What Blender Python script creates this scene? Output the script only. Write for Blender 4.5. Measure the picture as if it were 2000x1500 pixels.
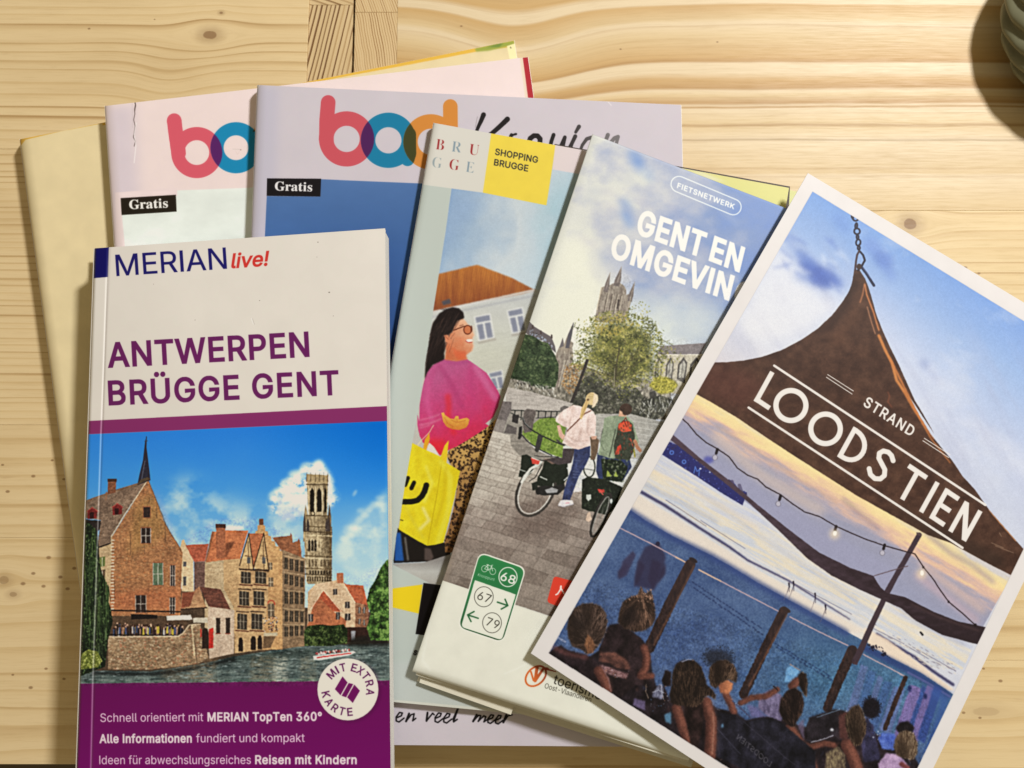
import bpy, bmesh, math
import numpy as np
from mathutils import Vector, Matrix

# ------------------------------------------------------------------ camera, world, lamp, exposure
scene = bpy.context.scene
for o in list(bpy.data.objects): bpy.data.objects.remove(o)
CAM_H = 0.300                      # metres above the table top
TILT = math.radians(7.0)
FPX = 1500.0                       # focal length in pixels of a 2000 px wide picture
cam_data = bpy.data.cameras.new('camera')
cam_data.sensor_width = 36.0; cam_data.lens = 36.0*FPX/2000.0
cam_data.clip_start = 0.01; cam_data.clip_end = 50.0
cam_data.dof.use_dof = True; cam_data.dof.focus_distance = 0.282; cam_data.dof.aperture_fstop = 11.0
camera = bpy.data.objects.new('camera', cam_data); scene.collection.objects.link(camera)
camera.location = (0, 0, CAM_H); camera.rotation_euler = (TILT, 0, 0)
scene.camera = camera

world = bpy.data.worlds.new('World'); scene.world = world; world.use_nodes = True
bg = world.node_tree.nodes['Background']
bg.inputs[0].default_value = (1.0, 0.80, 0.48, 1); bg.inputs[1].default_value = 0.285

def area_lamp(name, loc, target, size, power, col):
    d = bpy.data.lights.new(name, 'AREA'); d.shape = 'DISK'; d.size = size; d.energy = power; d.color = col
    o = bpy.data.objects.new(name, d); scene.collection.objects.link(o); o.location = loc
    o.rotation_euler = (Vector(target)-Vector(loc)).to_track_quat('-Z', 'Y').to_euler(); return o
LD = 1.32
EL, AZ = math.radians(46), math.radians(45)
area_lamp('room_lamp', (LD*math.cos(EL)*math.cos(AZ)+0.02, LD*math.cos(EL)*math.sin(AZ)+0.02, LD*math.sin(EL)), (0.02, 0.02, 0), 0.150, 18.8, (1.0, 0.975, 0.945))

scene.view_settings.view_transform = 'Standard'; scene.view_settings.look = 'None'
scene.view_settings.exposure = 0.0; scene.view_settings.gamma = 1.0
scene.cycles.max_bounces = 6

# ------------------------------------------------------------------ helpers: from picture point and height to place
ct, st_ = math.cos(TILT), math.sin(TILT)
def at(u, v, z):
    """place at height z above the table that the lens sees at picture point (u, v)"""
    dx, dy, dz = (u-1000.0)/FPX, -(v-750.0)/FPX, -1.0
    wy, wz = dy*ct-dz*st_, dy*st_+dz*ct
    t = (z-CAM_H)/wz
    return (dx*t, wy*t, z)

def homog(src, dst):
    A = []; b = []
    for (x, y), (u, v) in zip(src, dst):
        A.append([x, y, 1, 0, 0, 0, -u*x, -u*y]); b.append(u)
        A.append([0, 0, 0, x, y, 1, -v*x, -v*y]); b.append(v)
    h = np.linalg.solve(np.array(A, float), np.array(b, float))
    return np.append(h, 1).reshape(3, 3)
def happly(H, p):
    p = np.asarray(p, float); q = np.c_[p, np.ones(len(p))] @ H.T
    return q[:, :2]/q[:, 2:]

# ------------------------------------------------------------------ value noise
_tab = np.random.RandomState(7).rand(65536).astype(np.float32)
def vnoise(x, y, seed=0):
    x = np.asarray(x, np.float32)+seed*17.3; y = np.asarray(y, np.float32)+seed*9.7
    ix = np.floor(x).astype(np.int64); iy = np.floor(y).astype(np.int64); fx = x-ix; fy = y-iy
    fx = fx*fx*(3-2*fx); fy = fy*fy*(3-2*fy)
    h = lambda a, b: _tab[((a*73856093) ^ (b*19349663) ^ (seed*83492791)) & 65535]
    return (h(ix, iy)*(1-fx)+h(ix+1, iy)*fx)*(1-fy)+(h(ix, iy+1)*(1-fx)+h(ix+1, iy+1)*fx)*fy
def fbm(x, y, seed=0, octv=4):
    s = 0; a = 0.5; t = 0
    for k in range(octv):
        s = s+a*vnoise(x*2**k, y*2**k, seed+k*5); t += a; a *= 0.55
    return s/t

# ------------------------------------------------------------------ lettering outlines (units: cap height = 200)
SANS = {
    '!': (77, [(26, 63, 25, 200, 52, 200, 50, 63), (38, -2, 32, 0, 26, 4, 22, 10, 20, 16, 22, 23, 26, 28, 32, 32, 38, 34, 46, 32, 51, 28, 55, 23, 56, 16, 55, 10, 51, 4, 46, 0)]),
    '-': (178, [(132, 96, 132, 74, 45, 74, 45, 96)]),
    '0': (178, [(89, -2, 68, 0, 51, 10, 37, 24, 27, 44, 22, 61, 20, 80, 19, 100, 20, 120, 22, 139, 27, 155, 38, 176, 52, 190, 68, 200, 89, 202, 110, 200, 127, 190, 141, 176, 151, 155, 156, 139, 158, 120, 160, 100, 158, 80, 156, 61, 151, 44, 141, 24, 127, 10, 110, 0), (89, 20, 102, 22, 114, 29, 123, 40, 130, 56, 134, 76, 135, 100, 134, 124, 130, 144, 123, 160, 114, 171, 102, 178, 89, 180, 76, 178, 64, 171, 55, 160, 48, 144, 44, 124, 43, 100, 44, 76, 48, 56, 55, 40, 64, 29, 76, 22)]),
    '3': (178, [(86, -2, 68, -1, 52, 4, 38, 12, 28, 22, 20, 36, 17, 52, 43, 52, 45, 42, 50, 34, 56, 28, 65, 24, 75, 20, 86, 20, 98, 20, 108, 24, 117, 29, 124, 36, 128, 46, 130, 57, 128, 68, 124, 77, 118, 86, 108, 92, 95, 96, 79, 98, 62, 98, 62, 118, 113, 176, 113, 178, 28, 178, 28, 200, 146, 200, 146, 181, 83, 110, 83, 114, 104, 114, 121, 108, 136, 100, 146, 88, 152, 73, 154, 57, 152, 40, 146, 26, 135, 14, 122, 5, 104, -1)]),
    '6': (178, [(89, -2, 72, 0, 56, 6, 43, 16, 33, 30, 27, 46, 25, 64, 26, 78, 32, 94, 40, 112, 54, 134, 99, 200, 126, 200, 60, 102, 57, 102, 65, 113, 77, 120, 84, 123, 92, 124, 110, 122, 124, 116, 136, 106, 146, 94, 151, 79, 153, 62, 151, 44, 144, 28, 134, 16, 122, 6, 106, 0), (89, 19, 100, 20, 110, 24, 118, 31, 124, 40, 128, 50, 128, 62, 128, 74, 124, 84, 118, 92, 110, 99, 100, 103, 89, 104, 78, 103, 68, 99, 60, 92, 54, 84, 50, 74, 49, 62, 50, 50, 54, 40, 60, 31, 68, 24, 78, 20)]),
    '7': (178, [(38, 0, 127, 176, 127, 178, 24, 178, 24, 200, 154, 200, 154, 176, 65, 0)]),
    '8': (178, [(89, -2, 70, -1, 54, 4, 40, 13, 29, 24, 22, 38, 20, 53, 22, 66, 26, 76, 32, 86, 40, 95, 50, 100, 60, 104, 60, 105, 46, 111, 36, 121, 30, 134, 28, 150, 30, 164, 36, 177, 45, 188, 58, 196, 72, 201, 89, 202, 106, 201, 120, 196, 132, 188, 142, 177, 148, 164, 150, 150, 148, 134, 142, 121, 131, 111, 118, 105, 118, 104, 128, 100, 138, 95, 146, 86, 152, 76, 156, 66, 158, 53, 156, 38, 149, 24, 138, 13, 124, 4, 108, -1), (89, 20, 102, 20, 112, 24, 120, 29, 127, 36, 131, 44, 132, 54, 131, 65, 126, 74, 120, 82, 111, 88, 100, 92, 89, 92, 77, 92, 66, 88, 58, 82, 51, 74, 47, 65, 46, 54, 46, 44, 50, 36, 57, 29, 66, 24, 76, 20), (89, 114, 99, 115, 108, 118, 115, 123, 120, 130, 124, 138, 126, 148, 124, 157, 121, 165, 116, 172, 108, 176, 99, 180, 89, 181, 78, 180, 70, 176, 62, 172, 57, 165, 54, 157, 52, 148, 54, 138, 57, 130, 62, 123, 70, 118, 79, 115)]),
    '9': (178, [(89, 202, 106, 200, 122, 194, 135, 184, 144, 170, 151, 154, 153, 136, 152, 122, 146, 106, 138, 88, 124, 66, 79, 0, 52, 0, 118, 98, 121, 98, 113, 87, 101, 80, 94, 77, 86, 76, 68, 78, 54, 84, 42, 94, 32, 106, 27, 121, 25, 138, 27, 156, 34, 172, 43, 184, 56, 194, 72, 200), (89, 181, 78, 180, 68, 176, 60, 169, 54, 160, 50, 150, 50, 138, 50, 126, 54, 116, 60, 108, 68, 101, 78, 97, 89, 96, 100, 97, 110, 101, 118, 108, 124, 116, 128, 126, 128, 138, 128, 150, 124, 160, 118, 169, 110, 176, 100, 180)]),
    'A': (188, [(6, 0, 79, 200, 108, 200, 182, 0, 156, 0, 113, 119, 104, 146, 92, 188, 96, 188, 84, 146, 75, 119, 34, 0), (43, 56, 43, 78, 146, 78, 146, 56)]),
    'B': (180, [(24, 0, 24, 200, 95, 200, 114, 198, 130, 193, 141, 184, 150, 174, 155, 161, 156, 147, 156, 136, 152, 126, 147, 118, 140, 112, 132, 108, 124, 105, 124, 103, 134, 101, 143, 96, 152, 90, 158, 80, 163, 68, 164, 54, 162, 39, 158, 26, 148, 16, 136, 7, 118, 2, 97, 0), (49, 22, 96, 22, 116, 24, 130, 32, 137, 42, 140, 54, 138, 64, 134, 72, 128, 80, 120, 86, 110, 90, 98, 90, 49, 90), (49, 112, 94, 112, 104, 114, 114, 116, 121, 122, 127, 128, 131, 136, 132, 146, 130, 158, 123, 168, 111, 176, 94, 178, 49, 178)]),
    'D': (198, [(86, 0, 38, 0, 38, 22, 84, 22, 107, 24, 125, 32, 139, 43, 149, 58, 155, 78, 157, 100, 155, 123, 149, 142, 140, 157, 126, 168, 108, 176, 87, 178, 36, 178, 36, 200, 88, 200, 107, 198, 124, 194, 138, 188, 157, 174, 170, 154, 176, 138, 180, 120, 182, 100, 180, 80, 176, 62, 170, 46, 162, 33, 151, 22, 138, 12, 122, 6, 106, 2), (49, 200, 49, 0, 24, 0, 24, 200)]),
    'E': (164, [(24, 0, 24, 200, 146, 200, 146, 178, 49, 178, 49, 112, 140, 112, 140, 90, 49, 90, 49, 22, 148, 22, 148, 0)]),
    'F': (161, [(24, 0, 24, 200, 145, 200, 145, 178, 49, 178, 49, 110, 136, 110, 136, 87, 49, 87, 49, 0)]),
    'G': (204, [(106, -2, 88, -2, 73, 3, 58, 10, 46, 20, 36, 32, 27, 46, 21, 62, 17, 80, 16, 100, 17, 120, 21, 138, 27, 154, 36, 168, 46, 180, 58, 190, 72, 197, 88, 202, 104, 202, 120, 202, 134, 198, 147, 192, 158, 184, 168, 175, 176, 164, 182, 151, 186, 137, 160, 137, 157, 146, 152, 154, 146, 162, 140, 168, 132, 173, 124, 176, 114, 178, 104, 179, 88, 177, 72, 170, 59, 158, 49, 143, 43, 124, 40, 100, 43, 76, 49, 57, 60, 42, 72, 30, 88, 23, 106, 21, 122, 22, 136, 28, 147, 36, 156, 48, 162, 63, 163, 80, 170, 78, 111, 78, 111, 100, 188, 100, 188, 78, 186, 56, 177, 36, 164, 20, 148, 8, 128, 0)]),
    'H': (203, [(24, 0, 24, 200, 49, 200, 49, 114, 154, 114, 154, 200, 180, 200, 180, 0, 154, 0, 154, 91, 49, 91, 49, 0)]),
    'I': (118, [(12, 0, 12, 22, 46, 22, 46, 178, 12, 178, 12, 200, 106, 200, 106, 178, 72, 178, 72, 22, 106, 22, 106, 0)]),
    'K': (184, [(41, 57, 41, 85, 54, 102, 68, 120, 83, 136, 143, 200, 176, 200, 91, 108, 90, 108), (24, 0, 24, 200, 49, 200, 49, 132, 48, 88, 49, 76, 49, 0), (146, 0, 74, 102, 90, 122, 176, 0)]),
    'L': (154, [(24, 0, 24, 200, 49, 200, 49, 22, 142, 22, 142, 0)]),
    'M': (247, [(24, 0, 24, 200, 60, 200, 109, 74, 113, 62, 118, 48, 122, 33, 126, 19, 121, 19, 125, 32, 130, 48, 134, 62, 138, 74, 187, 200, 223, 200, 223, 0, 198, 0, 198, 114, 198, 128, 198, 145, 199, 162, 200, 180, 202, 180, 196, 161, 190, 142, 184, 126, 179, 114, 134, 0, 112, 0, 67, 114, 62, 126, 57, 142, 50, 160, 44, 180, 46, 180, 47, 164, 48, 146, 48, 129, 48, 114, 48, 0)]),
    'N': (206, [(24, 0, 24, 200, 54, 200, 135, 72, 142, 60, 152, 42, 162, 22, 159, 21, 158, 42, 157, 62, 157, 76, 157, 200, 182, 200, 182, 0, 152, 0, 80, 114, 70, 130, 58, 150, 42, 178, 47, 178, 48, 151, 49, 129, 49, 114, 49, 0)]),
    'O': (210, [(105, -2, 88, -2, 73, 3, 59, 10, 46, 20, 36, 31, 28, 46, 21, 62, 17, 80, 16, 100, 17, 120, 21, 138, 28, 154, 36, 168, 46, 180, 59, 190, 73, 197, 88, 202, 105, 202, 122, 202, 137, 197, 151, 190, 163, 180, 174, 168, 182, 154, 188, 138, 192, 120, 194, 100, 192, 80, 188, 62, 182, 46, 174, 31, 163, 20, 151, 10, 137, 3, 122, -2), (105, 21, 122, 23, 138, 30, 150, 41, 160, 56, 167, 76, 169, 100, 167, 124, 160, 144, 150, 159, 138, 170, 122, 177, 105, 179, 88, 177, 72, 170, 60, 159, 50, 143, 43, 124, 40, 100, 43, 76, 50, 56, 60, 41, 72, 30, 88, 23)]),
    'P': (175, [(24, 0, 24, 200, 92, 200, 114, 198, 130, 192, 144, 182, 153, 169, 159, 154, 160, 136, 159, 120, 153, 104, 144, 92, 130, 82, 114, 75, 92, 73, 43, 73, 43, 96, 92, 96, 106, 96, 117, 100, 125, 107, 131, 116, 134, 126, 136, 136, 134, 148, 131, 158, 125, 166, 116, 172, 106, 176, 92, 178, 49, 178, 49, 0)]),
    'R': (176, [(24, 0, 24, 200, 93, 200, 114, 198, 131, 192, 144, 182, 154, 170, 159, 156, 161, 138, 159, 122, 154, 106, 144, 94, 131, 86, 114, 80, 93, 78, 38, 78, 38, 100, 92, 100, 106, 102, 117, 105, 126, 110, 131, 118, 134, 128, 136, 138, 134, 150, 131, 159, 126, 167, 117, 173, 106, 176, 92, 178, 49, 178, 49, 0), (139, 0, 90, 90, 119, 90, 168, 0)]),
    'S': (176, [(88, -4, 68, -2, 50, 4, 36, 12, 25, 24, 18, 38, 15, 54, 41, 54, 44, 43, 48, 34, 56, 28, 66, 23, 76, 20, 88, 20, 101, 20, 112, 24, 122, 29, 130, 36, 134, 45, 136, 55, 134, 64, 130, 70, 124, 76, 116, 80, 96, 88, 72, 94, 50, 102, 34, 114, 24, 128, 20, 146, 22, 162, 30, 176, 40, 188, 54, 196, 70, 201, 90, 202, 108, 201, 124, 196, 138, 188, 148, 176, 155, 164, 158, 148, 132, 148, 128, 162, 119, 172, 105, 178, 88, 180, 76, 179, 66, 176, 57, 171, 50, 164, 46, 156, 45, 148, 47, 138, 52, 131, 58, 126, 66, 121, 84, 116, 104, 110, 122, 104, 132, 99, 141, 94, 149, 86, 155, 78, 159, 67, 160, 54, 158, 39, 152, 25, 142, 13, 127, 4, 109, -2)]),
    'T': (176, [(12, 178, 12, 200, 164, 200, 164, 178, 101, 178, 101, 0, 76, 0, 76, 178)]),
    'U': (204, [(102, -3, 80, -1, 60, 6, 45, 17, 34, 32, 26, 48, 24, 68, 24, 200, 49, 200, 49, 70, 50, 56, 56, 44, 63, 34, 74, 26, 86, 22, 102, 20, 117, 22, 130, 26, 140, 34, 148, 44, 153, 56, 154, 70, 154, 200, 180, 200, 180, 68, 178, 48, 170, 32, 158, 17, 143, 6, 124, -1)]),
    'V': (188, [(80, 0, 6, 200, 33, 200, 76, 81, 84, 54, 98, 12, 92, 12, 105, 54, 114, 81, 155, 200, 182, 200, 110, 0)]),
    'W': (270, [(61, 0, 6, 200, 32, 200, 64, 77, 69, 57, 74, 37, 78, 16, 74, 16, 78, 37, 83, 57, 88, 77, 120, 200, 150, 200, 182, 77, 186, 57, 191, 37, 196, 16, 192, 16, 196, 37, 200, 57, 206, 77, 237, 200, 263, 200, 208, 0, 179, 0, 144, 127, 138, 154, 132, 186, 138, 186, 132, 155, 125, 127, 90, 0)]),
    'X': (186, [(7, 0, 86, 112, 86, 93, 12, 200, 41, 200, 70, 158, 80, 142, 88, 130, 96, 115, 92, 115, 99, 129, 107, 142, 118, 158, 147, 200, 176, 200, 102, 94, 102, 113, 179, 0, 150, 0, 115, 51, 106, 65, 98, 77, 90, 91, 96, 91, 88, 77, 81, 65, 72, 51, 36, 0)]),
    'a': (153, [(63, -4, 50, -2, 37, 2, 26, 8, 18, 18, 14, 29, 12, 42, 13, 54, 17, 64, 23, 70, 30, 76, 40, 80, 50, 83, 70, 86, 92, 89, 104, 92, 108, 100, 108, 101, 108, 110, 105, 116, 100, 122, 94, 126, 86, 129, 77, 130, 67, 129, 58, 126, 46, 118, 40, 108, 16, 114, 22, 126, 31, 136, 41, 143, 52, 148, 64, 150, 76, 151, 94, 149, 104, 146, 112, 142, 120, 135, 126, 126, 131, 114, 132, 99, 132, 0, 108, 0, 108, 20, 107, 20, 99, 10, 92, 4, 84, 0, 74, -2), (67, 18, 80, 19, 90, 23, 98, 29, 104, 36, 107, 45, 108, 54, 108, 74, 102, 72, 91, 69, 78, 68, 69, 66, 53, 62, 46, 59, 40, 55, 37, 49, 36, 41, 37, 34, 40, 28, 45, 24, 51, 20, 58, 18)]),
    'b': (167, [(90, -3, 78, -2, 68, 2, 60, 6, 54, 12, 46, 23, 44, 23, 44, 0, 20, 0, 20, 200, 44, 200, 44, 126, 46, 126, 54, 136, 60, 142, 68, 146, 78, 150, 90, 151, 108, 149, 123, 142, 136, 130, 146, 115, 152, 96, 154, 74, 152, 52, 146, 33, 136, 18, 123, 6, 108, -1), (86, 18, 100, 20, 110, 26, 118, 34, 124, 46, 128, 60, 129, 74, 128, 90, 124, 102, 118, 114, 110, 122, 100, 128, 86, 130, 74, 128, 64, 122, 55, 114, 49, 104, 46, 90, 44, 74, 46, 59, 49, 45, 55, 34, 64, 26, 74, 20)]),
    'c': (156, [(82, -3, 62, -1, 46, 6, 32, 18, 22, 34, 16, 52, 14, 74, 16, 96, 22, 114, 32, 130, 46, 142, 62, 148, 82, 151, 92, 150, 102, 148, 112, 144, 120, 140, 128, 134, 134, 126, 138, 118, 142, 109, 119, 103, 114, 114, 106, 122, 95, 128, 82, 130, 68, 128, 57, 122, 48, 113, 42, 102, 39, 88, 38, 74, 39, 60, 42, 46, 48, 35, 57, 26, 68, 20, 82, 18, 96, 20, 106, 26, 114, 35, 120, 46, 142, 40, 139, 30, 134, 22, 128, 14, 120, 8, 112, 4, 102, 0, 92, -2)]),
    'd': (167, [(77, -3, 59, -1, 44, 6, 31, 18, 22, 33, 16, 52, 14, 74, 16, 96, 22, 115, 31, 130, 44, 142, 60, 149, 77, 151, 90, 150, 100, 146, 107, 142, 113, 136, 120, 126, 122, 126, 122, 200, 146, 200, 146, 0, 123, 0, 123, 23, 120, 23, 113, 12, 107, 6, 99, 2, 90, -2), (80, 18, 93, 20, 104, 26, 112, 34, 118, 45, 122, 59, 122, 74, 122, 90, 118, 104, 112, 114, 104, 122, 93, 128, 80, 130, 68, 128, 57, 122, 48, 114, 42, 102, 39, 90, 38, 74, 39, 60, 42, 46, 48, 34, 57, 26, 68, 20)]),
    'e': (159, [(84, -3, 63, -1, 46, 6, 32, 18, 22, 34, 16, 52, 14, 74, 16, 95, 22, 114, 32, 130, 45, 142, 62, 148, 80, 151, 92, 150, 104, 147, 116, 142, 126, 134, 134, 124, 140, 111, 144, 95, 146, 76, 146, 66, 30, 66, 30, 87, 133, 87, 122, 80, 120, 94, 117, 106, 111, 116, 103, 124, 93, 128, 80, 130, 68, 128, 58, 123, 49, 116, 43, 106, 39, 95, 38, 83, 38, 70, 39, 54, 44, 42, 50, 32, 60, 24, 70, 20, 84, 18, 92, 19, 100, 20, 106, 24, 112, 28, 117, 34, 120, 42, 144, 36, 139, 25, 132, 16, 122, 8, 111, 2, 98, -2)]),
    'f': (100, [(90, 149, 90, 128, 2, 128, 2, 149), (32, 0, 32, 170, 33, 182, 38, 191, 44, 198, 53, 204, 63, 207, 74, 208, 88, 207, 96, 205, 90, 184, 84, 186, 76, 186, 67, 185, 60, 181, 57, 174, 56, 164, 56, 0)]),
    'g': (167, [(82, -59, 66, -58, 52, -55, 42, -50, 32, -44, 25, -36, 20, -27, 40, -16, 48, -26, 54, -30, 60, -34, 70, -38, 82, -38, 98, -36, 111, -30, 120, -18, 122, -2, 122, 27, 120, 27, 112, 16, 107, 11, 99, 6, 90, 3, 76, 2, 60, 4, 44, 10, 32, 21, 22, 36, 16, 54, 14, 75, 16, 96, 22, 116, 32, 130, 44, 142, 60, 149, 77, 151, 90, 150, 100, 146, 108, 142, 114, 136, 121, 126, 123, 126, 123, 149, 146, 149, 146, -4, 144, -21, 138, -36, 128, -46, 114, -54, 98, -58), (80, 23, 93, 25, 104, 30, 112, 37, 118, 48, 122, 60, 123, 76, 122, 90, 118, 104, 112, 114, 104, 123, 94, 128, 80, 130, 68, 128, 57, 122, 48, 114, 42, 103, 39, 90, 38, 76, 39, 61, 43, 48, 49, 38, 57, 30, 68, 25)]),
    'h': (161, [(44, 89, 44, 0, 20, 0, 20, 200, 44, 200, 44, 113, 40, 113, 48, 130, 60, 142, 74, 149, 90, 151, 104, 150, 116, 145, 126, 137, 134, 126, 139, 112, 140, 94, 140, 0, 116, 0, 116, 92, 114, 108, 108, 120, 96, 127, 82, 130, 72, 128, 63, 125, 56, 119, 50, 111, 46, 101)]),
    'i': (66, [(20, 0, 20, 149, 44, 149, 44, 0), (33, 174, 26, 176, 21, 178, 18, 184, 16, 190, 18, 196, 21, 202, 26, 204, 33, 206, 40, 204, 45, 202, 48, 196, 50, 190, 48, 184, 45, 178, 40, 176)]),
    'k': (150, [(43, 54, 43, 83, 48, 83, 112, 149, 142, 149, 72, 78, 70, 78), (20, 0, 20, 200, 44, 200, 44, 0), (116, 0, 58, 73, 75, 90, 146, 0)]),
    'l': (74, [(55, -1, 40, 2, 29, 8, 23, 18, 20, 33, 20, 200, 44, 200, 44, 39, 46, 30, 47, 24, 51, 22, 58, 20, 63, 20, 66, 22, 71, 1, 64, 0)]),
    'm': (240, [(20, 0, 20, 149, 44, 149, 44, 116, 42, 116, 46, 127, 52, 136, 60, 143, 68, 148, 76, 151, 86, 152, 101, 150, 113, 142, 122, 130, 126, 116, 123, 116, 126, 126, 132, 135, 140, 142, 150, 148, 160, 150, 172, 152, 184, 150, 196, 146, 205, 139, 212, 129, 218, 116, 219, 100, 219, 0, 195, 0, 195, 100, 192, 114, 186, 123, 176, 128, 164, 130, 155, 129, 147, 126, 140, 120, 136, 114, 133, 106, 132, 97, 132, 0, 108, 0, 108, 102, 106, 114, 100, 122, 90, 128, 78, 130, 70, 129, 62, 126, 55, 121, 50, 114, 46, 104, 44, 94, 44, 0)]),
    'n': (161, [(44, 89, 44, 0, 20, 0, 20, 149, 44, 149, 44, 113, 40, 113, 48, 130, 60, 142, 74, 149, 90, 151, 104, 150, 116, 145, 126, 137, 134, 126, 139, 112, 140, 94, 140, 0, 116, 0, 116, 92, 114, 108, 108, 120, 96, 127, 82, 130, 72, 128, 63, 125, 56, 119, 50, 111, 46, 101)]),
    'o': (163, [(82, -3, 62, -1, 46, 6, 32, 18, 22, 34, 16, 52, 14, 74, 16, 96, 22, 114, 32, 130, 46, 142, 62, 148, 82, 151, 100, 148, 118, 142, 131, 130, 142, 114, 148, 96, 150, 74, 148, 52, 142, 34, 131, 18, 118, 6, 100, -1), (82, 18, 95, 20, 106, 26, 114, 35, 120, 46, 124, 60, 126, 74, 124, 88, 120, 102, 114, 113, 106, 122, 95, 128, 82, 130, 68, 128, 57, 122, 48, 113, 42, 102, 39, 88, 38, 74, 39, 60, 42, 46, 48, 35, 57, 26, 68, 20)]),
    'p': (167, [(20, -56, 20, 149, 44, 149, 44, 126, 46, 126, 54, 136, 60, 142, 68, 146, 78, 150, 90, 151, 108, 149, 123, 142, 136, 130, 146, 115, 152, 96, 154, 74, 152, 52, 146, 33, 136, 18, 123, 6, 108, -1, 90, -3, 78, -2, 68, 2, 60, 6, 54, 12, 46, 23, 44, 23, 44, -56), (86, 18, 100, 20, 110, 26, 118, 34, 124, 46, 128, 60, 129, 74, 128, 90, 124, 102, 118, 114, 110, 122, 100, 128, 86, 130, 74, 128, 64, 122, 55, 114, 49, 104, 46, 90, 44, 74, 46, 59, 49, 45, 55, 34, 64, 26, 74, 20)]),
    'r': (102, [(20, 0, 20, 149, 44, 149, 44, 126, 46, 126, 51, 136, 60, 144, 71, 150, 84, 152, 90, 151, 96, 151, 96, 126, 90, 128, 82, 128, 72, 127, 62, 124, 55, 118, 50, 112, 46, 103, 44, 93, 44, 0)]),
    's': (144, [(72, -3, 57, -2, 44, 2, 33, 7, 24, 15, 18, 25, 14, 37, 37, 42, 42, 31, 49, 24, 59, 20, 72, 18, 86, 20, 96, 24, 103, 32, 106, 40, 104, 48, 100, 54, 93, 58, 84, 61, 58, 67, 41, 73, 28, 82, 21, 94, 18, 108, 20, 120, 26, 130, 34, 139, 45, 146, 58, 150, 74, 151, 88, 150, 100, 146, 110, 141, 118, 134, 124, 124, 128, 114, 106, 109, 102, 117, 96, 124, 86, 129, 74, 130, 62, 129, 52, 124, 45, 118, 42, 109, 44, 102, 48, 96, 56, 91, 68, 88, 90, 82, 108, 76, 120, 68, 128, 56, 130, 42, 128, 30, 123, 18, 114, 10, 102, 2, 88, -2)]),
    't': (90, [(80, 149, 80, 128, 2, 128, 2, 149), (26, 185, 50, 185, 50, 38, 50, 30, 54, 24, 59, 20, 67, 20, 73, 20, 80, 21, 84, 0, 76, -1, 66, -2, 49, 1, 36, 8, 28, 20, 26, 36)]),
    'u': (161, [(72, -2, 58, 0, 45, 4, 35, 12, 27, 23, 22, 38, 20, 54, 20, 149, 44, 149, 44, 56, 47, 41, 54, 30, 64, 22, 78, 20, 89, 21, 98, 24, 106, 30, 112, 38, 115, 48, 116, 60, 116, 149, 140, 149, 140, 0, 117, 0, 117, 36, 121, 36, 112, 18, 101, 6, 88, 0)]),
    'v': (153, [(64, 0, 7, 149, 33, 149, 65, 61, 74, 34, 81, 8, 72, 8, 80, 34, 88, 61, 120, 149, 146, 149, 89, 0)]),
    'w': (223, [(54, 0, 9, 149, 34, 149, 52, 84, 60, 54, 69, 16, 65, 16, 73, 53, 81, 84, 99, 149, 124, 149, 142, 84, 150, 54, 158, 16, 154, 16, 162, 53, 170, 84, 188, 149, 214, 149, 169, 0, 145, 0, 126, 68, 120, 88, 114, 110, 108, 133, 114, 133, 109, 110, 103, 88, 98, 68, 78, 0)]),
    '°': (124, [(62, 112, 50, 113, 40, 118, 30, 124, 23, 134, 18, 144, 17, 156, 18, 168, 23, 179, 30, 188, 40, 196, 50, 200, 62, 202, 74, 200, 85, 196, 94, 188, 101, 179, 106, 168, 107, 156, 106, 144, 101, 134, 94, 124, 85, 118, 74, 113), (62, 132, 75, 135, 84, 144, 86, 150, 87, 156, 86, 163, 84, 169, 75, 178, 69, 180, 62, 182, 56, 180, 50, 178, 40, 169, 38, 163, 37, 156, 40, 144, 50, 135, 56, 132)]),
    'Ü': (204, [(102, -3, 80, -1, 60, 6, 45, 17, 34, 32, 26, 48, 24, 68, 24, 200, 49, 200, 49, 70, 50, 56, 56, 44, 63, 34, 74, 26, 86, 22, 102, 20, 117, 22, 130, 26, 140, 34, 148, 44, 153, 56, 154, 70, 154, 200, 180, 200, 180, 68, 178, 48, 170, 32, 158, 17, 143, 6, 124, -1), (130, 225, 124, 226, 119, 230, 116, 234, 114, 241, 116, 247, 119, 252, 124, 256, 130, 256, 136, 256, 142, 252, 144, 247, 146, 241, 144, 234, 142, 230, 136, 226), (74, 225, 68, 226, 62, 230, 59, 234, 58, 241, 59, 247, 62, 252, 68, 256, 74, 256, 80, 256, 85, 252, 88, 247, 90, 241, 88, 234, 85, 230, 80, 226)]),
    'ü': (161, [(72, -2, 58, 0, 45, 4, 35, 12, 27, 23, 22, 38, 20, 54, 20, 149, 44, 149, 44, 56, 47, 41, 54, 30, 64, 22, 78, 20, 89, 21, 98, 24, 106, 30, 112, 38, 115, 48, 116, 60, 116, 149, 140, 149, 140, 0, 117, 0, 117, 36, 121, 36, 112, 18, 101, 6, 88, 0), (109, 174, 103, 176, 98, 178, 94, 184, 93, 190, 94, 196, 98, 201, 103, 204, 109, 206, 115, 204, 120, 201, 124, 196, 124, 190, 124, 184, 120, 178, 115, 176), (52, 174, 46, 176, 41, 178, 38, 184, 36, 190, 38, 196, 41, 201, 46, 204, 52, 206, 58, 204, 64, 201, 67, 196, 68, 190, 67, 184, 64, 178, 58, 176)]),
}
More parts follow.
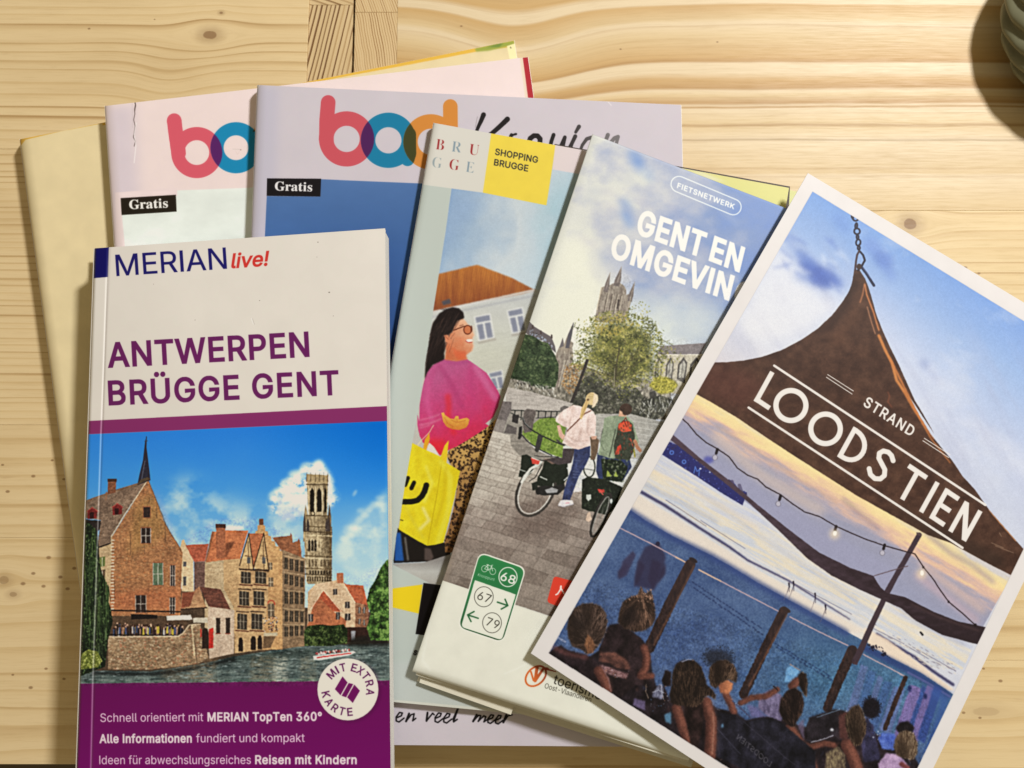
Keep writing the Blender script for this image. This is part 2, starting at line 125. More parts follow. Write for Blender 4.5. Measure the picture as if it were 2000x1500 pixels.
SERIF = {
    'G': (223, [(118, -4, 98, -3, 79, 2, 62, 8, 41, 24, 25, 45, 18, 62, 14, 80, 12, 100, 14, 120, 18, 138, 25, 154, 41, 176, 61, 191, 77, 198, 94, 203, 113, 204, 137, 202, 162, 194, 170, 192, 178, 194, 184, 204, 192, 204, 192, 135, 184, 135, 177, 152, 168, 166, 157, 178, 144, 187, 132, 193, 118, 194, 88, 184, 70, 152, 64, 100, 66, 72, 70, 48, 79, 30, 97, 12, 121, 6, 135, 7, 144, 12, 149, 20, 150, 32, 150, 56, 149, 68, 144, 75, 136, 78, 121, 80, 121, 87, 220, 87, 220, 80, 208, 78, 200, 75, 197, 68, 196, 56, 196, 12, 170, 3, 144, -2)]),
    'r': (126, [(8, 0, 8, 7, 16, 8, 20, 11, 22, 16, 23, 24, 23, 110, 22, 120, 20, 125, 16, 128, 9, 129, 9, 136, 64, 136, 64, 110, 72, 123, 82, 132, 92, 138, 102, 140, 113, 138, 121, 134, 126, 126, 127, 117, 126, 109, 122, 103, 116, 99, 109, 98, 98, 102, 91, 110, 83, 114, 77, 112, 71, 106, 67, 96, 66, 84, 66, 24, 66, 16, 70, 11, 76, 8, 86, 7, 86, 0)]),
    'a': (151, [(112, -4, 95, 0, 88, 16, 66, 1, 42, -4, 28, -2, 18, 5, 11, 15, 9, 28, 14, 46, 28, 60, 43, 68, 62, 76, 88, 84, 88, 106, 86, 116, 82, 124, 75, 128, 65, 130, 50, 128, 46, 120, 50, 112, 54, 102, 52, 94, 48, 88, 42, 85, 34, 84, 26, 85, 20, 89, 16, 96, 14, 104, 16, 114, 22, 122, 30, 130, 42, 135, 56, 138, 71, 140, 98, 137, 116, 128, 126, 114, 128, 92, 128, 28, 130, 18, 134, 15, 140, 18, 144, 12, 129, 0), (66, 14, 76, 18, 88, 28, 88, 74, 61, 61, 52, 37, 56, 20)]),
    't': (100, [(54, -4, 39, -2, 29, 4, 23, 16, 21, 32, 21, 122, 9, 122, 9, 132, 25, 148, 38, 162, 49, 175, 56, 186, 64, 186, 64, 136, 91, 136, 91, 122, 64, 122, 64, 36, 66, 22, 74, 18, 83, 22, 90, 32, 98, 29, 87, 10, 72, 0)]),
    'i': (87, [(44, 159, 36, 160, 28, 166, 24, 172, 22, 181, 24, 190, 28, 197, 36, 202, 44, 204, 53, 202, 60, 197, 65, 190, 66, 181, 64, 172, 60, 166, 52, 160), (8, 0, 8, 7, 16, 8, 20, 11, 22, 16, 23, 24, 23, 110, 20, 125, 16, 128, 9, 129, 9, 136, 65, 136, 65, 24, 68, 12, 72, 8, 79, 7, 79, 0)]),
    's': (126, [(66, -4, 54, -2, 38, 2, 32, 4, 26, 2, 22, -4, 16, -4, 16, 46, 24, 46, 29, 30, 38, 17, 50, 9, 62, 6, 72, 8, 78, 12, 83, 18, 84, 26, 80, 37, 68, 46, 47, 57, 34, 65, 24, 74, 18, 85, 16, 97, 20, 114, 28, 128, 43, 137, 62, 140, 73, 139, 88, 135, 90, 134, 94, 134, 98, 136, 101, 140, 107, 140, 107, 98, 100, 98, 94, 112, 86, 122, 76, 128, 66, 130, 57, 129, 51, 126, 48, 120, 46, 114, 47, 108, 50, 102, 64, 93, 84, 83, 97, 76, 106, 66, 111, 56, 113, 42, 110, 22, 100, 8, 86, -2)]),
    'B': (194, [(7, 0, 7, 8, 20, 10, 28, 14, 32, 22, 32, 36, 32, 162, 32, 173, 30, 181, 27, 186, 22, 190, 7, 192, 7, 200, 97, 200, 140, 195, 166, 180, 174, 154, 168, 133, 152, 118, 126, 108, 158, 98, 178, 81, 184, 58, 178, 34, 163, 15, 147, 7, 128, 2, 104, 0), (80, 110, 82, 110, 102, 113, 116, 120, 122, 132, 125, 152, 124, 169, 118, 181, 109, 188, 95, 190, 87, 190, 82, 186, 80, 172), (98, 10, 114, 14, 124, 22, 130, 36, 132, 56, 130, 78, 122, 91, 108, 99, 86, 102, 80, 102, 80, 28, 81, 20, 84, 14, 89, 12)]),
    'R': (208, [(7, 0, 7, 8, 20, 10, 28, 14, 32, 22, 32, 36, 32, 166, 32, 178, 28, 186, 20, 190, 7, 192, 7, 200, 96, 200, 122, 198, 144, 194, 162, 187, 178, 170, 183, 147, 178, 125, 164, 109, 138, 98, 190, 22, 198, 11, 210, 8, 211, 8, 211, 0, 148, 0, 88, 93, 80, 93, 80, 36, 82, 22, 86, 14, 93, 10, 106, 8, 106, 0), (80, 102, 90, 102, 110, 106, 123, 114, 130, 128, 134, 148, 130, 171, 118, 184, 98, 190, 89, 188, 84, 186, 81, 180, 80, 170)]),
    'U': (216, [(109, -6, 84, -4, 64, 2, 50, 12, 40, 27, 34, 46, 32, 68, 32, 166, 31, 178, 26, 186, 19, 190, 6, 192, 6, 200, 106, 200, 106, 192, 89, 190, 82, 182, 80, 166, 80, 62, 82, 38, 89, 22, 102, 13, 120, 10, 150, 16, 166, 36, 172, 70, 172, 166, 171, 178, 166, 186, 158, 190, 144, 192, 144, 200, 208, 200, 208, 192, 197, 190, 190, 185, 186, 178, 186, 166, 186, 80, 184, 52, 177, 30, 167, 14, 152, 3, 132, -4)]),
    'E': (194, [(6, 0, 6, 8, 20, 9, 28, 13, 32, 21, 33, 34, 33, 162, 32, 178, 28, 187, 20, 191, 7, 192, 7, 200, 175, 200, 175, 140, 168, 140, 162, 164, 150, 178, 130, 186, 102, 189, 88, 188, 82, 183, 80, 170, 80, 108, 85, 108, 102, 110, 114, 118, 122, 132, 126, 152, 134, 152, 134, 52, 126, 52, 124, 68, 120, 80, 114, 88, 106, 94, 95, 96, 82, 98, 80, 98, 80, 30, 82, 20, 84, 16, 90, 13, 101, 12, 121, 14, 138, 17, 152, 24, 163, 33, 172, 46, 180, 63, 189, 63, 176, 0)]),
}
FONT = {tag: {ch: (adv/200.0, [np.array(c, float).reshape(-1, 2)/200.0 for c in cs]) for ch, (adv, cs) in src.items()} for tag, src in (('s', SANS), ('r', SERIF))}
FONT['s']['I'] = (0.36, [np.array([[.115, 0], [.115, 1], [.245, 1], [.245, 0]])])

# ------------------------------------------------------------------ flat print: a small polygon painter for the printed covers
SS = 4
def area2(p):
    x, y = p[:, 0], p[:, 1]
    return float(np.sum(x*np.roll(y, -1)-np.roll(x, -1)*y))
def orient(p):
    p = np.asarray(p, float)
    return p if area2(p) >= 0 else p[::-1]
def coverage(cs, W, H):
    allp = np.concatenate(cs); x0 = max(0, int(np.floor(allp[:, 0].min()))-1); x1 = min(W, int(np.ceil(allp[:, 0].max()))+2)
    y0 = max(0, int(np.floor(allp[:, 1].min()))-1); y1 = min(H, int(np.ceil(allp[:, 1].max()))+2)
    if x1 <= x0 or y1 <= y0: return None
    w, h = x1-x0, y1-y0
    A = np.concatenate(cs); B = np.concatenate([np.roll(c, -1, axis=0) for c in cs])
    ax, ay, bx, by = A[:, 0]-x0, (A[:, 1]-y0)*SS, B[:, 0]-x0, (B[:, 1]-y0)*SS
    sg = np.where(by > ay, 1.0, -1.0)
    sw = by < ay
    ax, bx = np.where(sw, bx, ax), np.where(sw, ax, bx); ay, by = np.where(sw, by, ay), np.where(sw, ay, by)
    k0 = np.clip(np.ceil(ay-0.5), 0, h*SS).astype(int); k1 = np.clip(np.ceil(by-0.5), 0, h*SS).astype(int)
    n = np.maximum(k1-k0, 0); keep = n > 0
    ax, ay, bx, by, sg, k0, n = [q[keep] for q in (ax, ay, bx, by, sg, k0, n)]
    if len(n) == 0: return None
    idx = np.repeat(np.arange(len(n)), n); off = np.arange(n.sum())-np.repeat(np.cumsum(n)-n, n)
    row = k0[idx]+off; yy = row+0.5
    x = ax[idx]+(yy-ay[idx])*((bx-ax)/(by-ay))[idx]; x = np.clip(x, 0, w)
    ix = np.floor(x).astype(int); fr = x-ix; s = sg[idx]; Wd = w+2
    acc = np.bincount(row*Wd+ix, s*(1-fr), minlength=h*SS*Wd)+np.bincount(row*Wd+ix+1, s*fr, minlength=h*SS*Wd)
    acc = np.clip(np.abs(np.cumsum(acc[:h*SS*Wd].reshape(h*SS, Wd), axis=1)), 0, 1)
    return x0, y0, acc[:, :w].reshape(h, SS, w).mean(axis=1).astype(np.float32)
def _box(a, r, ax):
    """running mean of half width r (a real number) along one axis, empty outside"""
    a = np.moveaxis(a, ax, 0); n = a.shape[0]; k = int(math.ceil(r))+1
    c = np.concatenate([np.zeros((k+1,)+a.shape[1:]), np.cumsum(np.concatenate([a, np.zeros((k,)+a.shape[1:])]).astype(np.float64), 0)])
    def at_(t):
        i = int(math.floor(t)); f = t-i; idx = np.clip(np.arange(n)+i+k+1, 0, c.shape[0]-1); return c[idx]*(1-f)+c[np.clip(idx+1, 0, c.shape[0]-1)]*f
    return np.moveaxis((at_(r)-at_(-r-1))/(2*r+1), 0, ax)
def blur2(a, r):
    r = max(.25, r*0.85)
    for _ in range(3): a = _box(_box(a, r, 0), r, 1)
    return np.clip(a, 0, 1)

class Print:
    """a printed sheet; everything is given in picture points and laid onto the sheet through its own corners"""
    def __init__(self, quad, W, H, base):
        self.q = quad; self.W, self.H = W, H
        self.M = homog(quad, [(0, 0), (W, 0), (W, H), (0, H)]); self.Mi = np.linalg.inv(self.M)
        self.k = W/math.hypot(quad[1][0]-quad[0][0], quad[1][1]-quad[0][1])
        self.img = np.empty((H, W, 3), np.float32); self.img[:] = np.array(base, np.float32)/255
        gx, gy = np.meshgrid(np.arange(W)+.5, np.arange(H)+.5)
        p = happly(self.Mi, np.c_[gx.ravel(), gy.ravel()])
        self.X = p[:, 0].reshape(H, W).astype(np.float32); self.Y = p[:, 1].reshape(H, W).astype(np.float32)
        self.rng = np.random.RandomState(11); self.clip = None
    def put(self, cs, col, a=1.0, blur=0, mode='n'):
        r = coverage([happly(self.M, c) for c in cs], self.W, self.H)
        if r is None: return
        x0, y0, m = r
        if blur:
            b = int(blur*self.k*2.6)+3
            X0, Y0, X1, Y1 = max(0, x0-b), max(0, y0-b), min(self.W, x0+m.shape[1]+b), min(self.H, y0+m.shape[0]+b)
            mm = np.zeros((Y1-Y0, X1-X0), np.float32); mm[y0-Y0:y0-Y0+m.shape[0], x0-X0:x0-X0+m.shape[1]] = m
            m = blur2(mm, blur*self.k).astype(np.float32); x0, y0 = X0, Y0
        h, w = m.shape; sl = (slice(y0, y0+h), slice(x0, x0+w))
        if self.clip is not None: m = m*self.clip[sl]
        if callable(col): c = np.asarray(col(self.X[sl], self.Y[sl]), np.float32)/255
        else: c = np.array(col, np.float32)/255
        if callable(a): a = a(self.X[sl], self.Y[sl])
        m = (m*a)[..., None]
        if mode == 'mul': c = self.img[sl]*c
        self.img[sl] = self.img[sl]*(1-m)+c*m
    def poly(self, pts, col, a=1.0, blur=0, mode='n'): self.put([orient(pts)], col, a, blur, mode)
    def polys(self, L, col, a=1.0, blur=0, mode='n'): self.put([orient(p) for p in L], col, a, blur, mode)
    def stroke(self, pts, w, closed=False, taper=None):
        pts = [np.array(p, float) for p in pts]; out = []
        if closed: pts = pts+[pts[0]]
        n = len(pts); ws = [w]*n if taper is None else [w+(taper-w)*i/(n-1) for i in range(n)]
        for i in range(n-1):
            d = pts[i+1]-pts[i]; L = np.hypot(*d)
            if L < 1e-6: continue
            nr = np.array([-d[1], d[0]])/L/2
            out.append(orient([pts[i]+nr*ws[i], pts[i+1]+nr*ws[i+1], pts[i+1]-nr*ws[i+1], pts[i]-nr*ws[i]]))
        if w > 1.5:
            for p, ww in zip(pts, ws): out.append(self.ellp(p[0], p[1], ww/2, ww/2, 0, 10 if ww < 8 else 28))
        return out
    def line(self, pts, w, col, a=1.0, blur=0, closed=False, taper=None, mode='n'):
        self.put(self.stroke(pts, w, closed, taper), col, a, blur, mode)
    def lines(self, L, w, col, a=1.0, blur=0, mode='n'):
        o = []
        for p in L: o += self.stroke(p, w)
        self.put(o, col, a, blur, mode)
    def ellp(self, cx, cy, rx, ry, rot=0, n=36):
        t = np.arange(n)/n*2*np.pi; c, s = math.cos(math.radians(rot)), math.sin(math.radians(rot))
        x, y = rx*np.cos(t), ry*np.sin(t)
        return orient(np.c_[cx+x*c-y*s, cy+x*s+y*c])
    def ell(self, cx, cy, rx, ry, col, rot=0, a=1.0, blur=0, mode='n'): self.put([self.ellp(cx, cy, rx, ry, rot)], col, a, blur, mode)
    def ringp(self, cx, cy, ro, ri, rot=0, rox=None, rix=None):
        return [self.ellp(cx, cy, rox or ro, ro, rot, 60), self.ellp(cx, cy, rix or ri, ri, rot, 60)[::-1]]
    def ring(self, cx, cy, ro, ri, col, a=1.0, mode='n', **k): self.put(self.ringp(cx, cy, ro, ri, **k), col, a, 0, mode)
    def mask(self, pts, blur=0):
        r = coverage([happly(self.M, orient(pts))], self.W, self.H); m = np.zeros((self.H, self.W), np.float32)
        if r: m[r[1]:r[1]+r[2].shape[0], r[0]:r[0]+r[2].shape[1]] = r[2]
        if blur: m = blur2(m, blur*self.k).astype(np.float32)
        return m
    def within(self, pts): self.clip = None if pts is None else self.mask(pts)
    def dots(self, pts, n, s0, s1, cols, asp=1.0, rot=0, jr=180, a=1.0, clip=True, blur=0, clump=0):
        """n small marks strewn over an outline"""
        p = np.asarray(pts, float); R = self.rng; old = self.clip
        if clip:
            m = self.mask(pts); self.clip = m if old is None else m*old
        pc = happly(self.M, p); lo, hi = pc.min(0), pc.max(0)
        P = lo+R.rand(n, 2)*(hi-lo); P = happly(self.Mi, P)
        sz = s0+(s1-s0)*R.rand(n)**1.6; rr = rot+(R.rand(n)*2-1)*jr; g = R.randint(0, len(cols), n)
        if clump:   # palette runs from dark to light; neighbours share a tone
            q = fbm(P[:, 0]/clump, P[:, 1]/clump, 17, 3)*1.9-.45+.16*R.randn(n); g = np.clip((q*len(cols)).astype(int), 0, len(cols)-1)
        for k, c in enumerate(cols):
            ii = np.where(g == k)[0]
            if len(ii): self.put([self.ellp(P[i, 0], P[i, 1], sz[i]*asp, sz[i], rr[i], 7) for i in ii], c, a, blur)
        self.clip = old
    def tint(self, pts, fn, amt=1.0, blur=0):
        """multiply print by fn(X, Y) inside an outline"""
        m = self.mask(pts, blur)*amt
        if self.clip is not None: m = m*self.clip
        f = fn(self.X, self.Y).astype(np.float32)
        if f.ndim == 2: f = f[..., None]
        self.img *= 1+(f-1)*m[..., None]
    def glyphs(self, s, p0, p1, cap, up=None, font='s', bold=0.0, slant=0.0, track=0.0, wf=1.0):
        """outlines of a line of text from baseline point p0 to p1; cap = cap height in points, or up = the up vector"""
        p0, p1 = np.array(p0, float), np.array(p1, float); d = p1-p0
        if up is None: up = np.array([d[1], -d[0]])/np.hypot(*d)*cap
        up = np.array(up, float); F = FONT[font]; x = 0; out = []; cs0 = []; lo, hi = 1e9, -1e9
        for ch in s:
            if ch == ' ': x += 0.36+track; continue
            a, cs = F[ch]
            for c in cs:
                q = c+[x, 0]; cs0.append(q); lo = min(lo, q[:, 0].min()); hi = max(hi, q[:, 0].max())
            x += a+track
        e = d/(hi-lo); unit = np.hypot(*up)
        lin = []
        for q in cs0:
            P = p0+np.outer(q[:, 0]-lo+slant*q[:, 1], e)+np.outer(q[:, 1], up)
            # the painter works with y down: outer outlines must wind positively
            out.append(P[::-1] if (e[0]*up[1]-e[1]*up[0]) < 0 else P)
            if bold: lin.append(P)
        return out, lin, unit*bold
    def text(self, s, p0, p1, cap=None, col=(0, 0, 0), a=1.0, up=None, font='s', bold=0.0, slant=0.0, track=0.0, blur=0):
        out, lin, bw = self.glyphs(s, p0, p1, cap, up, font, bold, slant, track)
        sgn = 1 if sum(area2(c) for c in out) > 0 else -1
        cs = [c if sgn > 0 else c[::-1] for c in out]
        if bold: cs = [self.swell(c, bw/2) for c in cs]   # negative: lighter
        self.put(cs, col, a, blur)
    @staticmethod
    def swell(c, r):
        """push an outline outwards by r with mitred corners"""
        keep = np.hypot(*(c-np.roll(c, 1, 0)).T) > 1e-4; c = c[keep]
        e0 = c-np.roll(c, 1, 0); e1 = np.roll(c, -1, 0)-c
        n0 = np.c_[e0[:, 1], -e0[:, 0]]/np.hypot(*e0.T)[:, None]; n1 = np.c_[e1[:, 1], -e1[:, 0]]/np.hypot(*e1.T)[:, None]
        m = n0+n1; d = np.maximum((m*m).sum(1), .7)
        return c+m*(2*r/d)[:, None]
    def soften(self, pts, r=.5, grain=.02, seed=3, warp=0.0, detail=0.0, contrast=0.0, local=0.0, sat=0.0):
        """turn a painted area into a printed photograph: uneven outlines, fine detail, contrast, slight blur and grain"""
        m = self.mask(pts, 2.5)[..., None]; im = self.img; H, W = self.H, self.W
        if self.clip is not None: m = m*self.clip[..., None]
        if warp:
            gx, gy = np.meshgrid(np.arange(W, dtype=np.float32), np.arange(H, dtype=np.float32)); k = warp*self.k*2
            sx = np.clip(gx+k*(fbm(self.X/4.5, self.Y/4.5, 71, 3)-.5)*2, 0, W-1.01); sy = np.clip(gy+k*(fbm(self.X/4.5, self.Y/4.5, 83, 3)-.5)*2, 0, H-1.01)
            ix, iy = sx.astype(int), sy.astype(int); fx, fy = (sx-ix)[..., None], (sy-iy)[..., None]
            im = (im[iy, ix]*(1-fx)+im[iy, ix+1]*fx)*(1-fy)+(im[iy+1, ix]*(1-fx)+im[iy+1, ix+1]*fx)*fy
        if detail:
            d = (fbm(self.X/2.6, self.Y/2.6, 91, 3)-.5)*2+(fbm(self.X/13, self.Y/13, 97, 3)-.5)*1.1
            lum = im.mean(-1); im = im*(1+detail*(d*np.clip(1.25-lum, .15, 1))[..., None])
        box = lambda a, q: np.stack([_box(_box(a[..., c], q, 0), q, 1) for c in range(3)], -1)
        if local: im = im+local*(im-box(im, 4.5*self.k)); im = np.clip(im, 0, 1)
        if sat: im = np.clip(im+sat*(im-im.mean(-1, keepdims=True)), 0, 1)
        if contrast: im = im+contrast*(im-.5)*4*im*(1-im)
        b = box(im, r*self.k); g = np.random.RandomState(seed).randn(H, W, 1).astype(np.float32); b = b*(1+grain*g)+grain*.25*g
        self.img = (self.img*(1-m)+np.clip(b, 0, 1)*m).astype(np.float32)
    def material(self, name, gain, rough=0.35, bump=0.02, coat=0.0):
        lin = np.where(self.img <= 0.04045, self.img/12.92, ((np.clip(self.img, 0, 1)+0.055)/1.055)**2.4)
        lin = np.clip(lin*np.array(gain, np.float32), 0, 0.86)
        s = np.where(lin <= 0.0031308, lin*12.92, 1.055*lin**(1/2.4)-0.055)
        im = bpy.data.images.new(name, self.W, self.H)
        px = np.ones((self.H, self.W, 4), np.float32); px[..., :3] = s[::-1]
        im.pixels.foreach_set(px.ravel()); im.update(); im.pack()
        m = bpy.data.materials.new(name); m.use_nodes = True; nt = m.node_tree; b = nt.nodes['Principled BSDF']
        t = nt.nodes.new('ShaderNodeTexImage'); t.image = im; t.interpolation = 'Cubic'; t.extension = 'EXTEND'
        nt.links.new(t.outputs[0], b.inputs['Base Color'])
        b.inputs['Roughness'].default_value = rough
        b.inputs['Specular IOR Level'].default_value = 0.16
        if coat: b.inputs['Coat Weight'].default_value = coat; b.inputs['Coat Roughness'].default_value = 0.25
        tc = nt.nodes.new('ShaderNodeTexCoord'); n = nt.nodes.new('ShaderNodeTexNoise'); n.inputs['Scale'].default_value = 900; n.inputs['Detail'].default_value = 3
        n2 = nt.nodes.new('ShaderNodeTexNoise'); n2.inputs['Scale'].default_value = 28; n2.inputs['Detail'].default_value = 2
        nt.links.new(tc.outputs['Object'], n.inputs['Vector']); nt.links.new(tc.outputs['Object'], n2.inputs['Vector'])
        bp = nt.nodes.new('ShaderNodeBump'); bp.inputs['Strength'].default_value = bump; bp.inputs['Distance'].default_value = 0.0002
        bp2 = nt.nodes.new('ShaderNodeBump'); bp2.inputs['Strength'].default_value = 0.25; bp2.inputs['Distance'].default_value = 0.0012
        nt.links.new(n.outputs[0], bp.inputs['Height']); nt.links.new(n2.outputs[0], bp2.inputs['Height'])
        nt.links.new(bp2.outputs[0], bp.inputs['Normal']); nt.links.new(bp.outputs[0], b.inputs['Normal'])
        return m

def Z(ox, oy, s):
    """reading frame: an enlarged detail of the picture with corner (ox, oy) and scale s"""
    def f(*a):
        if len(a) == 2 and not hasattr(a[0], '__len__'): return (ox+a[0]/s, oy+a[1]/s)
        L = a[0] if len(a) == 1 else a
        return [(ox+x/s, oy+y/s) for x, y in L]
    return f
zA = Z(0, 0, 3.2258); z1 = Z(0, 0, 2.857); z2 = Z(600, 0, 2.857); z3 = Z(1300, 0, 2.857); z4 = Z(0, 450, 2.5); z5 = Z(0, 950, 2.7273)
z6 = Z(700, 450, 3.75); z7 = Z(700, 800, 3.3333); z8 = Z(700, 1100, 3.3333)
y1 = Z(1000, 250, 3.75); y2 = Z(1000, 600, 5); y3 = Z(950, 740, 5); y4 = Z(850, 1040, 5); y5 = Z(1300, 330, 2.857)
y6 = Z(1200, 700, 2.5); y7 = Z(1020, 1100, 3.75); y8 = Z(1467, 1100, 3.75); z8b = Z(730, 1350, 2.778)
def mix(a, b, t):
    t = np.clip(t, 0, 1)[..., None]; return np.array(a, np.float32)*(1-t)+np.array(b, np.float32)*t
def ramp(t, stops):
    xs = [s[0] for s in stops]; return np.stack([np.interp(t, xs, [s[1][k] for s in stops]) for k in range(3)], -1)
# ------------------------------------------------------------------ print 1: the guide book
Q_BOOK = [(185, 485), (752, 446), (763, 1530), (149, 1530)]
def print_book():
    C = Print(Q_BOOK, 820, 1460, (217, 207, 192))
    R = C.rng
    C.tint(Q_BOOK, lambda X, Y: 0.985+0.03*fbm(X/60, Y/60, 3))
    C.poly([(150, 470), (213, 481), (211, 541), (150, 546)], (14, 12, 84))
    C.text("MERIAN", (228, 539), (443, 524.5), 41, (24, 20, 92), bold=0.02)
    C.text("live!", (452, 523.5), (521, 518.5), 27.5, (196, 48, 42), slant=0.22, bold=0.075)
    C.text("ANTWERPEN", (213, 717), (603, 695.5), 46.5, (98, 30, 84), bold=0.075, track=0.05)
    C.text("BRÜGGE GENT", (214, 790.5), (661, 770), 45.5, (98, 30, 84), bold=0.075, track=0.07)
    C.poly([(150, 823), (175, 822), (757, 793), (780, 792), (780, 823), (757, 822), (173, 848), (150, 849)], (128, 44, 94))
    C.poly([(140, 1335), (156, 1335), (761, 1329), (790, 1329), (790, 1560), (140, 1560)], lambda X, Y: ramp((Y-1330)/200, [(0, (100, 14, 78)), (1, (112, 12, 92))]))
    box = [(140, 849), (173, 848), (757, 822), (790, 821), (790, 1329), (761, 1329), (156, 1335), (130, 1336)]
    C.within(box)
    def sky(X, Y):
        t = (Y-835)/330+0.10*(fbm(X/120, Y/70, 2)-.5)
        c = ramp(t, [(0, (44, 122, 200)), (.35, (70, 142, 210)), (.65, (122, 172, 218)), (1, (178, 204, 226))])
        r = np.clip((X-480)/260, 0, 1)*np.clip(1-(Y-830)/160, 0, 1)
        c = c*(1-r[..., None])+np.array((0, 104, 186))*r[..., None]
        return c
    C.poly(box, sky)
    cl = lambda X, Y: np.clip((fbm(X/38, Y/30, 9)-.34)*3.2, 0, 1)
    C.poly([(300, 985), (360, 930), (450, 985), (590, 1010), (600, 1060), (340, 1080)], (196, 212, 230), a=lambda X, Y: .75*cl(X, Y), blur=16)
    def cloud(X, Y):
        n = fbm(X/15, Y/13, 5)
        return mix((250, 246, 238), (176, 190, 210), (n-.35)*2.0+(Y-960)/150)
    cp = z4([(1335, 1290), (1310, 1330), (1330, 1385), (1380, 1420), (1440, 1415), (1500, 1380), (1600, 1370), (1655, 1305), (1635, 1280), (1612, 1190), (1562, 1118), (1530, 1140), (1490, 1145), (1470, 1180), (1405, 1210), (1380, 1240)])
    C.poly(cp, cloud, a=lambda X, Y: np.clip((fbm(X/11, Y/9, 44, 5)-.28)*5.5, 0, .96), blur=4)
    for q_ in range(60): a_ = R.rand()*6.28; p = z4(1480+150*R.rand()**.6*math.cos(a_), 1275+120*R.rand()**.6*math.sin(a_)); C.ell(p[0], p[1], 4+10*R.rand(), 2+4*R.rand(), (246, 244, 240), a=.22, blur=2.2, rot=-20+R.randn()*20)
    for (x, y, r) in [(1350, 1300, 40), (1400, 1240, 34), (1450, 1200, 40), (1500, 1160, 34), (1555, 1150, 30), (1600, 1230, 34), (1620, 1300, 30), (1390, 1370, 50), (1460, 1330, 70), (1540, 1240, 60)]:
        p = z4(x, y); C.ell(p[0]+R.randn(), p[1], r/2.7, r/3.2, cloud, a=.6, blur=3.0)
    for k in range(70):
        a_ = R.rand()*6.28; p = z4(1470+R.randn()*55, 1290+R.randn()*45); C.ell(p[0], p[1], 3+4*R.rand(), 2+3*R.rand(), (248, 246, 242), a=.35, blur=1)
    C.poly([(765, 945), (735, 985), (700, 1005), (668, 1040), (650, 1090), (700, 1130), (770, 1120)], (196, 212, 228), a=lambda X, Y: .35+.6*cl(X+60, Y), blur=6)
    for k in range(26):
        t = R.rand(); C.ell(760-95*t+R.randn()*5, 955+105*t+R.randn()*6, 8, 5, (226, 228, 232), a=.3, blur=2)
    C.ell(457, 1031, 20, 5, (250, 246, 240), a=.9, blur=2); C.ell(693, 963, 3, 7, (180, 200, 225), rot=30, a=.6, blur=1.5)
    brick = lambda c0, c1, sd: (lambda X, Y: mix(c0, c1, 1.1*fbm(X/5, Y/2.4, sd)+.8*fbm(X/30, Y/26, sd+2)-.45))
    C.poly([(150, 1180), (352, 1150), (620, 1190), (800, 1200), (800, 1262), (600, 1268), (420, 1300), (150, 1325)], (84, 66, 50))
    # water
    wat = z5([(420, 980), (800, 985), (1050, 950), (1250, 905), (1505, 865), (1640, 848), (2080, 835), (2080, 1060), (400, 1062)])
    def water(X, Y):
        n = fbm(X/16, Y/2.6, 21); m = fbm(X/50, Y/22, 8)
        return mix((58, 72, 70), (148, 158, 146), n*.95-.12+.55*(m-.5))
    C.poly(wat, water)
    C.poly(z5([(440, 985), (800, 990), (1050, 955), (1260, 905), (1260, 930), (900, 1005), (700, 1010), (500, 1000)]), (24, 28, 28), a=.85, blur=2)
    C.poly(z5([(1150, 925), (1500, 868), (1720, 862), (1640, 900), (1400, 940)]), (30, 42, 36), a=.45, blur=4)
    for (xx, c, w_, a_) in [(1495, (235, 226, 196), 36, .55), (1400, (170, 140, 100), 60, .35), (1090, (165, 130, 92), 60, .4), (1640, (190, 170, 130), 40, .3), (960, (120, 96, 70), 90, .4)]:
        C.poly(z5([(xx-w_, 905), (xx+w_, 900), (xx+w_*1.1, 1045), (xx-w_*1.2, 1045)]), c, a=lambda X, Y: a_*np.clip(fbm(X/9, Y/2.0, 31)*2.4-.6, 0, 1), blur=3)
    C.dots(wat, 700, .5, 1.2, [(178, 190, 186), (20, 28, 30), (110, 126, 120)], asp=5, rot=-2, jr=3, a=.5)
    # belfry
    C.polys([z4([(1483, 1400), (1492, 1335), (1505, 1395), (1600, 1395), (1608, 1335), (1618, 1400), (1616, 1520), (1480, 1520)]),
             z5([(1618, 212), (1768, 215), (1768, 505), (1755, 520), (1640, 520), (1630, 505)]), z4([(1497, 1205), (1602, 1205), (1598, 1402), (1505, 1402)])],
            lambda X, Y: mix((208, 184, 140), (96, 78, 54), fbm(X/3, Y/9, 41)*1.1-.2+np.clip((X-626)/26, 0, .55)))
    C.poly(z4([(1495, 1190), (1500, 1215), (1505, 1235), (1598, 1235), (1602, 1195)]), (170, 146, 104))
    for x in (1497, 1517, 1540, 1560, 1580, 1600): C.line(z4([(x, 1225), (x+1, 1182)]), 2.4, (120, 100, 70), taper=.6)
    for (x, w) in [(1524, 20), (1559, 22), (1588, 11)]:
        C.poly(z4([(x-w/2, 1375), (x-w/2, 1275), (x, 1255), (x+w/2, 1275), (x+w/2, 1375)]), (38, 32, 26))
    for x in (1507, 1541, 1574, 1597): C.line(z4([(x, 1250), (x, 1392)]), 1.4, (226, 206, 164), .8)
    for yb in (1240, 1392): C.line(z4([(1495, yb), (1603, yb+2)]), 2, (88, 70, 46), .85)
    C.ring(*z4(1527, 1382), 4.6, 3.2, (50, 42, 30))
    for yb, c in [(215, (100, 80, 52)), (243, (88, 68, 44)), (262, (220, 196, 150)), (372, (92, 72, 46)), (384, (218, 194, 150)), (438, (94, 74, 48)), (470, (70, 56, 36)), (492, (206, 180, 136))]:
        C.line(z5([(1618, yb-3), (1768, yb+3)]), 1.8, c, .9)
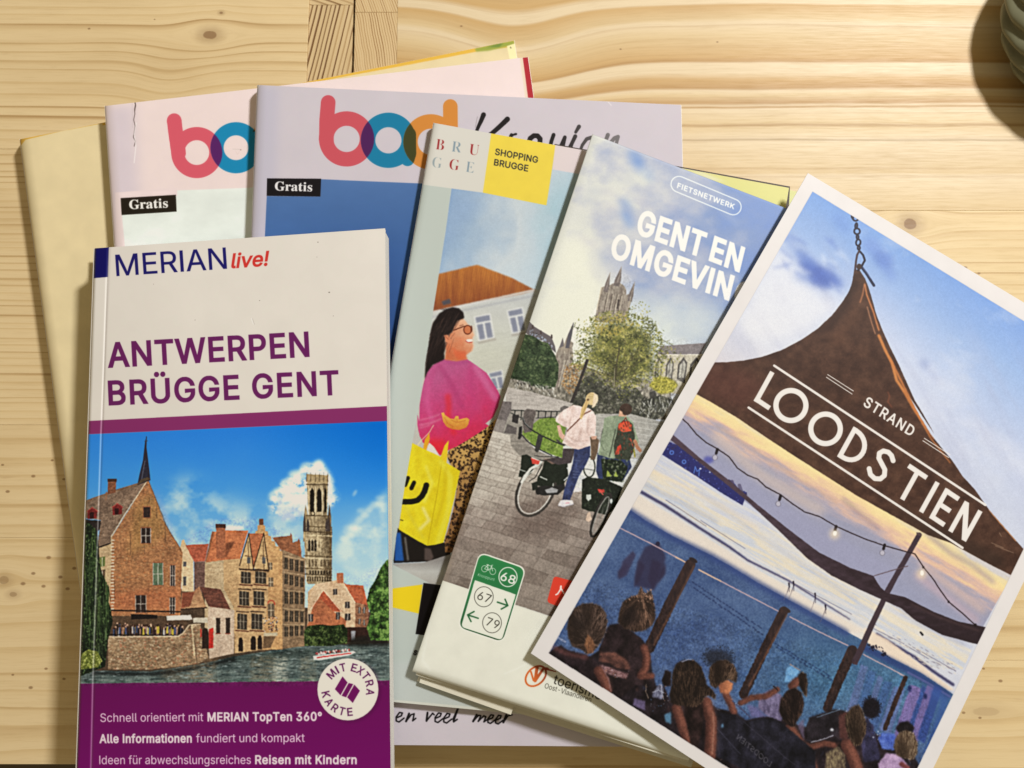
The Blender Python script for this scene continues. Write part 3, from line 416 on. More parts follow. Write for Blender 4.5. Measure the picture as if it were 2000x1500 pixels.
    for x in (1648, 1664, 1680): C.poly(z5([(x-6, 345), (x-6, 295), (x, 280), (x+6, 295), (x+6, 345)]), (44, 36, 28))
    for x in (1648, 1665, 1682, 1712, 1730, 1748): C.poly(z5([(x-4, 428), (x-4, 395), (x, 387), (x+4, 395), (x+4, 428)]), (96, 78, 54))
    for x in range(1652, 1760, 15): C.poly(z5([(x-4, 468), (x-4, 452), (x, 446), (x+4, 452), (x+4, 468)]), (50, 38, 26))
    for x in range(1640, 1766, 13): C.line(z5([(x, 504), (x, 484)]), 2.2, (60, 46, 30))
    for x in range(1628, 1770, 10): C.line(z5([(x, 258), (x, 226)]), 1.0, (80, 64, 42), .7)
    for x, y in ((1622, 140), (1752, 132), (1640, 170), (1741, 168)): C.poly(z5([(x-8, 238), (x-7, 190), (x, y), (x+7, 190), (x+8, 238)]), (74, 62, 56))
    C.dots(z5([(1618, 215), (1768, 215), (1768, 505), (1640, 515)]), 260, .4, 1.0, [(60, 48, 32), (230, 210, 170)], asp=2, rot=90, jr=12, a=.5)
    # right-hand houses
    C.poly(z5([(1820, 520), (1935, 528), (1945, 570), (1962, 632), (1890, 620)]), brick((200, 104, 62), (150, 72, 48), 50))
    C.poly(z5([(1890, 600), (1965, 632), (1960, 800), (1890, 800)]), brick((190, 140, 100), (110, 70, 50), 51))
    C.poly(z5([(1680, 520), (1790, 500), (1795, 465), (1828, 462), (1832, 515), (1892, 622), (1892, 800), (1636, 800), (1640, 560)]), brick((222, 190, 150), (188, 150, 112), 52))
    C.poly(z5([(1830, 510), (1895, 618), (1962, 634), (1905, 565)]), brick((206, 108, 66), (160, 80, 52), 53))
    C.poly(z5([(1793, 462), (1829, 460), (1829, 515), (1797, 515)]), (176, 104, 70))
    C.poly(z5([(1722, 550), (1826, 668), (1690, 664), (1660, 640)]), brick((204, 100, 60), (140, 66, 44), 54))
    C.poly(z5([(1660, 660), (1700, 590), (1780, 670), (1845, 712), (1840, 760), (1636, 745)]), brick((196, 116, 72), (150, 84, 56), 55))
    C.line(z5([(1655, 655), (1722, 552), (1820, 668)]), 1.6, (236, 206, 166)); C.line(z5([(1833, 520), (1892, 620)]), 1.4, (240, 214, 172))
    for (x, y, w, h) in [(1785, 562, 22, 30), (1850, 632, 26, 34), (1852, 695, 30, 36), (1800, 690, 20, 40), (1655, 700, 26, 40), (1915, 660, 12, 34), (1940, 660, 12, 34), (1915, 720, 12, 30), (1940, 725, 10, 30)]:
        C.poly(z5([(x-w/2, y-h/2), (x+w/2, y-h/2), (x+w/2, y+h/2), (x-w/2, y+h/2)]), (66, 56, 52)); C.line(z5([(x, y-h/2), (x, y+h/2)]), .9, (226, 210, 186))
    C.poly(z5([(1845, 750), (1960, 750), (1965, 820), (1850, 830)]), (60, 36, 30)); C.poly(z5([(1870, 770), (1895, 770), (1890, 820), (1872, 820)]), (170, 176, 180), a=.7)
    # building with many windows
    C.poly(z5([(1450, 272), (1545, 262), (1548, 246), (1556, 262), (1560, 300), (1585, 290), (1592, 276), (1600, 300), (1608, 380), (1500, 345)]), brick((178, 112, 72), (120, 74, 50), 60))
    C.poly(z5([(1500, 335), (1626, 385), (1622, 850), (1505, 866)]), brick((168, 136, 100), (112, 88, 64), 61))
    for r, (ya, yb) in enumerate([(378, 440), (465, 520), (560, 625), (660, 720), (745, 800)]):
        for c in range(4):
            xa = 1516+c*28; dy = (c*6 if r < 2 else c*1) if r < 4 else -c*2
            C.poly(z5([(xa, ya+dy), (xa+17, ya+dy+3), (xa+17, yb+dy), (xa, yb+dy)]), (52, 44, 36)); C.line(z5([(xa+8.5, ya+dy), (xa+8.5, yb+dy)]), .8, (186, 160, 122), .8)
            C.line(z5([(xa, (ya+yb)/2+dy), (xa+17, (ya+yb)/2+dy)]), .7, (170, 144, 108), .7)
        C.line(z5([(1503, ya-10), (1624, ya+14-r*5)]), 1.2, (206, 176, 132), .7)
    # stepped gable house
    stp = z5([(1360, 262), (1360, 238), (1372, 238), (1372, 206), (1383, 206), (1383, 176), (1400, 176), (1401, 206), (1412, 208), (1414, 238), (1426, 240), (1430, 262), (1444, 264), (1448, 290), (1464, 292), (1468, 318), (1488, 320), (1492, 340), (1504, 345), (1505, 868), (1400, 870), (1420, 440)])
    C.poly(stp, brick((216, 168, 108), (170, 122, 78), 62)); C.poly(z5([(1380, 172), (1403, 172), (1403, 206), (1381, 206)]), (110, 70, 50))
    for (x, y, w, h) in [(1441, 510, 30, 50), (1441, 425, 20, 40), (1444, 660, 36, 70)]:
        C.poly(z5([(x-w/2, y-h/2), (x+w/2, y-h/2), (x+w/2, y+h/2), (x-w/2, y+h/2)]), (112, 92, 70)); C.lines([z5([(x, y-h/2), (x, y+h/2)]), z5([(x-w/2, y), (x+w/2, y)])], 1, (220, 196, 156))
    C.line([z5(1444+20*math.cos(a), 630+22*math.sin(a)) for a in np.linspace(3.14, 6.28, 9)], 2.0, (190, 70, 50))
    # middle, cream house
    C.poly(z5([(960, 325), (968, 288), (980, 282), (990, 310), (1030, 395), (1032, 560), (968, 560)]), brick((224, 196, 150), (196, 160, 116), 63))
    C.poly(z5([(988, 312), (1112, 306), (1092, 400), (1034, 402)]), brick((200, 104, 72), (160, 78, 54), 64)); C.poly(z5([(1034, 402), (1100, 400), (1100, 570), (1034, 560)]), brick((128, 96, 84), (98, 70, 60), 65))
    for y in (420, 500, 520): C.poly(z5([(975, y-20), (992, y-20), (992, y+8), (975, y+8)]), (90, 84, 80))
    # chimney house
    C.poly(z5([(1092, 400), (1192, 392), (1200, 540), (1250, 660), (1250, 760), (1090, 760)]), brick((206, 180, 138), (170, 140, 102), 66))
    C.poly(z5([(1190, 392), (1280, 382), (1350, 440), (1432, 445), (1424, 640), (1410, 740), (1400, 870), (1250, 890), (1244, 640), (1192, 545)]), brick((214, 174, 120), (170, 130, 88), 67))
    C.poly(z5([(1136, 242), (1200, 234), (1322, 236), (1280, 384), (1192, 392), (1098, 405)]), brick((206, 124, 76), (170, 92, 58), 68))
    C.poly(z5([(1320, 250), (1404, 250), (1410, 262), (1360, 430), (1348, 440)]), brick((206, 124, 76), (150, 84, 54), 69))
    C.poly(z5([(1150, 200), (1201, 200), (1198, 385), (1152, 385)]), brick((178, 108, 70), (140, 80, 54), 70)); C.poly(z5([(1149, 200), (1202, 200), (1202, 222), (1149, 222)]), (74, 46, 36))
    C.poly(z5([(1201, 300), (1255, 292), (1200, 380)]), (80, 46, 34), a=.6, blur=1); C.poly(z5([(1130, 240), (1144, 240), (1100, 400), (1092, 402)]), (150, 96, 66))
    for ax, x0_, x1_, yb in ((1325, 1276, 1350, 440), (1405, 1352, 1432, 446)):
        C.poly(z5([(ax, 246), (x0_, yb-20), (x0_+8, yb), (x1_, yb)]), brick((216, 178, 122), (180, 140, 92), 71))
        C.lines([z5([(ax, 250), (x0_, yb-18)]), z5([(ax, 250), (x1_, yb)])], 1.8, (72, 50, 36)); C.line(z5([(x0_, yb), (x1_, yb+4)]), 2.6, (74, 50, 36))
        C.lines([z5([(ax-3, 290), (ax+1, yb)]), z5([(ax-22, 370), (ax+22, 374)])], 1.2, (90, 64, 44)); C.poly(z5([(ax-9, 376), (ax+10, 378), (ax+10, 412), (ax-9, 410)]), (96, 90, 84))
        for (ya, yc) in [(452, 515), (556, 632), (676, 760)]:
            sh = -(ya-450)*.09
            C.poly(z5([(x0_+8+sh, ya), (x1_-14+sh, ya+6), (x1_-14+sh, yc+4), (x0_+8+sh, yc)]), (66, 56, 46))
            for q in (.33, .66): C.line(z5([(x0_+8+sh+(x1_-x0_-22)*q, ya), (x0_+8+sh+(x1_-x0_-22)*q, yc)]), .9, (176, 160, 132))
            C.line(z5([(x0_+8+sh, (ya+yc)/2), (x1_-14+sh, (ya+yc)/2+3)]), .8, (176, 160, 132)); C.line(z5([(x0_+sh, yc+8), (x1_-6+sh, yc+12)]), 2.2, (96, 52, 38))
            C.line(z5([(x0_+4+sh, ya-10), (x1_-6+sh, ya-6)]), 2.0, (70, 48, 36))
    for x, y, r in ((1282, 842, 12), (1350, 834, 14), (1384, 830, 12)): C.poly(z5([(x-r, y+38), (x-r, y-20), (x-r*.5, y-36), (x+r*.5, y-36), (x+r, y-20), (x+r, y+38)]), (44, 32, 28))
    C.dots(z5([(1400, 700), (1480, 690), (1480, 775), (1405, 775)]), 90, .6, 1.6, [(30, 26, 28), (200, 190, 180), (120, 60, 50), (50, 60, 80)], a=.9)
    C.poly(z5([(1405, 780), (1478, 778), (1478, 796), (1405, 798)]), (196, 176, 140)); C.poly(z5([(1405, 798), (1470, 798), (1440, 860), (1400, 864)]), (84, 64, 48), a=.7)
    # small roof and bay by the water
    C.poly(z5([(970, 566), (1030, 560), (1062, 532), (1100, 650), (960, 655)]), brick((196, 150, 104), (150, 100, 70), 72)); C.poly(z5([(972, 566), (1036, 564), (1010, 640), (966, 648)]), brick((150, 82, 56), (110, 62, 46), 73))
    C.poly(z5([(1064, 534), (1175, 548), (1230, 656), (1110, 640)]), brick((132, 78, 60), (92, 58, 48), 74)); C.line(z5([(960, 655), (1100, 646)]), 2.4, (60, 42, 34))
    for k in range(5): C.line(z5([(1075+k*7, 550+k*20), (1185+k*9, 562+k*20)]), .8, (70, 42, 36), .7)
    C.poly(z5([(1110, 640), (1230, 656), (1248, 660), (1246, 890), (1115, 918), (1105, 730)]), brick((216, 190, 160), (176, 146, 120), 75))
    for x in (1162, 1214): C.poly(z5([(x-12, 700), (x+12, 700), (x+11, 782), (x-11, 782)]), (62, 48, 40)); C.line(z5([(x-13, 784), (x+13, 784)]), 1.6, (140, 60, 44))
    # big brick gable
    C.poly(z5([(520, 325), (600, 262), (600, 640), (575, 680), (535, 560)]), brick((206, 176, 130), (170, 136, 96), 76))
    for x, y in ((545, 405), (545, 475)): C.poly(z5([(x-18, y-28), (x+16, y-32), (x+14, y+20), (x-16, y+24)]), (108, 118, 62) if y < 450 else (92, 66, 50)); C.line(z5([(x, y-28), (x, y+22)]), 1.2, (226, 214, 184))
    gb = [(289, 936), (300, 962)]+z5([(870, 180), (885, 210), (905, 245), (960, 325), (972, 350), (966, 500), (962, 665), (958, 735), (590, 735), (585, 660), (598, 265)])
    C.poly(gb, brick((190, 130, 82), (138, 92, 60), 77))
    C.dots(gb, 1500, .5, 1.3, [(222, 158, 104), (132, 76, 48), (206, 120, 64), (186, 150, 104), (112, 74, 54)], asp=2.0, rot=0, jr=8, a=.55)
    C.poly(z5([(590, 560), (960, 540), (962, 665), (588, 662)]), (206, 96, 58), a=.28, blur=6); C.poly([(262, 990), (300, 960), (330, 1040), (250, 1090)], (150, 120, 62), a=.4, blur=8)
    for k in range(22): C.line([(217+R.rand()*2, 1055+k*6.4), (221+R.rand()*2, 1055+k*6.4)], 2.6, (226, 208, 176), .8)
    C.line([(289, 936), (325, 1027), (350, 1068), (355, 1080)], 1.6, (110, 76, 50), .8)
    for (a_, b_, c_, d_) in [(765, 110, 800, 165), (752, 222, 802, 302), (815, 408, 868, 525), (908, 420, 932, 530), (722, 580, 778, 672), (905, 592, 932, 680)]:
        C.poly(z5([(a_-4, b_-6), (c_+4, b_-6), (c_+4, d_+4), (a_-4, d_+4)]), (150, 92, 60)); C.poly(z5([(a_, b_), (c_, b_), (c_, d_), (a_, d_)]), (58, 44, 40) if b_ != 408 else (96, 112, 84))
        if b_ > 110: C.lines([z5([((a_+c_)/2, b_), ((a_+c_)/2, d_)]), z5([(a_, (b_+d_)/2), (c_, (b_+d_)/2)])]+[z5([(a_, b_), (a_, d_)]), z5([(c_, b_), (c_, d_)])], 1.2, (206, 196, 176), .9)
    for x, ya, yb in ((695, 250, 360), (795, 60, 95), (610, 500, 600), (770, 310, 360), (835, 90, 170), (880, 190, 300)): C.line(z5([(x, ya), (x, yb)]), 1.0, (70, 50, 40), .7)
    C.line(z5([(586, 660), (960, 668)]), 3.0, (54, 38, 32)); 
    C.poly([(165, 978), (230, 955), (283, 939), (289, 936), (252, 990), (217, 1047), (216, 1060), (190, 1070), (197, 1016), (165, 1012)], brick((150, 122, 98), (104, 82, 66), 78))
    C.dots([(168, 978), (283, 939), (252, 990), (217, 1047), (190, 1070), (165, 1012)], 500, .4, .9, [(172, 144, 118), (92, 72, 58)], asp=2.6, rot=-30, jr=12, a=.5)
    C.line([(289, 937), (252, 992), (217, 1048)], 1.8, (214, 186, 146)); C.line([(190, 1070), (216, 1061)], 2.4, (52, 40, 34))
    C.poly([(211, 936), (227, 936), (226, 962), (210, 966)], brick((150, 96, 66), (104, 64, 46), 79)); C.poly([(210, 935), (228, 935), (228, 941), (210, 941)], (70, 48, 38)); C.line([(208, 962), (207, 976)], 3, (140, 100, 74))
    for x, y in ((229, 996), (180, 1004)):
        C.poly([(x-9, y+10), (x-9, y-6), (x, y-12), (x+10, y-6), (x+9, y+8)], (120, 40, 38)); C.poly([(x-5, y+9), (x-5, y-3), (x+3, y-4), (x+3, y+9)], (58, 24, 26)); C.line([(x-10, y-5), (x, y-13), (x+11, y-5)], 1.6, (170, 70, 60))
    C.poly([(165, 1014), (197, 1017), (195, 1034), (180, 1046), (160, 1046)], (44, 36, 34))
    C.poly([(284, 856), (289, 895), (292, 920), (294, 938), (268, 948), (272, 928), (279, 900)], (48, 46, 58)); C.line([(285, 893), (286, 853)], 1.6, (52, 44, 44)); C.line([(282, 862), (289, 861)], 1.0, (70, 58, 50)); C.line([(283, 900), (276, 940)], 1.4, (112, 112, 124), .7)
    C.poly([(266, 948), (294, 936), (288, 932), (276, 936)], (90, 74, 56))
    # terrace, awnings and people
    C.poly(z5([(585, 690), (960, 690), (1010, 735), (990, 800), (585, 800)]), (92, 70, 52))
    C.poly(z5([(696, 680), (838, 684), (838, 704), (700, 708)]), (38, 30, 28)); C.poly(z5([(886, 690), (1016, 684), (1026, 710), (890, 714)]), (214, 204, 184)); C.poly(z5([(1028, 700), (1104, 698), (1108, 726), (1030, 726)]), (196, 182, 156))
    for k in range(120):
        x, y = 600+R.rand()*375, 752+R.randn()*8; c = [(28, 26, 30), (60, 40, 40), (190, 180, 168), (70, 80, 110), (36, 30, 28), (150, 110, 90), (196, 170, 60)][R.randint(7)]
        C.poly(z5([(x-4, y), (x+4, y), (x+5, y+38), (x-5, y+38)]), c, a=.95); C.ell(*z5(x, y-4), 1.7, 2.0, (60, 40, 32) if R.rand() < .6 else (196, 150, 120))
    C.line(z5([(586, 790), (960, 794), (990, 760)]), 1.6, (30, 26, 24), .9)
    wl = z5([(575, 802), (950, 797), (975, 780), (1008, 738), (1066, 732), (1112, 915), (1050, 945), (960, 958), (800, 976), (575, 974)])
    C.poly(wl, brick((186, 152, 112), (112, 88, 64), 80)); C.dots(wl, 1400, .6, 1.7, [(206, 174, 132), (98, 76, 56), (150, 112, 78), (170, 96, 66), (220, 196, 160)], asp=1.8, rot=0, jr=25, a=.5)
    C.line(z5([(578, 802), (950, 798), (975, 781), (1008, 738), (1068, 734)]), 2.0, (214, 186, 148)); C.line(z5([(1012, 740), (1040, 850), (1050, 944)]), 1.6, (96, 74, 56), .8); C.line(z5([(1022, 742), (1036, 900)]), 3.2, (222, 196, 150), .7)
    C.poly(z5([(1076, 865), (1076, 770), (1088, 752), (1102, 756), (1112, 780), (1112, 862)]), (52, 36, 30)); C.poly(z5([(1113, 760), (1137, 752), (1136, 858), (1112, 866)]), (190, 46, 36)); C.poly(z5([(1066, 760), (1074, 758), (1074, 800), (1066, 804)]), (170, 50, 40))
    # willow, bush, hedge, right tree, boat
    grn = [(30, 44, 26), (52, 72, 40), (22, 32, 20), (78, 98, 52), (60, 82, 44)]
    wil = z5([(430, 190), (470, 190), (520, 240), (530, 400), (560, 560), (590, 650), (600, 720), (575, 820), (560, 960), (430, 1010), (400, 1000)])
    C.poly(wil, (28, 38, 26)); 
    for k in range(150):
        x = 440+R.rand()*140; ya = 220+R.rand()*500; L = 60+R.rand()*200
        if x > 520: ya = max(ya, 420+(x-520)*2)
        x2 = x+R.randn()*8; C.line(z5([(x, ya), (x2, ya+L)]), 1.0+1.8*R.rand(), grn[R.randint(5)], .85, taper=.5)
    for k in range(70):
        x = 470+R.rand()*100; ya = 380+R.rand()*480; C.line(z5([(x, ya), (x+R.randn()*4, ya+40+R.rand()*70)]), .9, (112, 134, 84), .6, taper=.4)
    C.dots(wil, 1300, .6, 1.7, grn+[(98, 120, 70)], asp=1.8, rot=80, jr=30, a=.8)
    bs = z5([(425, 900), (470, 868), (520, 880), (545, 930), (520, 965), (430, 975)]); C.poly(bs, (96, 104, 40)); C.dots(bs, 500, .7, 1.8, [(150, 156, 66), (70, 80, 30), (120, 130, 50), (172, 176, 92)], a=.85)
    hd = z5([(1620, 770), (1640, 745), (1700, 735), (1760, 742), (1830, 735), (1850, 760), (1850, 835), (1760, 850), (1622, 850)]); C.poly(hd, (34, 48, 24)); C.dots(hd, 1300, .6, 1.7, [(18, 26, 14), (30, 42, 22), (50, 68, 32), (76, 94, 46), (104, 120, 62)], a=.85, clump=7)
    C.poly([(690, 1245), (724, 1240), (770, 1245), (770, 1262), (676, 1262)], (30, 30, 26), a=.8, blur=2)
    tr = [(770, 1088), (755, 1094), (742, 1112), (732, 1135), (722, 1150), (716, 1175), (724, 1200), (716, 1225), (724, 1250), (770, 1252)]
    C.poly(tr, (52, 78, 34)); C.dots(tr, 2600, .7, 1.9, [(22, 34, 18), (38, 58, 26), (60, 90, 38), (84, 122, 50), (124, 158, 74)], asp=1.5, a=.85, clump=9)
    C.poly(z5([(1668, 905), (1880, 878), (1895, 884), (1860, 900), (1700, 926), (1672, 922)]), (226, 216, 206)); C.line(z5([(1690, 912), (1870, 888)]), 2.2, (190, 50, 44))
    for k in range(60):
        x = 1682+R.rand()*180; y = 894-(x-1682)*.12+R.rand()*8-6; C.ell(*z5(x, y), 1.5, 2.3, [(226, 214, 200), (200, 110, 90), (60, 50, 56), (236, 200, 190), (150, 60, 60)][R.randint(5)])
    C.within(None)
    town = [(140, 980), (210, 965), (212, 938), (228, 938), (230, 955), (276, 942), (284, 880), (292, 938), (300, 965), (352, 1062), (420, 1015), (500, 1010), (560, 1040), (596, 1050), (600, 920), (645, 920), (650, 1110), (700, 1130), (770, 1080), (770, 1340), (140, 1340)]
    C.soften(town, .2, .02, warp=.38, detail=.24, local=.25, sat=-.16); C.soften(box, .40, .012, contrast=.13, local=.25)
    # printed map button
    C.ell(682, 1349, 61, 61, (58, 6, 46), a=.5, blur=3); C.ell(679.5, 1346.5, 59.5, 60.5, (226, 218, 200))
    def arc(ch, ang, rad, cap, out=True):
        a_ = math.radians(ang); c = np.array([679.5+rad*math.sin(a_), 1346.5-rad*math.cos(a_)])
        rt = np.array([math.cos(a_), math.sin(a_)]); up = np.array([math.sin(a_), -math.cos(a_)])
        if not out: rt, up = -rt, -up
        wd = FONT['s'][ch][0]*cap*.78; 
        if ch == 'I': wd = cap*.16
        b_ = c-up*cap/2; C.text(ch, b_-rt*wd/2, b_+rt*wd/2, col=(92, 26, 80), up=up*cap, bold=.07)
    for ch, an in zip("MIT", (-47, -29, -13)): arc(ch, an, 44, 15)
    for ch, an in zip("EXTRA", (16, 34, 53, 74, 97)): arc(ch, an, 44, 15)
    for ch, an in zip("KARTE", (257, 236, 215, 195, 175)): arc(ch, an, 44, 15, False)
    for p in ([(654, 1346), (669, 1321), (679, 1333), (665, 1358)], [(667, 1359), (681, 1334), (690, 1336), (676, 1362)], [(678, 1362), (692, 1337), (703, 1349), (689, 1373)]): C.poly(p, (104, 16, 84))
    tc = (232, 196, 214); bt = .05
    C.text("Schnell orientiert mit", (196, 1410), (397, 1408.5), 16.5, tc, bold=.01); C.text("MERIAN TopTen 360°", (406, 1408.5), (628, 1407.5), 16.5, (238, 212, 222), bold=.095, track=.06)
    C.text("Alle Informationen", (195, 1451), (374, 1450), 16.5, (238, 212, 222), bold=.095, track=.06); C.text("fundiert und kompakt", (383, 1450), (595, 1449), 16.5, tc, bold=.01)
    C.text("Ideen für abwechslungsreiches", (194, 1492.5), (490, 1492), 16.5, tc, bold=.01); C.text("Reisen mit Kindern", (499, 1492), (696, 1492), 16.5, (238, 212, 222), bold=.095, track=.06)
    # worn hinge and specks
    C.line([(213, 482), (207, 600), (197, 848), (181, 1335), (177, 1530)], 1.8, (246, 238, 228), .6, blur=.5)
    C.line([(215.5, 482), (209.5, 600), (199.5, 848), (183.5, 1335), (179.5, 1530)], 2.6, (120, 100, 100), .18, blur=1)
    for x, y, r in ((621, 473, 1.2), (643, 571, 1.6), (507, 587, 1), (381, 625, .8), (619, 502, .7), (651, 617, .8), (300, 555, .7)): C.ell(x, y, r, r*.7, (90, 80, 70), a=.8)
    C.line([(491, 622), (495, 633)], 1.6, (248, 244, 236), .8); C.line([(493, 622), (497, 634)], 1, (160, 148, 136), .6)  # small crease painted as a highlight beside its shaded line
    return C
# ------------------------------------------------------------------ print 2-4: the three magazines at the bottom
def clean_b(C, stem, ctr, ro, ri, col):
    C.put(C.ringp(ctr[0], ctr[1], ro, ri)+C.stroke(stem, ro-ri), col)
Q_CREAM = [(39, 272), (1004, 79), (1200, 1290), (200, 1470)]
def print_cream():
    C = Print(Q_CREAM, 980, 1230, (216, 194, 148))
    C.tint(Q_CREAM, lambda X, Y: .97+.06*fbm(X/30, Y/30, 3))
    C.poly([(30, 260), (70, 262), (205, 232), (205, 240), (120, 256), (50, 273), (40, 285)], (206, 158, 62))
    C.poly([(200, 230), (520, 160), (700, 130), (860, 102), (1010, 70), (1012, 90), (935, 100), (790, 128), (660, 152), (520, 180), (200, 245)], (216, 168, 62))
    C.poly([(925, 88), (1012, 70), (1009, 86), (985, 92), (955, 99), (930, 101)], (140, 150, 62), a=.95, blur=.8)
    C.poly([(950, 92), (985, 82), (975, 92)], (92, 118, 52), a=.8, blur=.8)
    C.poly([(990, 90), (1008, 84), (1014, 120), (996, 118)], (232, 216, 160))
    C.line([(997, 92), (998, 94)], 1.6, (90, 80, 50)); 
    return C
Q_PINK = [(205, 207), (1031, 111.5), (1205, 1340), (290, 1440)]
def print_pink():
    C = Print(Q_PINK, 900, 1300, (230, 208, 200))
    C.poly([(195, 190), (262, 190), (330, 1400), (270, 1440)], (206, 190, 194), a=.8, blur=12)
    C.tint(Q_PINK, lambda X, Y: .985+.03*fbm(X/40, Y/40, 3))
    red, blu, ora = (208, 86, 98), (22, 128, 168), (222, 146, 66)
    clean_b(C, [(340, 236), (343, 262), (348.5, 299)], (384.4, 298), 50, 24.2, red)
    for dx in (0, 1): C.put(C.stroke([(340.2, 235.6), (343.5, 262), (348.8, 299)], 28.4), red)
    C.put(C.ringp(461, 288.5, 50, 24.2), (96, 150, 190), mode='n', a=0)
    # overlap: print blue over red
    m = C.mask(C.ellp(384.4, 298, 50, 50)); mi = 1-C.mask(C.ellp(384.4, 298, 24.2, 24.2))
    C.put(C.ringp(461, 288.5, 50, 24.2), blu); C.clip = m*mi; C.put(C.ringp(461, 288.5, 50, 24.2), (84, 30, 92)); C.clip = None
    C.put(C.ringp(538, 280, 50, 24.2), ora); C.clip = C.mask(C.ellp(461, 288.5, 50, 50)); C.put(C.ringp(538, 280, 50, 24.2), (36, 50, 40)); C.clip = None
    C.line([(497, 270), (499, 306)], 26, blu)
    C.poly([(232, 376), (480, 367), (700, 350), (1040, 320), (1160, 1250), (310, 1350), (242, 486)], (224, 226, 214))
    C.poly([(225, 376), (346, 366), (346, 382), (240, 388), (238, 420), (248, 520), (228, 520)], (228, 206, 200))
    C.tint([(232, 376), (480, 367), (700, 350), (1040, 320), (1160, 1250), (310, 1350)], lambda X, Y: .95+.1*fbm(X/50, Y/30, 13))
    C.poly(zA([(760, 1248), (1108, 1227), (1113, 1333), (766, 1355)]), (30, 22, 12))
    C.text("Gratis", (252.8, 408.4), (328, 405.2), 17.6, (246, 242, 232), font='r', bold=.03)
    C.line([(262, 195), (264.5, 204), (262.5, 214), (263.5, 222), (261, 234), (264, 246), (262.5, 256), (260.5, 268), (264.5, 276), (262, 286)], 1.3, (74, 58, 52), .95)
    C.line([(263, 196), (265, 206), (263.5, 218)], 2.2, (60, 44, 40), .85, taper=.6); C.line([(266, 240), (262, 262), (265.5, 285), (262, 318)], 1.6, (248, 238, 232), .7)
    C.line([(258, 200), (259, 250)], 1.2, (190, 176, 176), .5); C.ell(470, 292.5, 1.2, 1, (120, 80, 70)); C.line([(454, 291), (470, 292)], 1.4, (206, 190, 180), .8); C.line([(460, 294), (464, 302), (468, 295)], 1.2, (220, 196, 186), .8)
    C.poly([(1020, 105), (1031, 105), (1300, 2000), (1180, 1950), (1062, 400), (1029, 177)], (168, 36, 46)); C.poly([(1014, 105), (1020, 105), (1029.5, 177), (1062, 420), (1050, 420), (1024, 177)], (226, 204, 176), a=.9)
    return C
Q_LAV = [(503, 166), (1330, 205), (1362, 1459), (452, 1453)]
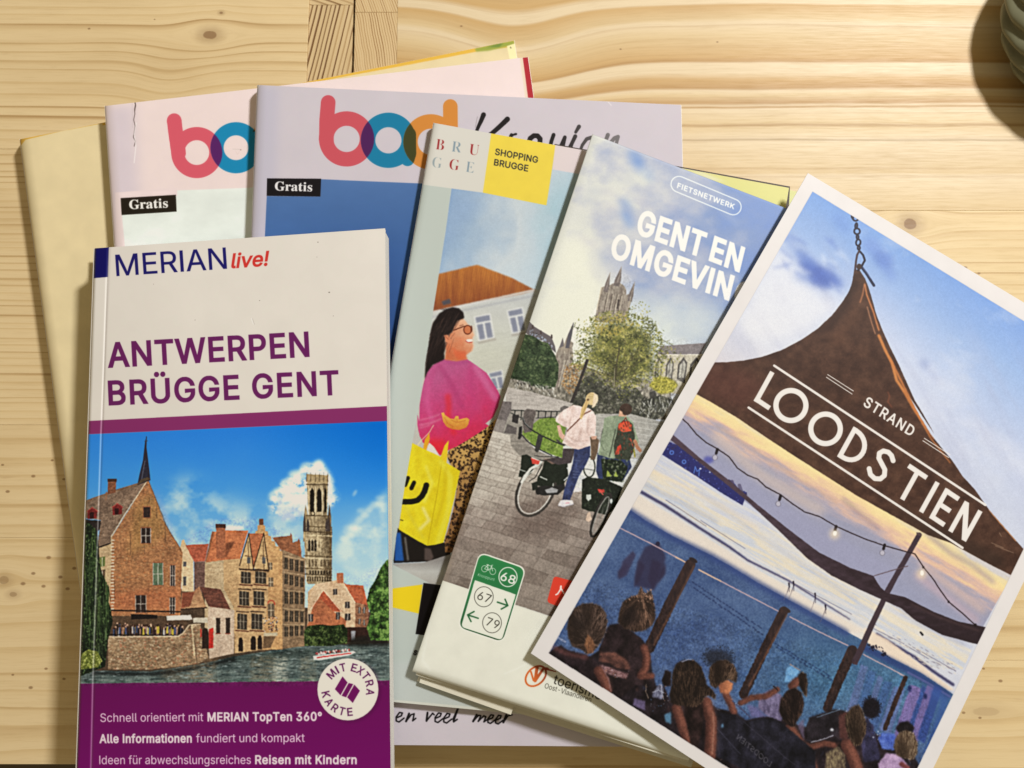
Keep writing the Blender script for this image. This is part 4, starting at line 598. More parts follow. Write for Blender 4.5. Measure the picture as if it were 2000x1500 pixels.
def print_lav():
    C = Print(Q_LAV, 1000, 1480, (216, 208, 216))
    C.tint(Q_LAV, lambda X, Y: .985+.03*fbm(X/50, Y/50, 3))
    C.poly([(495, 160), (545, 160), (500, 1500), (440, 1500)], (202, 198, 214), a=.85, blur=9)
    red, blu, ora = (212, 88, 100), (22, 130, 172), (222, 144, 62)
    C.put(C.ringp(677, 271.3, 54, 25.6)+C.stroke([(641, 200), (638, 236), (637.5, 274)], 28.6), red)
    a_shape = C.ringp(758.6, 274, 54, 25.6)+C.stroke([(799, 262), (799.5, 300), (796, 311)], 27)
    d_ring = C.ringp(841.5, 277, 54, 25.6); d_all = d_ring+C.stroke([(879.5, 208), (880, 250), (881, 315)], 28.6)
    C.put(a_shape, blu); C.put(d_all, ora)
    lens = C.mask(C.ellp(677, 271.3, 54, 54))*(1-C.mask(C.ellp(677, 271.3, 25.6, 25.6))); C.clip = lens; C.put(a_shape, (82, 30, 92)); C.clip = None
    C.clip = C.mask(C.ellp(841.5, 277, 54, 54))*(1-C.mask(C.ellp(841.5, 277, 25.6, 25.6))); C.put(a_shape, (66, 68, 30)); C.clip = None
    ink = lambda X, Y: mix((18, 14, 14), (120, 116, 116), (X-1085)/110)
    for pts, w, tp in [([(984, 640), (970, 675), (953, 712), (930, 770)], 24, 12), ([(1117, 665), (1100, 682), (1068, 712), (1030, 745), (990, 770), (1020, 800), (1060, 850)], 26, 16), ([(1140, 752), (1128, 775), (1110, 820)], 16, 12), ([(1165, 748), (1150, 752), (1130, 770)], 12, 8),
                       ([(1375, 752), (1362, 790), (1350, 850), (1400, 850), (1438, 765), (1420, 850), (1450, 850), (1496, 762)], 19, 15), ([(1496, 760), (1475, 805), (1465, 850)], 20, 14), ([(1517, 706), (1498, 738)], 20, 13),
                       ([(1585, 768), (1560, 775), (1535, 810), (1520, 850)], 20, 12), ([(1678, 752), (1660, 800), (1650, 850)], 20, 14), ([(1690, 800), (1715, 770), (1735, 762), (1725, 800), (1715, 850)], 20, 14)]:
        C.line(z2(pts), w/2.857*1.12, ink, .97, taper=tp/2.857*1.25)
    C.line(z2([(1235, 800), (1245, 772), (1265, 757), (1285, 758), (1300, 775), (1298, 800), (1270, 850)]), 9.5, ink, .97)
    C.line(z2([(950, 650), (942, 690), (938, 712)]), 1.2, (120, 110, 112), .5)
    ph = [(521, 383), (626, 384), (626, 350), (1310, 379), (1336, 1330), (470, 1330), (497, 900)]
    def blue(X, Y): return ramp((Y-350)/400, [(0, (84, 122, 178)), (.35, (64, 104, 164)), (1, (40, 76, 138))])
    C.poly(ph, blue); C.tint(ph, lambda X, Y: .97+.06*fbm(X/60, Y/30, 6))
    C.poly(z1([(1490, 995), (1792, 997), (1788, 1097), (1488, 1093)]), (14, 10, 14))
    C.text("Gratis", (536.8, 371.8), (609.6, 373.8), 17.2, (248, 246, 246), font='r', bold=.03)
    k = (12, 10, 12)   # brush lettering at the foot
    def e_(x, y, s=1): return [(x, y-6*s), (x+7*s, y-9*s), (x+9*s, y-14*s), (x+4*s, y-15*s), (x-2*s, y-7*s), (x-2*s, y), (x+3*s, y+2*s), (x+12*s, y-5*s)]
    L = [e_(776, 1408, 1.1), [(799, 1393), (793, 1409), (803, 1396), (809, 1394), (806, 1408), (812, 1403)], [(835, 1392), (833, 1408), (845, 1393), (848, 1396)], e_(852, 1409, 1.1), e_(869, 1410, 1.1), [(895, 1382), (885, 1404), (886, 1410), (893, 1405)],
         [(931, 1396), (924, 1409), (935, 1397), (939, 1398), (934, 1409), (945, 1398), (949, 1400), (945, 1410), (951, 1406)], e_(955, 1411, 1.0), e_(970, 1412, 1.0), [(989, 1396), (983, 1411), (992, 1398), (1000, 1396)]]
    C.lines(L, 2.9, k); C.lines([[(799, 1394), (793, 1409)], [(835, 1392), (833, 1408)], [(931, 1396), (924, 1409)], [(895, 1382), (886, 1407)], [(989, 1396), (983, 1411)]], 4.0, k)
    C.line([(496, 166), (508, 164), (503, 172)], 2.5, (240, 234, 226), .9)
    C.line([(1187, 198), (1194, 206)], 1.6, (246, 240, 240), .8)
    return C

# ------------------------------------------------------------------ print 5: the shopping brochure
Q_SHOP = [(847, 240), (1541, 367), (1370, 1428), (652, 1360)]
def print_shop():
    C = Print(Q_SHOP, 840, 1320, (200, 208, 202)); R = C.rng
    C.poly([(1086, 270), (1600, 360), (1600, 1500), (1000, 1500)], (238, 228, 150))
    C.poly([(1330, 330), (1545, 370), (1520, 420), (1370, 400)], (236, 230, 150)); C.poly([(1340, 330), (1370, 336), (1420, 356), (1390, 352)], (244, 238, 206), a=.8, blur=2)
    ph = z6([(640, 0), (590, 320), (500, 900), (440, 1300), (405, 1500)])+z7([(345, 250), (245, 840), (225, 1010), (600, 1200)])+[(1100, 1190), (1330, 340), (1079, 331), (1067, 401), (943, 376), (882, 367)]
    C.within(ph)
    def sky(X, Y):
        n = fbm(X/90, Y/90, 4); s = (X-820-(560-Y)*.25)/260
        c = ramp(s+.5*(n-.5), [(0, (128, 160, 206)), (.3, (160, 184, 214)), (.55, (206, 216, 226)), (.8, (196, 212, 226)), (1, (176, 206, 222))])
        return c+(np.clip((Y-430)/120, 0, 1)*6)[..., None]
    C.poly([(700, 300), (1400, 300), (1400, 1200), (700, 1200)], sky)
    C.poly([(884, 372), (930, 380), (940, 400), (880, 470), (860, 500)], (150, 176, 216), a=.8, blur=14)
    wall = [(840, 604), (903, 596), (1043, 567), (1100, 560), (1100, 800), (960, 1080), (760, 1080)]
    C.poly(wall, lambda X, Y: ramp((Y-570)/300, [(0, (206, 208, 210)), (.4, (214, 214, 200)), (1, (196, 190, 184))]))
    roof = [(850, 536), (857, 535), (932, 517), (1000, 543), (1046, 567), (1020, 574), (903, 596), (836, 612)]
    def rf(X, Y): return mix((202, 128, 62), (150, 84, 50), .9*fbm(X/4.5, Y/40, 8)+(Y-550)/90)
    C.poly(roof, rf, blur=.9)
    C.clip = C.mask(roof)*C.mask(ph)
    for k in range(44): x = 845+k*4.6; C.line([(x+10, 522), (x-6, 612)], 1.0, (140, 80, 44), .28)
    C.clip = C.mask(ph); C.line([(838, 611), (903, 597), (1046, 566)], 4, (226, 226, 228), .9, blur=.8); C.line([(840, 620), (905, 606), (1046, 577)], 3.5, (168, 170, 182), .55, blur=1.2)
    C.poly(z6([(610, 520), (670, 500), (680, 535), (620, 550)]), (90, 84, 92), blur=1); C.line([(890, 600), (884, 606)], 4, (190, 180, 190), blur=1)
    for pts in ([(845, 632), (968, 606), (1000, 790), (878, 815)], [(1085, 586), (1205, 560), (1235, 740), (1125, 760)], [(945, 1045), (1055, 1020), (1070, 1160), (990, 1170)]):
        P = np.array(z6(pts)); C.poly(P, (238, 238, 238), blur=1)
        B = lambda s, t: tuple((P[0]*(1-s)+P[1]*s)*(1-t)+(P[3]*(1-s)+P[2]*s)*t)
        for s0, s1, t0, t1 in ((.08, .92, .05, .27), (.10, .44, .34, .94), (.56, .90, .34, .94)): C.poly([B(s0, t0), B(s1, t0), B(s1, t1), B(s0, t1)], (142, 146, 166), blur=.9)
        C.poly([B(-.05, 1.0), B(1.05, .98), B(1.08, 1.08), B(-.02, 1.1)], (176, 168, 160), a=.7, blur=1)
    C.tint(wall, lambda X, Y: .97+.06*fbm(X/30, Y/8, 12))
    for y in range(640, 760, 9): C.line([(900, y+28), (1080, y-8)], .8, (190, 188, 180), .3)
    # street level behind the bag
    C.poly(z7([(200, 760), (290, 780), (600, 880), (600, 1000), (430, 990), (230, 1000)]), (34, 28, 26)); C.poly(z7([(240, 800), (275, 800), (296, 985), (236, 985)]), (36, 92, 170), blur=.6)
    C.poly(z7([(296, 830), (310, 830), (330, 980), (318, 985)]), (110, 104, 100), blur=.5); C.poly(z7([(430, 900), (470, 905), (490, 960), (470, 990), (430, 980)]), (92, 78, 74), blur=.8)
    C.poly(z7([(200, 1005), (430, 995), (600, 940), (620, 1240), (200, 1260)]), lambda X, Y: ramp((Y-1095)/60, [(0, (150, 144, 142)), (.35, (196, 194, 190)), (1, (176, 168, 160))]))
    # skirt
    sk = z7([(860, 96), (800, 140), (700, 200), (600, 255), (575, 300), (600, 360), (660, 400), (640, 520), (620, 640), (590, 760), (560, 850), (565, 930), (640, 930), (900, 500), (960, 0)])
    C.poly(sk, lambda X, Y: mix((214, 170, 100), (126, 84, 52), (Y-850)/260+.4*(fbm(X/20, Y/30, 6)-.5)))
    for k in range(1100):
        x, y = z7(560+R.rand()*400, 90+R.rand()*840); q = 1.0+1.1*R.rand()
        if R.rand() < .5: C.clip = C.clip
        old = C.clip
        t = R.rand()*6.28; pts = [(x+q*math.cos(t+a_), y+q*1.15*math.sin(t+a_)) for a_ in np.linspace(0, 3.6+R.rand(), 5)]
        SK.append((pts, 1.0+R.rand()*.8))
    m0 = C.clip; C.clip = m0*C.mask(sk); st = []
    for pts, w in SK: st += C.stroke(pts, w*1.25)
    C.put(st, (42, 26, 20), .92); C.clip = m0
    # jumper
    jm = z6([(560, 975), (600, 950), (640, 940), (700, 955), (790, 938), (860, 985), (940, 1045), (985, 1115), (1025, 1180), (1040, 1220), (1020, 1300), (985, 1370), (930, 1415)])+z7([(850, 105), (780, 155), (700, 205), (640, 240), (590, 262), (560, 285), (525, 300), (505, 280), (470, 240), (420, 215), (398, 170), (384, 100), (384, 30)])+z6([(445, 1400), (448, 1280), (470, 1150), (492, 1060), (520, 1010)])
    def pink(X, Y):
        t = (Y-700)/190+((X-900)/500); n = fbm(X/26, Y/34, 15)-.5
        return ramp(t+n*.35, [(0, (196, 92, 144)), (.35, (204, 76, 132)), (.6, (212, 62, 116)), (.85, (222, 50, 94)), (1.1, (222, 52, 86))])
    C.poly(jm, pink)
    C.tint(jm, lambda X, Y: .95+.1*fbm(X/3, Y/3, 16))
    m0 = C.clip; C.clip = m0*C.mask(jm)
    for p, w, c, a in [([(590, 985), (640, 1060), (700, 1160), (760, 1290)], 7, (170, 56, 112), .5), ([(655, 1215), (662, 1290), (655, 1370), (700, 1480)], 11, (236, 48, 60), .7), ([(860, 1000), (930, 1110), (1000, 1230)], 12, (226, 130, 178), .5), ([(520, 1100), (500, 1250), (540, 1400)], 10, (230, 100, 160), .5), ([(820, 1000), (820, 1150), (860, 1300)], 10, (200, 66, 128), .4), ([(560, 1010), (520, 1140)], 6, (196, 72, 130), .5), ([(640, 960), (720, 975), (800, 955)], 5, (176, 70, 130), .7), ([(930, 1400), (880, 1300), (900, 1200)], 8, (206, 70, 120), .4)]:
        C.line(z6(p), w, c, a, blur=3)
    for (p, w) in [([(400, 100), (480, 85), (540, 60)], 2.5), ([(400, 120), (470, 100)], 2), ([(395, 70), (480, 50), (530, 30)], 2)]: C.line(z7(p), w, (244, 190, 200), .45, blur=1.2)
    C.poly(z7([(420, 230), (520, 300), (590, 262), (560, 200), (470, 190)]), (246, 40, 36), a=.55, blur=5)
    C.clip = m0
    # head
    hair = z6([(590, 610), (640, 578), (690, 562), (735, 570), (768, 600), (776, 640), (760, 650), (725, 660), (705, 700), (690, 740), (650, 775), (632, 800), (640, 850), (628, 900), (630, 945), (590, 965), (545, 985), (505, 1040), (485, 1090), (490, 1010), (500, 940), (508, 870), (520, 800), (532, 730), (545, 680)])
    skin = z6([(700, 690), (722, 655), (760, 640), (778, 655), (800, 685), (828, 705), (838, 735), (848, 768), (836, 785), (834, 812), (842, 850), (835, 880), (806, 900), (786, 915), (800, 945), (720, 958), (634, 948), (640, 880), (636, 810), (660, 760), (690, 740)])
    C.poly(skin, lambda X, Y: mix((244, 184, 150), (216, 122, 84), fbm(X/9, Y/9, 22)*.5+(Y-640)/80-(X-900)/90), blur=.5)
    C.poly(z6([(790, 880), (740, 890), (690, 860), (700, 910), (730, 950), (790, 940)]), (240, 96, 60), a=.5, blur=2); C.poly(z6([(650, 860), (690, 900), (700, 950), (640, 945)]), (206, 108, 72), a=.6, blur=2)
    C.poly(hair, (34, 24, 24), blur=.4)
    for k in range(40):
        a_ = R.rand(); x, y = 700-150*a_+R.randn()*14, 600+70*a_+R.rand()*200; C.line(z6([(x, y), (x-30-20*R.rand(), y+60+60*R.rand())]), .8, (78, 58, 52) if R.rand() < .7 else (110, 84, 74), .5)
    for k in range(9): C.line(z6([(640+k*9, 590+k*3), (600+k*11, 580-R.rand()*14)]), .9, (40, 30, 30), .7)
    C.poly(z6([(626, 770), (648, 762), (672, 790), (686, 812), (670, 832), (640, 815)]), (226, 140, 104)); C.line(z6([(640, 780), (660, 800)]), 1.2, (170, 90, 64))
    for k in range(260):
        t_ = R.rand(); bx, by = 760-250*t_+R.randn()*10, 600+150*t_*t_+R.randn()*16+t_*R.rand()*240; C.line(z6([(bx, by), (bx-14-16*R.rand(), by+34), (bx-30-20*R.rand(), by+80)]), .7, [(22, 16, 18), (48, 36, 36), (86, 66, 60), (30, 22, 24)][R.randint(4)] if bx < 745 else (30, 22, 22), .45)
    C.line(z6([(845, 700), (850, 770), (838, 800), (845, 850), (830, 885)]), 1.6, (250, 206, 176), .7, blur=.6); C.ell(*z6(760, 800), 6, 5, (240, 120, 84), a=.35, blur=3)
    C.ring(*z6(800, 728), 9.5, 7.4, (96, 40, 24), rox=8.2, rix=6.2); C.ell(*z6(800, 728), 6.6, 7.8, (206, 110, 66), a=.75); C.line(z6([(698, 732), (740, 715), (775, 702)]), 1.8, (96, 44, 26)); C.ell(*z6(828, 722), 2, 7, (110, 50, 30), a=.8)
    C.poly(z6([(785, 806), (800, 798), (834, 796), (836, 812), (806, 820)]), (246, 240, 232)); C.line(z6([(784, 806), (802, 822), (834, 818)]), 1.3, (196, 60, 56)); C.line(z6([(740, 700), (770, 690)]), 1.2, (80, 44, 34), .7)
    # hand
    C.poly(z7([(540, 22), (556, 18), (566, 36), (598, 58), (622, 62), (634, 42), (650, 42), (654, 64), (680, 58), (706, 52), (722, 66), (716, 96), (700, 118), (660, 132), (610, 128), (576, 112), (552, 80)]), lambda X, Y: mix((248, 190, 84), (214, 120, 50), (Y-808)/36+.4*(fbm(X/6, Y/5, 3)-.5)))
    C.lines([z7([(600, 66), (640, 84), (700, 70)]), z7([(560, 50), (580, 90), (620, 112)]), z7([(640, 58), (646, 80)])], 1.1, (196, 100, 46), .7)
    # bag
    C.lines([z7([(385, 235), (410, 200), (460, 150), (490, 100)])], 1.4, (244, 226, 180), .9)
    C.poly(z7([(432, 196), (462, 150), (466, 190), (440, 270), (418, 276)]), (240, 170, 40)); C.poly(z7([(460, 215), (490, 240), (530, 300), (560, 310), (545, 330), (440, 275)]), (234, 224, 214))
    C.poly(z7([(588, 198), (560, 235), (525, 335), (548, 380), (574, 350)]), (246, 206, 44))
    bag = z7([(340, 212), (440, 262), (540, 308), (555, 335), (600, 362), (662, 400), (628, 560), (590, 720), (553, 866), (500, 880), (446, 886), (370, 845), (262, 780)])
    def yl(X, Y): return mix((250, 232, 44), (226, 196, 24), fbm(X/12, Y/16, 33)*1.1-.1)
    C.poly(bag, yl); C.poly(z7([(545, 335), (600, 362), (662, 400), (628, 560), (553, 866), (446, 886), (470, 700)]), (238, 214, 26), a=.55)
    m0 = C.clip; C.clip = m0*C.mask(bag)
    for p, w, c, a in [([(545, 330), (510, 560), (480, 720), (450, 886)], 1.6, (206, 176, 20), .9), ([(540, 340), (600, 440), (590, 640), (520, 860)], 10, (250, 240, 90), .5), ([(420, 640), (460, 720), (400, 780)], 6, (252, 246, 190), .6), ([(300, 620), (340, 700), (420, 830)], 5, (222, 204, 60), .6), ([(440, 370), (480, 480), (430, 600)], 6, (252, 244, 120), .5), ([(570, 380), (560, 560), (500, 760)], 5, (214, 180, 20), .5)]:
        C.line(z7(p), w, c, a, blur=1.6 if w > 2 else 0)
    C.line(z7([(250, 598), (300, 600), (345, 600), (385, 590), (412, 565), (432, 530), (443, 492)]), 10.8, (22, 18, 14)); C.line(z7([(362, 476), (345, 512)]), 8.2, (22, 18, 14)); C.line(z7([(322, 446), (305, 490)]), 8.2, (22, 18, 14)); C.line(z7([(270, 716), (290, 722)]), 2, (70, 60, 20), .8)
    C.clip = None
    C.soften(ph, .5, .013, warp=.25, detail=.05, contrast=.10, local=.3, sat=-.06)
    # foot panels
    C.poly([(620, 1135), (771, 1146), (827, 1142), (1100, 1142), (1100, 1300), (640, 1300)], (200, 208, 202))
    C.poly(z7([(200, 1170), (240, 1162), (418, 1138), (392, 1328), (240, 1292), (180, 1280)]), (250, 218, 36)); C.poly(z7([(424, 1128), (560, 1146), (540, 1480), (372, 1462)]), (12, 8, 12))
    C.text("s", (807, 1278), (813, 1280), 12, (24, 20, 22), bold=.1)
    C.poly([(600, 1290), (1380, 1290), (1380, 1500), (600, 1500)], (204, 210, 206), a=1, blur=4)
    # head panels
    C.poly(z2([(690, 670), (1034, 725), (1030, 735), (980, 1075), (650, 1031), (600, 1025)]), (228, 224, 216)); C.poly(z2([(1030, 722), (1390, 780), (1388, 800), (1335, 1146), (980, 1075)]), (250, 222, 82))
    C.poly([(1086, 270), (1160, 285), (1160, 345), (1079, 331)], (236, 220, 222)); C.tint(z2([(1030, 735), (1388, 800), (1335, 1146), (980, 1075)]), lambda X, Y: .98+.04*fbm(X/20, Y/20, 1))
    up = np.array([1.6, -12.0]); C.text("SHOPPING", (966.8, 301.9), (1049.5, 318.3), up=up, col=(44, 44, 50), bold=.06, track=.02); C.text("BRUGGE", (964.8, 322.6), (1030.6, 335), up=up, col=(44, 44, 50), bold=.06, track=.02)
    rd, gy, bl = (164, 40, 44), (158, 170, 176), (140, 158, 172)
    for ch, x, y, c in [('B', 715, 832, rd), ('R', 803, 845, bl), ('U', 900, 860, rd), ('G', 694, 932, gy), ('G', 790, 944, rd), ('E', 882, 958, bl)]:
        p = z2(x, y); C.text(ch, p, (p[0]+(19.5 if ch in 'GRU' else 16.5), p[1]+2.8), up=(2.6, -20.5), col=c, font='r', bold=-.045)
    C.poly([(600, 1352), (652, 1356), (1400, 1424), (1400, 1432), (640, 1366)], (224, 224, 214))
    return C
SK = []
# ------------------------------------------------------------------ print 6: the cycling map folder
Q_GENT = [(1157, 262), (1667, 457), (1345, 1486), (805, 1311)]
def print_gent():
    C = Print(Q_GENT, 700, 1360, (200, 200, 196)); R = C.rng
    def sky(X, Y):
        n = fbm(X/60, Y/42, 4, 5); d = ((X-1150)*.94+(Y-300)*.10)/380
        t = d+.9*(n-.5)-np.clip((Y-560)/500, 0, .3)
        return ramp(t, [(0, (204, 202, 192)), (.2, (184, 184, 188)), (.45, (160, 166, 184)), (.75, (130, 146, 180)), (1, (122, 142, 184))])
    full = [(780, 230), (1700, 230), (1700, 1500), (780, 1500)]
    C.poly(full, sky)
    for x, y, w, h, a in ((1243, 313, 12, 26, .7), (1228, 425, 12, 22, .75), (1268, 340, 10, 14, .4), (1220, 400, 10, 14, .5)): C.ell(x, y, w, h, (104, 136, 190), rot=-25, a=a, blur=7)
    for k in range(24): C.ell(1110+R.rand()*190+(-R.rand()*40), 300+R.rand()*230, 26, 9, (214, 208, 196), rot=18+R.randn()*16, a=.22, blur=6)
    C.poly([(1090, 430), (1160, 480), (1200, 600), (1180, 720), (980, 760), (1010, 640)], (226, 222, 200), a=.8, blur=22)
    C.poly([(1200, 560), (1420, 600), (1400, 680), (1200, 700)], (196, 204, 200), a=.55, blur=16)
    for k in range(60): C.ell(1120+R.rand()*330, 290+R.rand()*300, 8+26*R.rand(), 3+7*R.rand(), [(172, 168, 182), (206, 202, 196), (150, 156, 178)][R.randint(3)], rot=24+R.randn()*18, a=.20, blur=5)
    # pill and title
    w_ = (236, 238, 236); c0, c1 = np.array([1326., 359.8]), np.array([1432.2, 404.2]); d = (c1-c0)/np.hypot(*(c1-c0)); nr = np.array([-d[1], d[0]]); r = 15.4
    P = [c0+r*(math.cos(a)*-d+math.sin(a)*-nr*-1) for a in np.linspace(math.pi/2, -math.pi/2, 14)]+[c1+r*(math.cos(a)*d+math.sin(a)*-nr) for a in np.linspace(math.pi/2, -math.pi/2, 14)]
    C.line(P, 1.5, w_, closed=True)
    C.text("FIETSNETWERK", (1322.5, 366.5), (1433, 408.5), up=(2.2, -9.4), col=w_, bold=.07, track=.08)
    tcol = (232, 229, 216)
    def heavy(s, a, b, up):
        C.text(s, a, b, up=up, col=tcol, bold=.105, track=.07)
    heavy("GENT", (1243.5, 455), (1369, 501), (10.8, -44.5)); heavy("EN", (1386.5, 507.5), (1442.5, 529.5), (10.8, -44.5))
    heavy("OMGEVIN", (1192.5, 500.5), (1422, 585), (10.8, -44.5)); C.text("G", (1434, 592), (1462, 602), up=(10.2, -42.5), col=tcol, bold=.155)
    # cathedral tower
    st = lambda X, Y: mix((172, 160, 142), (112, 98, 88), fbm(X/2.2, Y/9, 5)*1.2-.15)
    C.poly(y1([(655, 1170), (672, 1160), (702, 1152), (712, 1150), (738, 1140), (775, 1120), (825, 1160), (838, 1190), (838, 1225), (850, 1215), (880, 1222), (880, 1240), (850, 1360), (820, 1430), (600, 1420), (640, 1250)]), st)
    for p, b in (((720, 1055), 682), ((803, 1013), 758), ((900, 1125), 858)):
        q = 26 if b != 758 else 36; C.poly(y1([p, (b+q+4, p[1]+105), (b+q*.7, p[1]+150), (b-q*.5, p[1]+140), (b+q*.1, p[1]+80)]), (118, 106, 100)); C.line(y1([p, (b+q*.4, p[1]+120)]), 1, (176, 164, 148), .8)
    for x, y in ((700, 1210), (735, 1215), (770, 1220), (800, 1225)): C.line(y1([(x, y), (x-28, y+140)]), 1.6, (90, 78, 68), .7); C.line(y1([(x+9, y), (x-19, y+140)]), 1.1, (206, 192, 166), .7)
    C.line(y1([(655, 1170), (620, 1330)]), 2, (200, 184, 158), .8); C.line(y1([(782, 1260), (770, 1320)]), 3, (70, 60, 56), .9); C.line(y1([(870, 1240), (842, 1350)]), 1.5, (196, 182, 158), .7)
    C.poly(y2([(-80, 600), (440, 640), (660, 560), (900, 640), (1300, 700), (1560, 820), (1500, 1100), (560, 1000), (420, 920), (-80, 820)]), lambda X, Y: mix((96, 90, 78), (176, 166, 148), fbm(X/4, Y/7, 21, 4)*1.7-.4)); C.poly(y3([(60, 290), (760, 290), (800, 560), (300, 620), (60, 520)]), (150, 142, 130))
    # small church, houses and nave
    C.poly(y2([(600, 150), (585, 270), (575, 330), (600, 350), (590, 400), (600, 480), (560, 640), (440, 800), (420, 480), (455, 400), (470, 370), (495, 300), (510, 360), (545, 270)]), st); C.poly(y2([(602, 148), (588, 260), (556, 400), (520, 400), (548, 265)]), (92, 88, 92)); C.poly(y2([(497, 295), (505, 380), (460, 400)]), (110, 104, 104))
    C.line(y2([(600, 150), (596, 200)]), 1, (80, 76, 78)); C.lines([y2([(510, 430), (514, 450)]), y2([(545, 520), (470, 800)]), y2([(520, 520), (450, 780)])], 1.6, (206, 194, 170), .7)
    C.poly(y2([(160, 130), (220, 190), (300, 240), (385, 290), (420, 380), (430, 450), (300, 330), (170, 280), (120, 240)]), (104, 96, 96)); C.dots(y2([(175, 200), (300, 280), (400, 380), (380, 420), (250, 320), (170, 270)]), 140, .7, 1.7, [(190, 200, 210), (70, 64, 64), (150, 160, 176)], asp=1.3, rot=60, jr=10, a=.8)
    for x, y in ((280, 235), (385, 275), (200, 180)): C.poly(y2([(x-8, y+30), (x-4, y-10), (x+10, y-6), (x+12, y+30)]), (84, 72, 70))
    C.poly(y2([(1400, 460), (1900, 455), (1900, 900), (1350, 800)]), lambda X, Y: mix((212, 202, 176), (160, 148, 128), fbm(X/4, Y/10, 9))); C.poly(y2([(1450, 378), (1900, 350), (1860, 420), (1840, 462), (1420, 462)]), (132, 122, 120)); C.line(y2([(1420, 466), (1850, 462)]), 1.5, (222, 212, 190))
    for x, s in ((1440, .8), (1550, .9), (1675, 1.1), (1800, 1.2)):
        C.poly(y2([(x, 485), (x+34*s, 540), (x+10, 700+40*s), (x-60*s, 700), (x-48*s, 560)]), (96, 90, 84)); C.poly(y2([(x+2, 520), (x+22*s, 560), (x+2, 690), (x-44*s, 690), (x-34*s, 570)]), (176, 170, 154)); C.line(y2([(x-5, 520), (x-20, 690)]), 1.2, (110, 104, 98))
    C.dots(y2([(1150, 620), (1700, 600), (1560, 900), (1100, 860)]), 500, .6, 1.6, [(206, 198, 176), (90, 84, 78), (130, 124, 110)], asp=3, rot=110, jr=14, a=.6)
    # trees
    tr = y2([(130, 265), (200, 280), (290, 335), (350, 350), (420, 470), (455, 560), (450, 700), (415, 790), (300, 800), (200, 770), (100, 720), (-60, 680), (-60, 500)]); C.poly(tr, (58, 72, 48)); C.dots(tr, 2400, .6, 1.6, [(34, 44, 30), (48, 60, 40), (64, 80, 52), (82, 98, 62), (104, 116, 78)], asp=1.4, a=.8, clump=10)
    C.dots(y2([(-60, 700), (120, 720), (420, 780), (440, 880), (280, 850), (0, 800), (-60, 790)]), 260, .6, 1.5, [(186, 180, 166), (60, 56, 52), (140, 134, 124), (210, 204, 190)], asp=2.6, rot=70, jr=20, a=.8)
    og = y2([(520, 570), (600, 540), (700, 560), (700, 720), (660, 820), (560, 850), (480, 760)]); C.dots(og, 600, .7, 1.8, [(170, 120, 66), (140, 96, 54), (112, 84, 54), (196, 160, 110)], a=.85)
    dk = y2([(620, 780), (700, 700), (800, 640), (900, 740), (1000, 790), (1150, 760), (1230, 800), (1300, 900), (1450, 860), (1560, 900), (1480, 1060), (1400, 1100), (1150, 1040), (900, 1080), (560, 960)]); C.poly(dk, (74, 72, 62)); C.dots(dk, 2400, .5, 1.5, [(46, 46, 40), (66, 68, 54), (84, 86, 66), (106, 104, 86), (140, 136, 118)], asp=1.8, a=.75, clump=8)
    big = y2([(850, 60), (930, 30), (1010, 50), (1060, 30), (1150, 50), (1230, 80), (1350, 110), (1420, 200), (1490, 300), (1450, 400), (1520, 480), (1480, 560), (1500, 640), (1400, 760), (1300, 740), (1180, 800), (1000, 800), (900, 760), (820, 640), (700, 620), (560, 570), (640, 480), (580, 450), (700, 400), (640, 330), (760, 270), (660, 210), (770, 190), (760, 110)])
    R2 = R; C.poly(np.array(big)*.72+np.array([1213., 694.])*.28, (98, 98, 52), a=.93, blur=6)
    C.dots(big, 3600, .6, 1.5, [(62, 64, 36), (86, 90, 44), (110, 112, 52), (136, 134, 62), (162, 154, 80), (186, 176, 104)], asp=1.7, rot=-10, jr=60, a=.85, clump=13)
    TP = []
    for k in range(2600):
        a_ = R.rand()*6.28; rr = min(abs(R.randn())*.42+.35*R.rand(), .80+.13*R.rand()); lob = 1+.16*math.sin(5*a_+1)+.10*math.sin(9*a_); x, y = 1214+104*rr*lob*math.cos(a_), 684+88*rr*lob*math.sin(a_); TP.append((x, y))
    TP = np.array(TP); tq = fbm(TP[:, 0]/12, TP[:, 1]/12, 29, 3)*1.8-.4
    for i_, c_ in enumerate([(64, 66, 38), (92, 94, 46), (122, 120, 58), (150, 144, 72), (180, 168, 92)]):
        ii = np.where(np.clip((tq*5).astype(int), 0, 4) == i_)[0]; C.put([C.ellp(TP[i, 0], TP[i, 1], 1.0+R.rand()*1.1, .6+R.rand()*.5, R.rand()*180, 6) for i in ii], c_, .85)
    for k in range(14): x, y = 1214+R.randn()*46, 690+R.randn()*40; C.ell(x, y, 2+3*R.rand(), 1.5+2*R.rand(), (206, 202, 176), a=.35, blur=.8)
    for k in range(26): a_ = -2.9+R.rand()*2.7; x, y = 1206+8*R.randn(), 735+R.randn()*8; L_ = 30+60*R.rand(); C.line([(x, y), (x+L_*.5*math.cos(a_)+R.randn()*3, y+L_*.5*math.sin(a_)), (x+L_*math.cos(a_), y+L_*math.sin(a_))], 1.3, (66, 58, 44), .5, taper=.5)
    for k in range(260):
        a_ = R.rand()*6.28; x, y = 1214+84*math.cos(a_)*(.9+.22*R.rand()), 682+72*math.sin(a_)*(.86+.2*R.rand()); C.line([(x, y), (x+R.randn()*5, y+R.randn()*4)], 1.2, [(104, 108, 60), (130, 128, 76), (90, 86, 54)][R.randint(3)], .7)
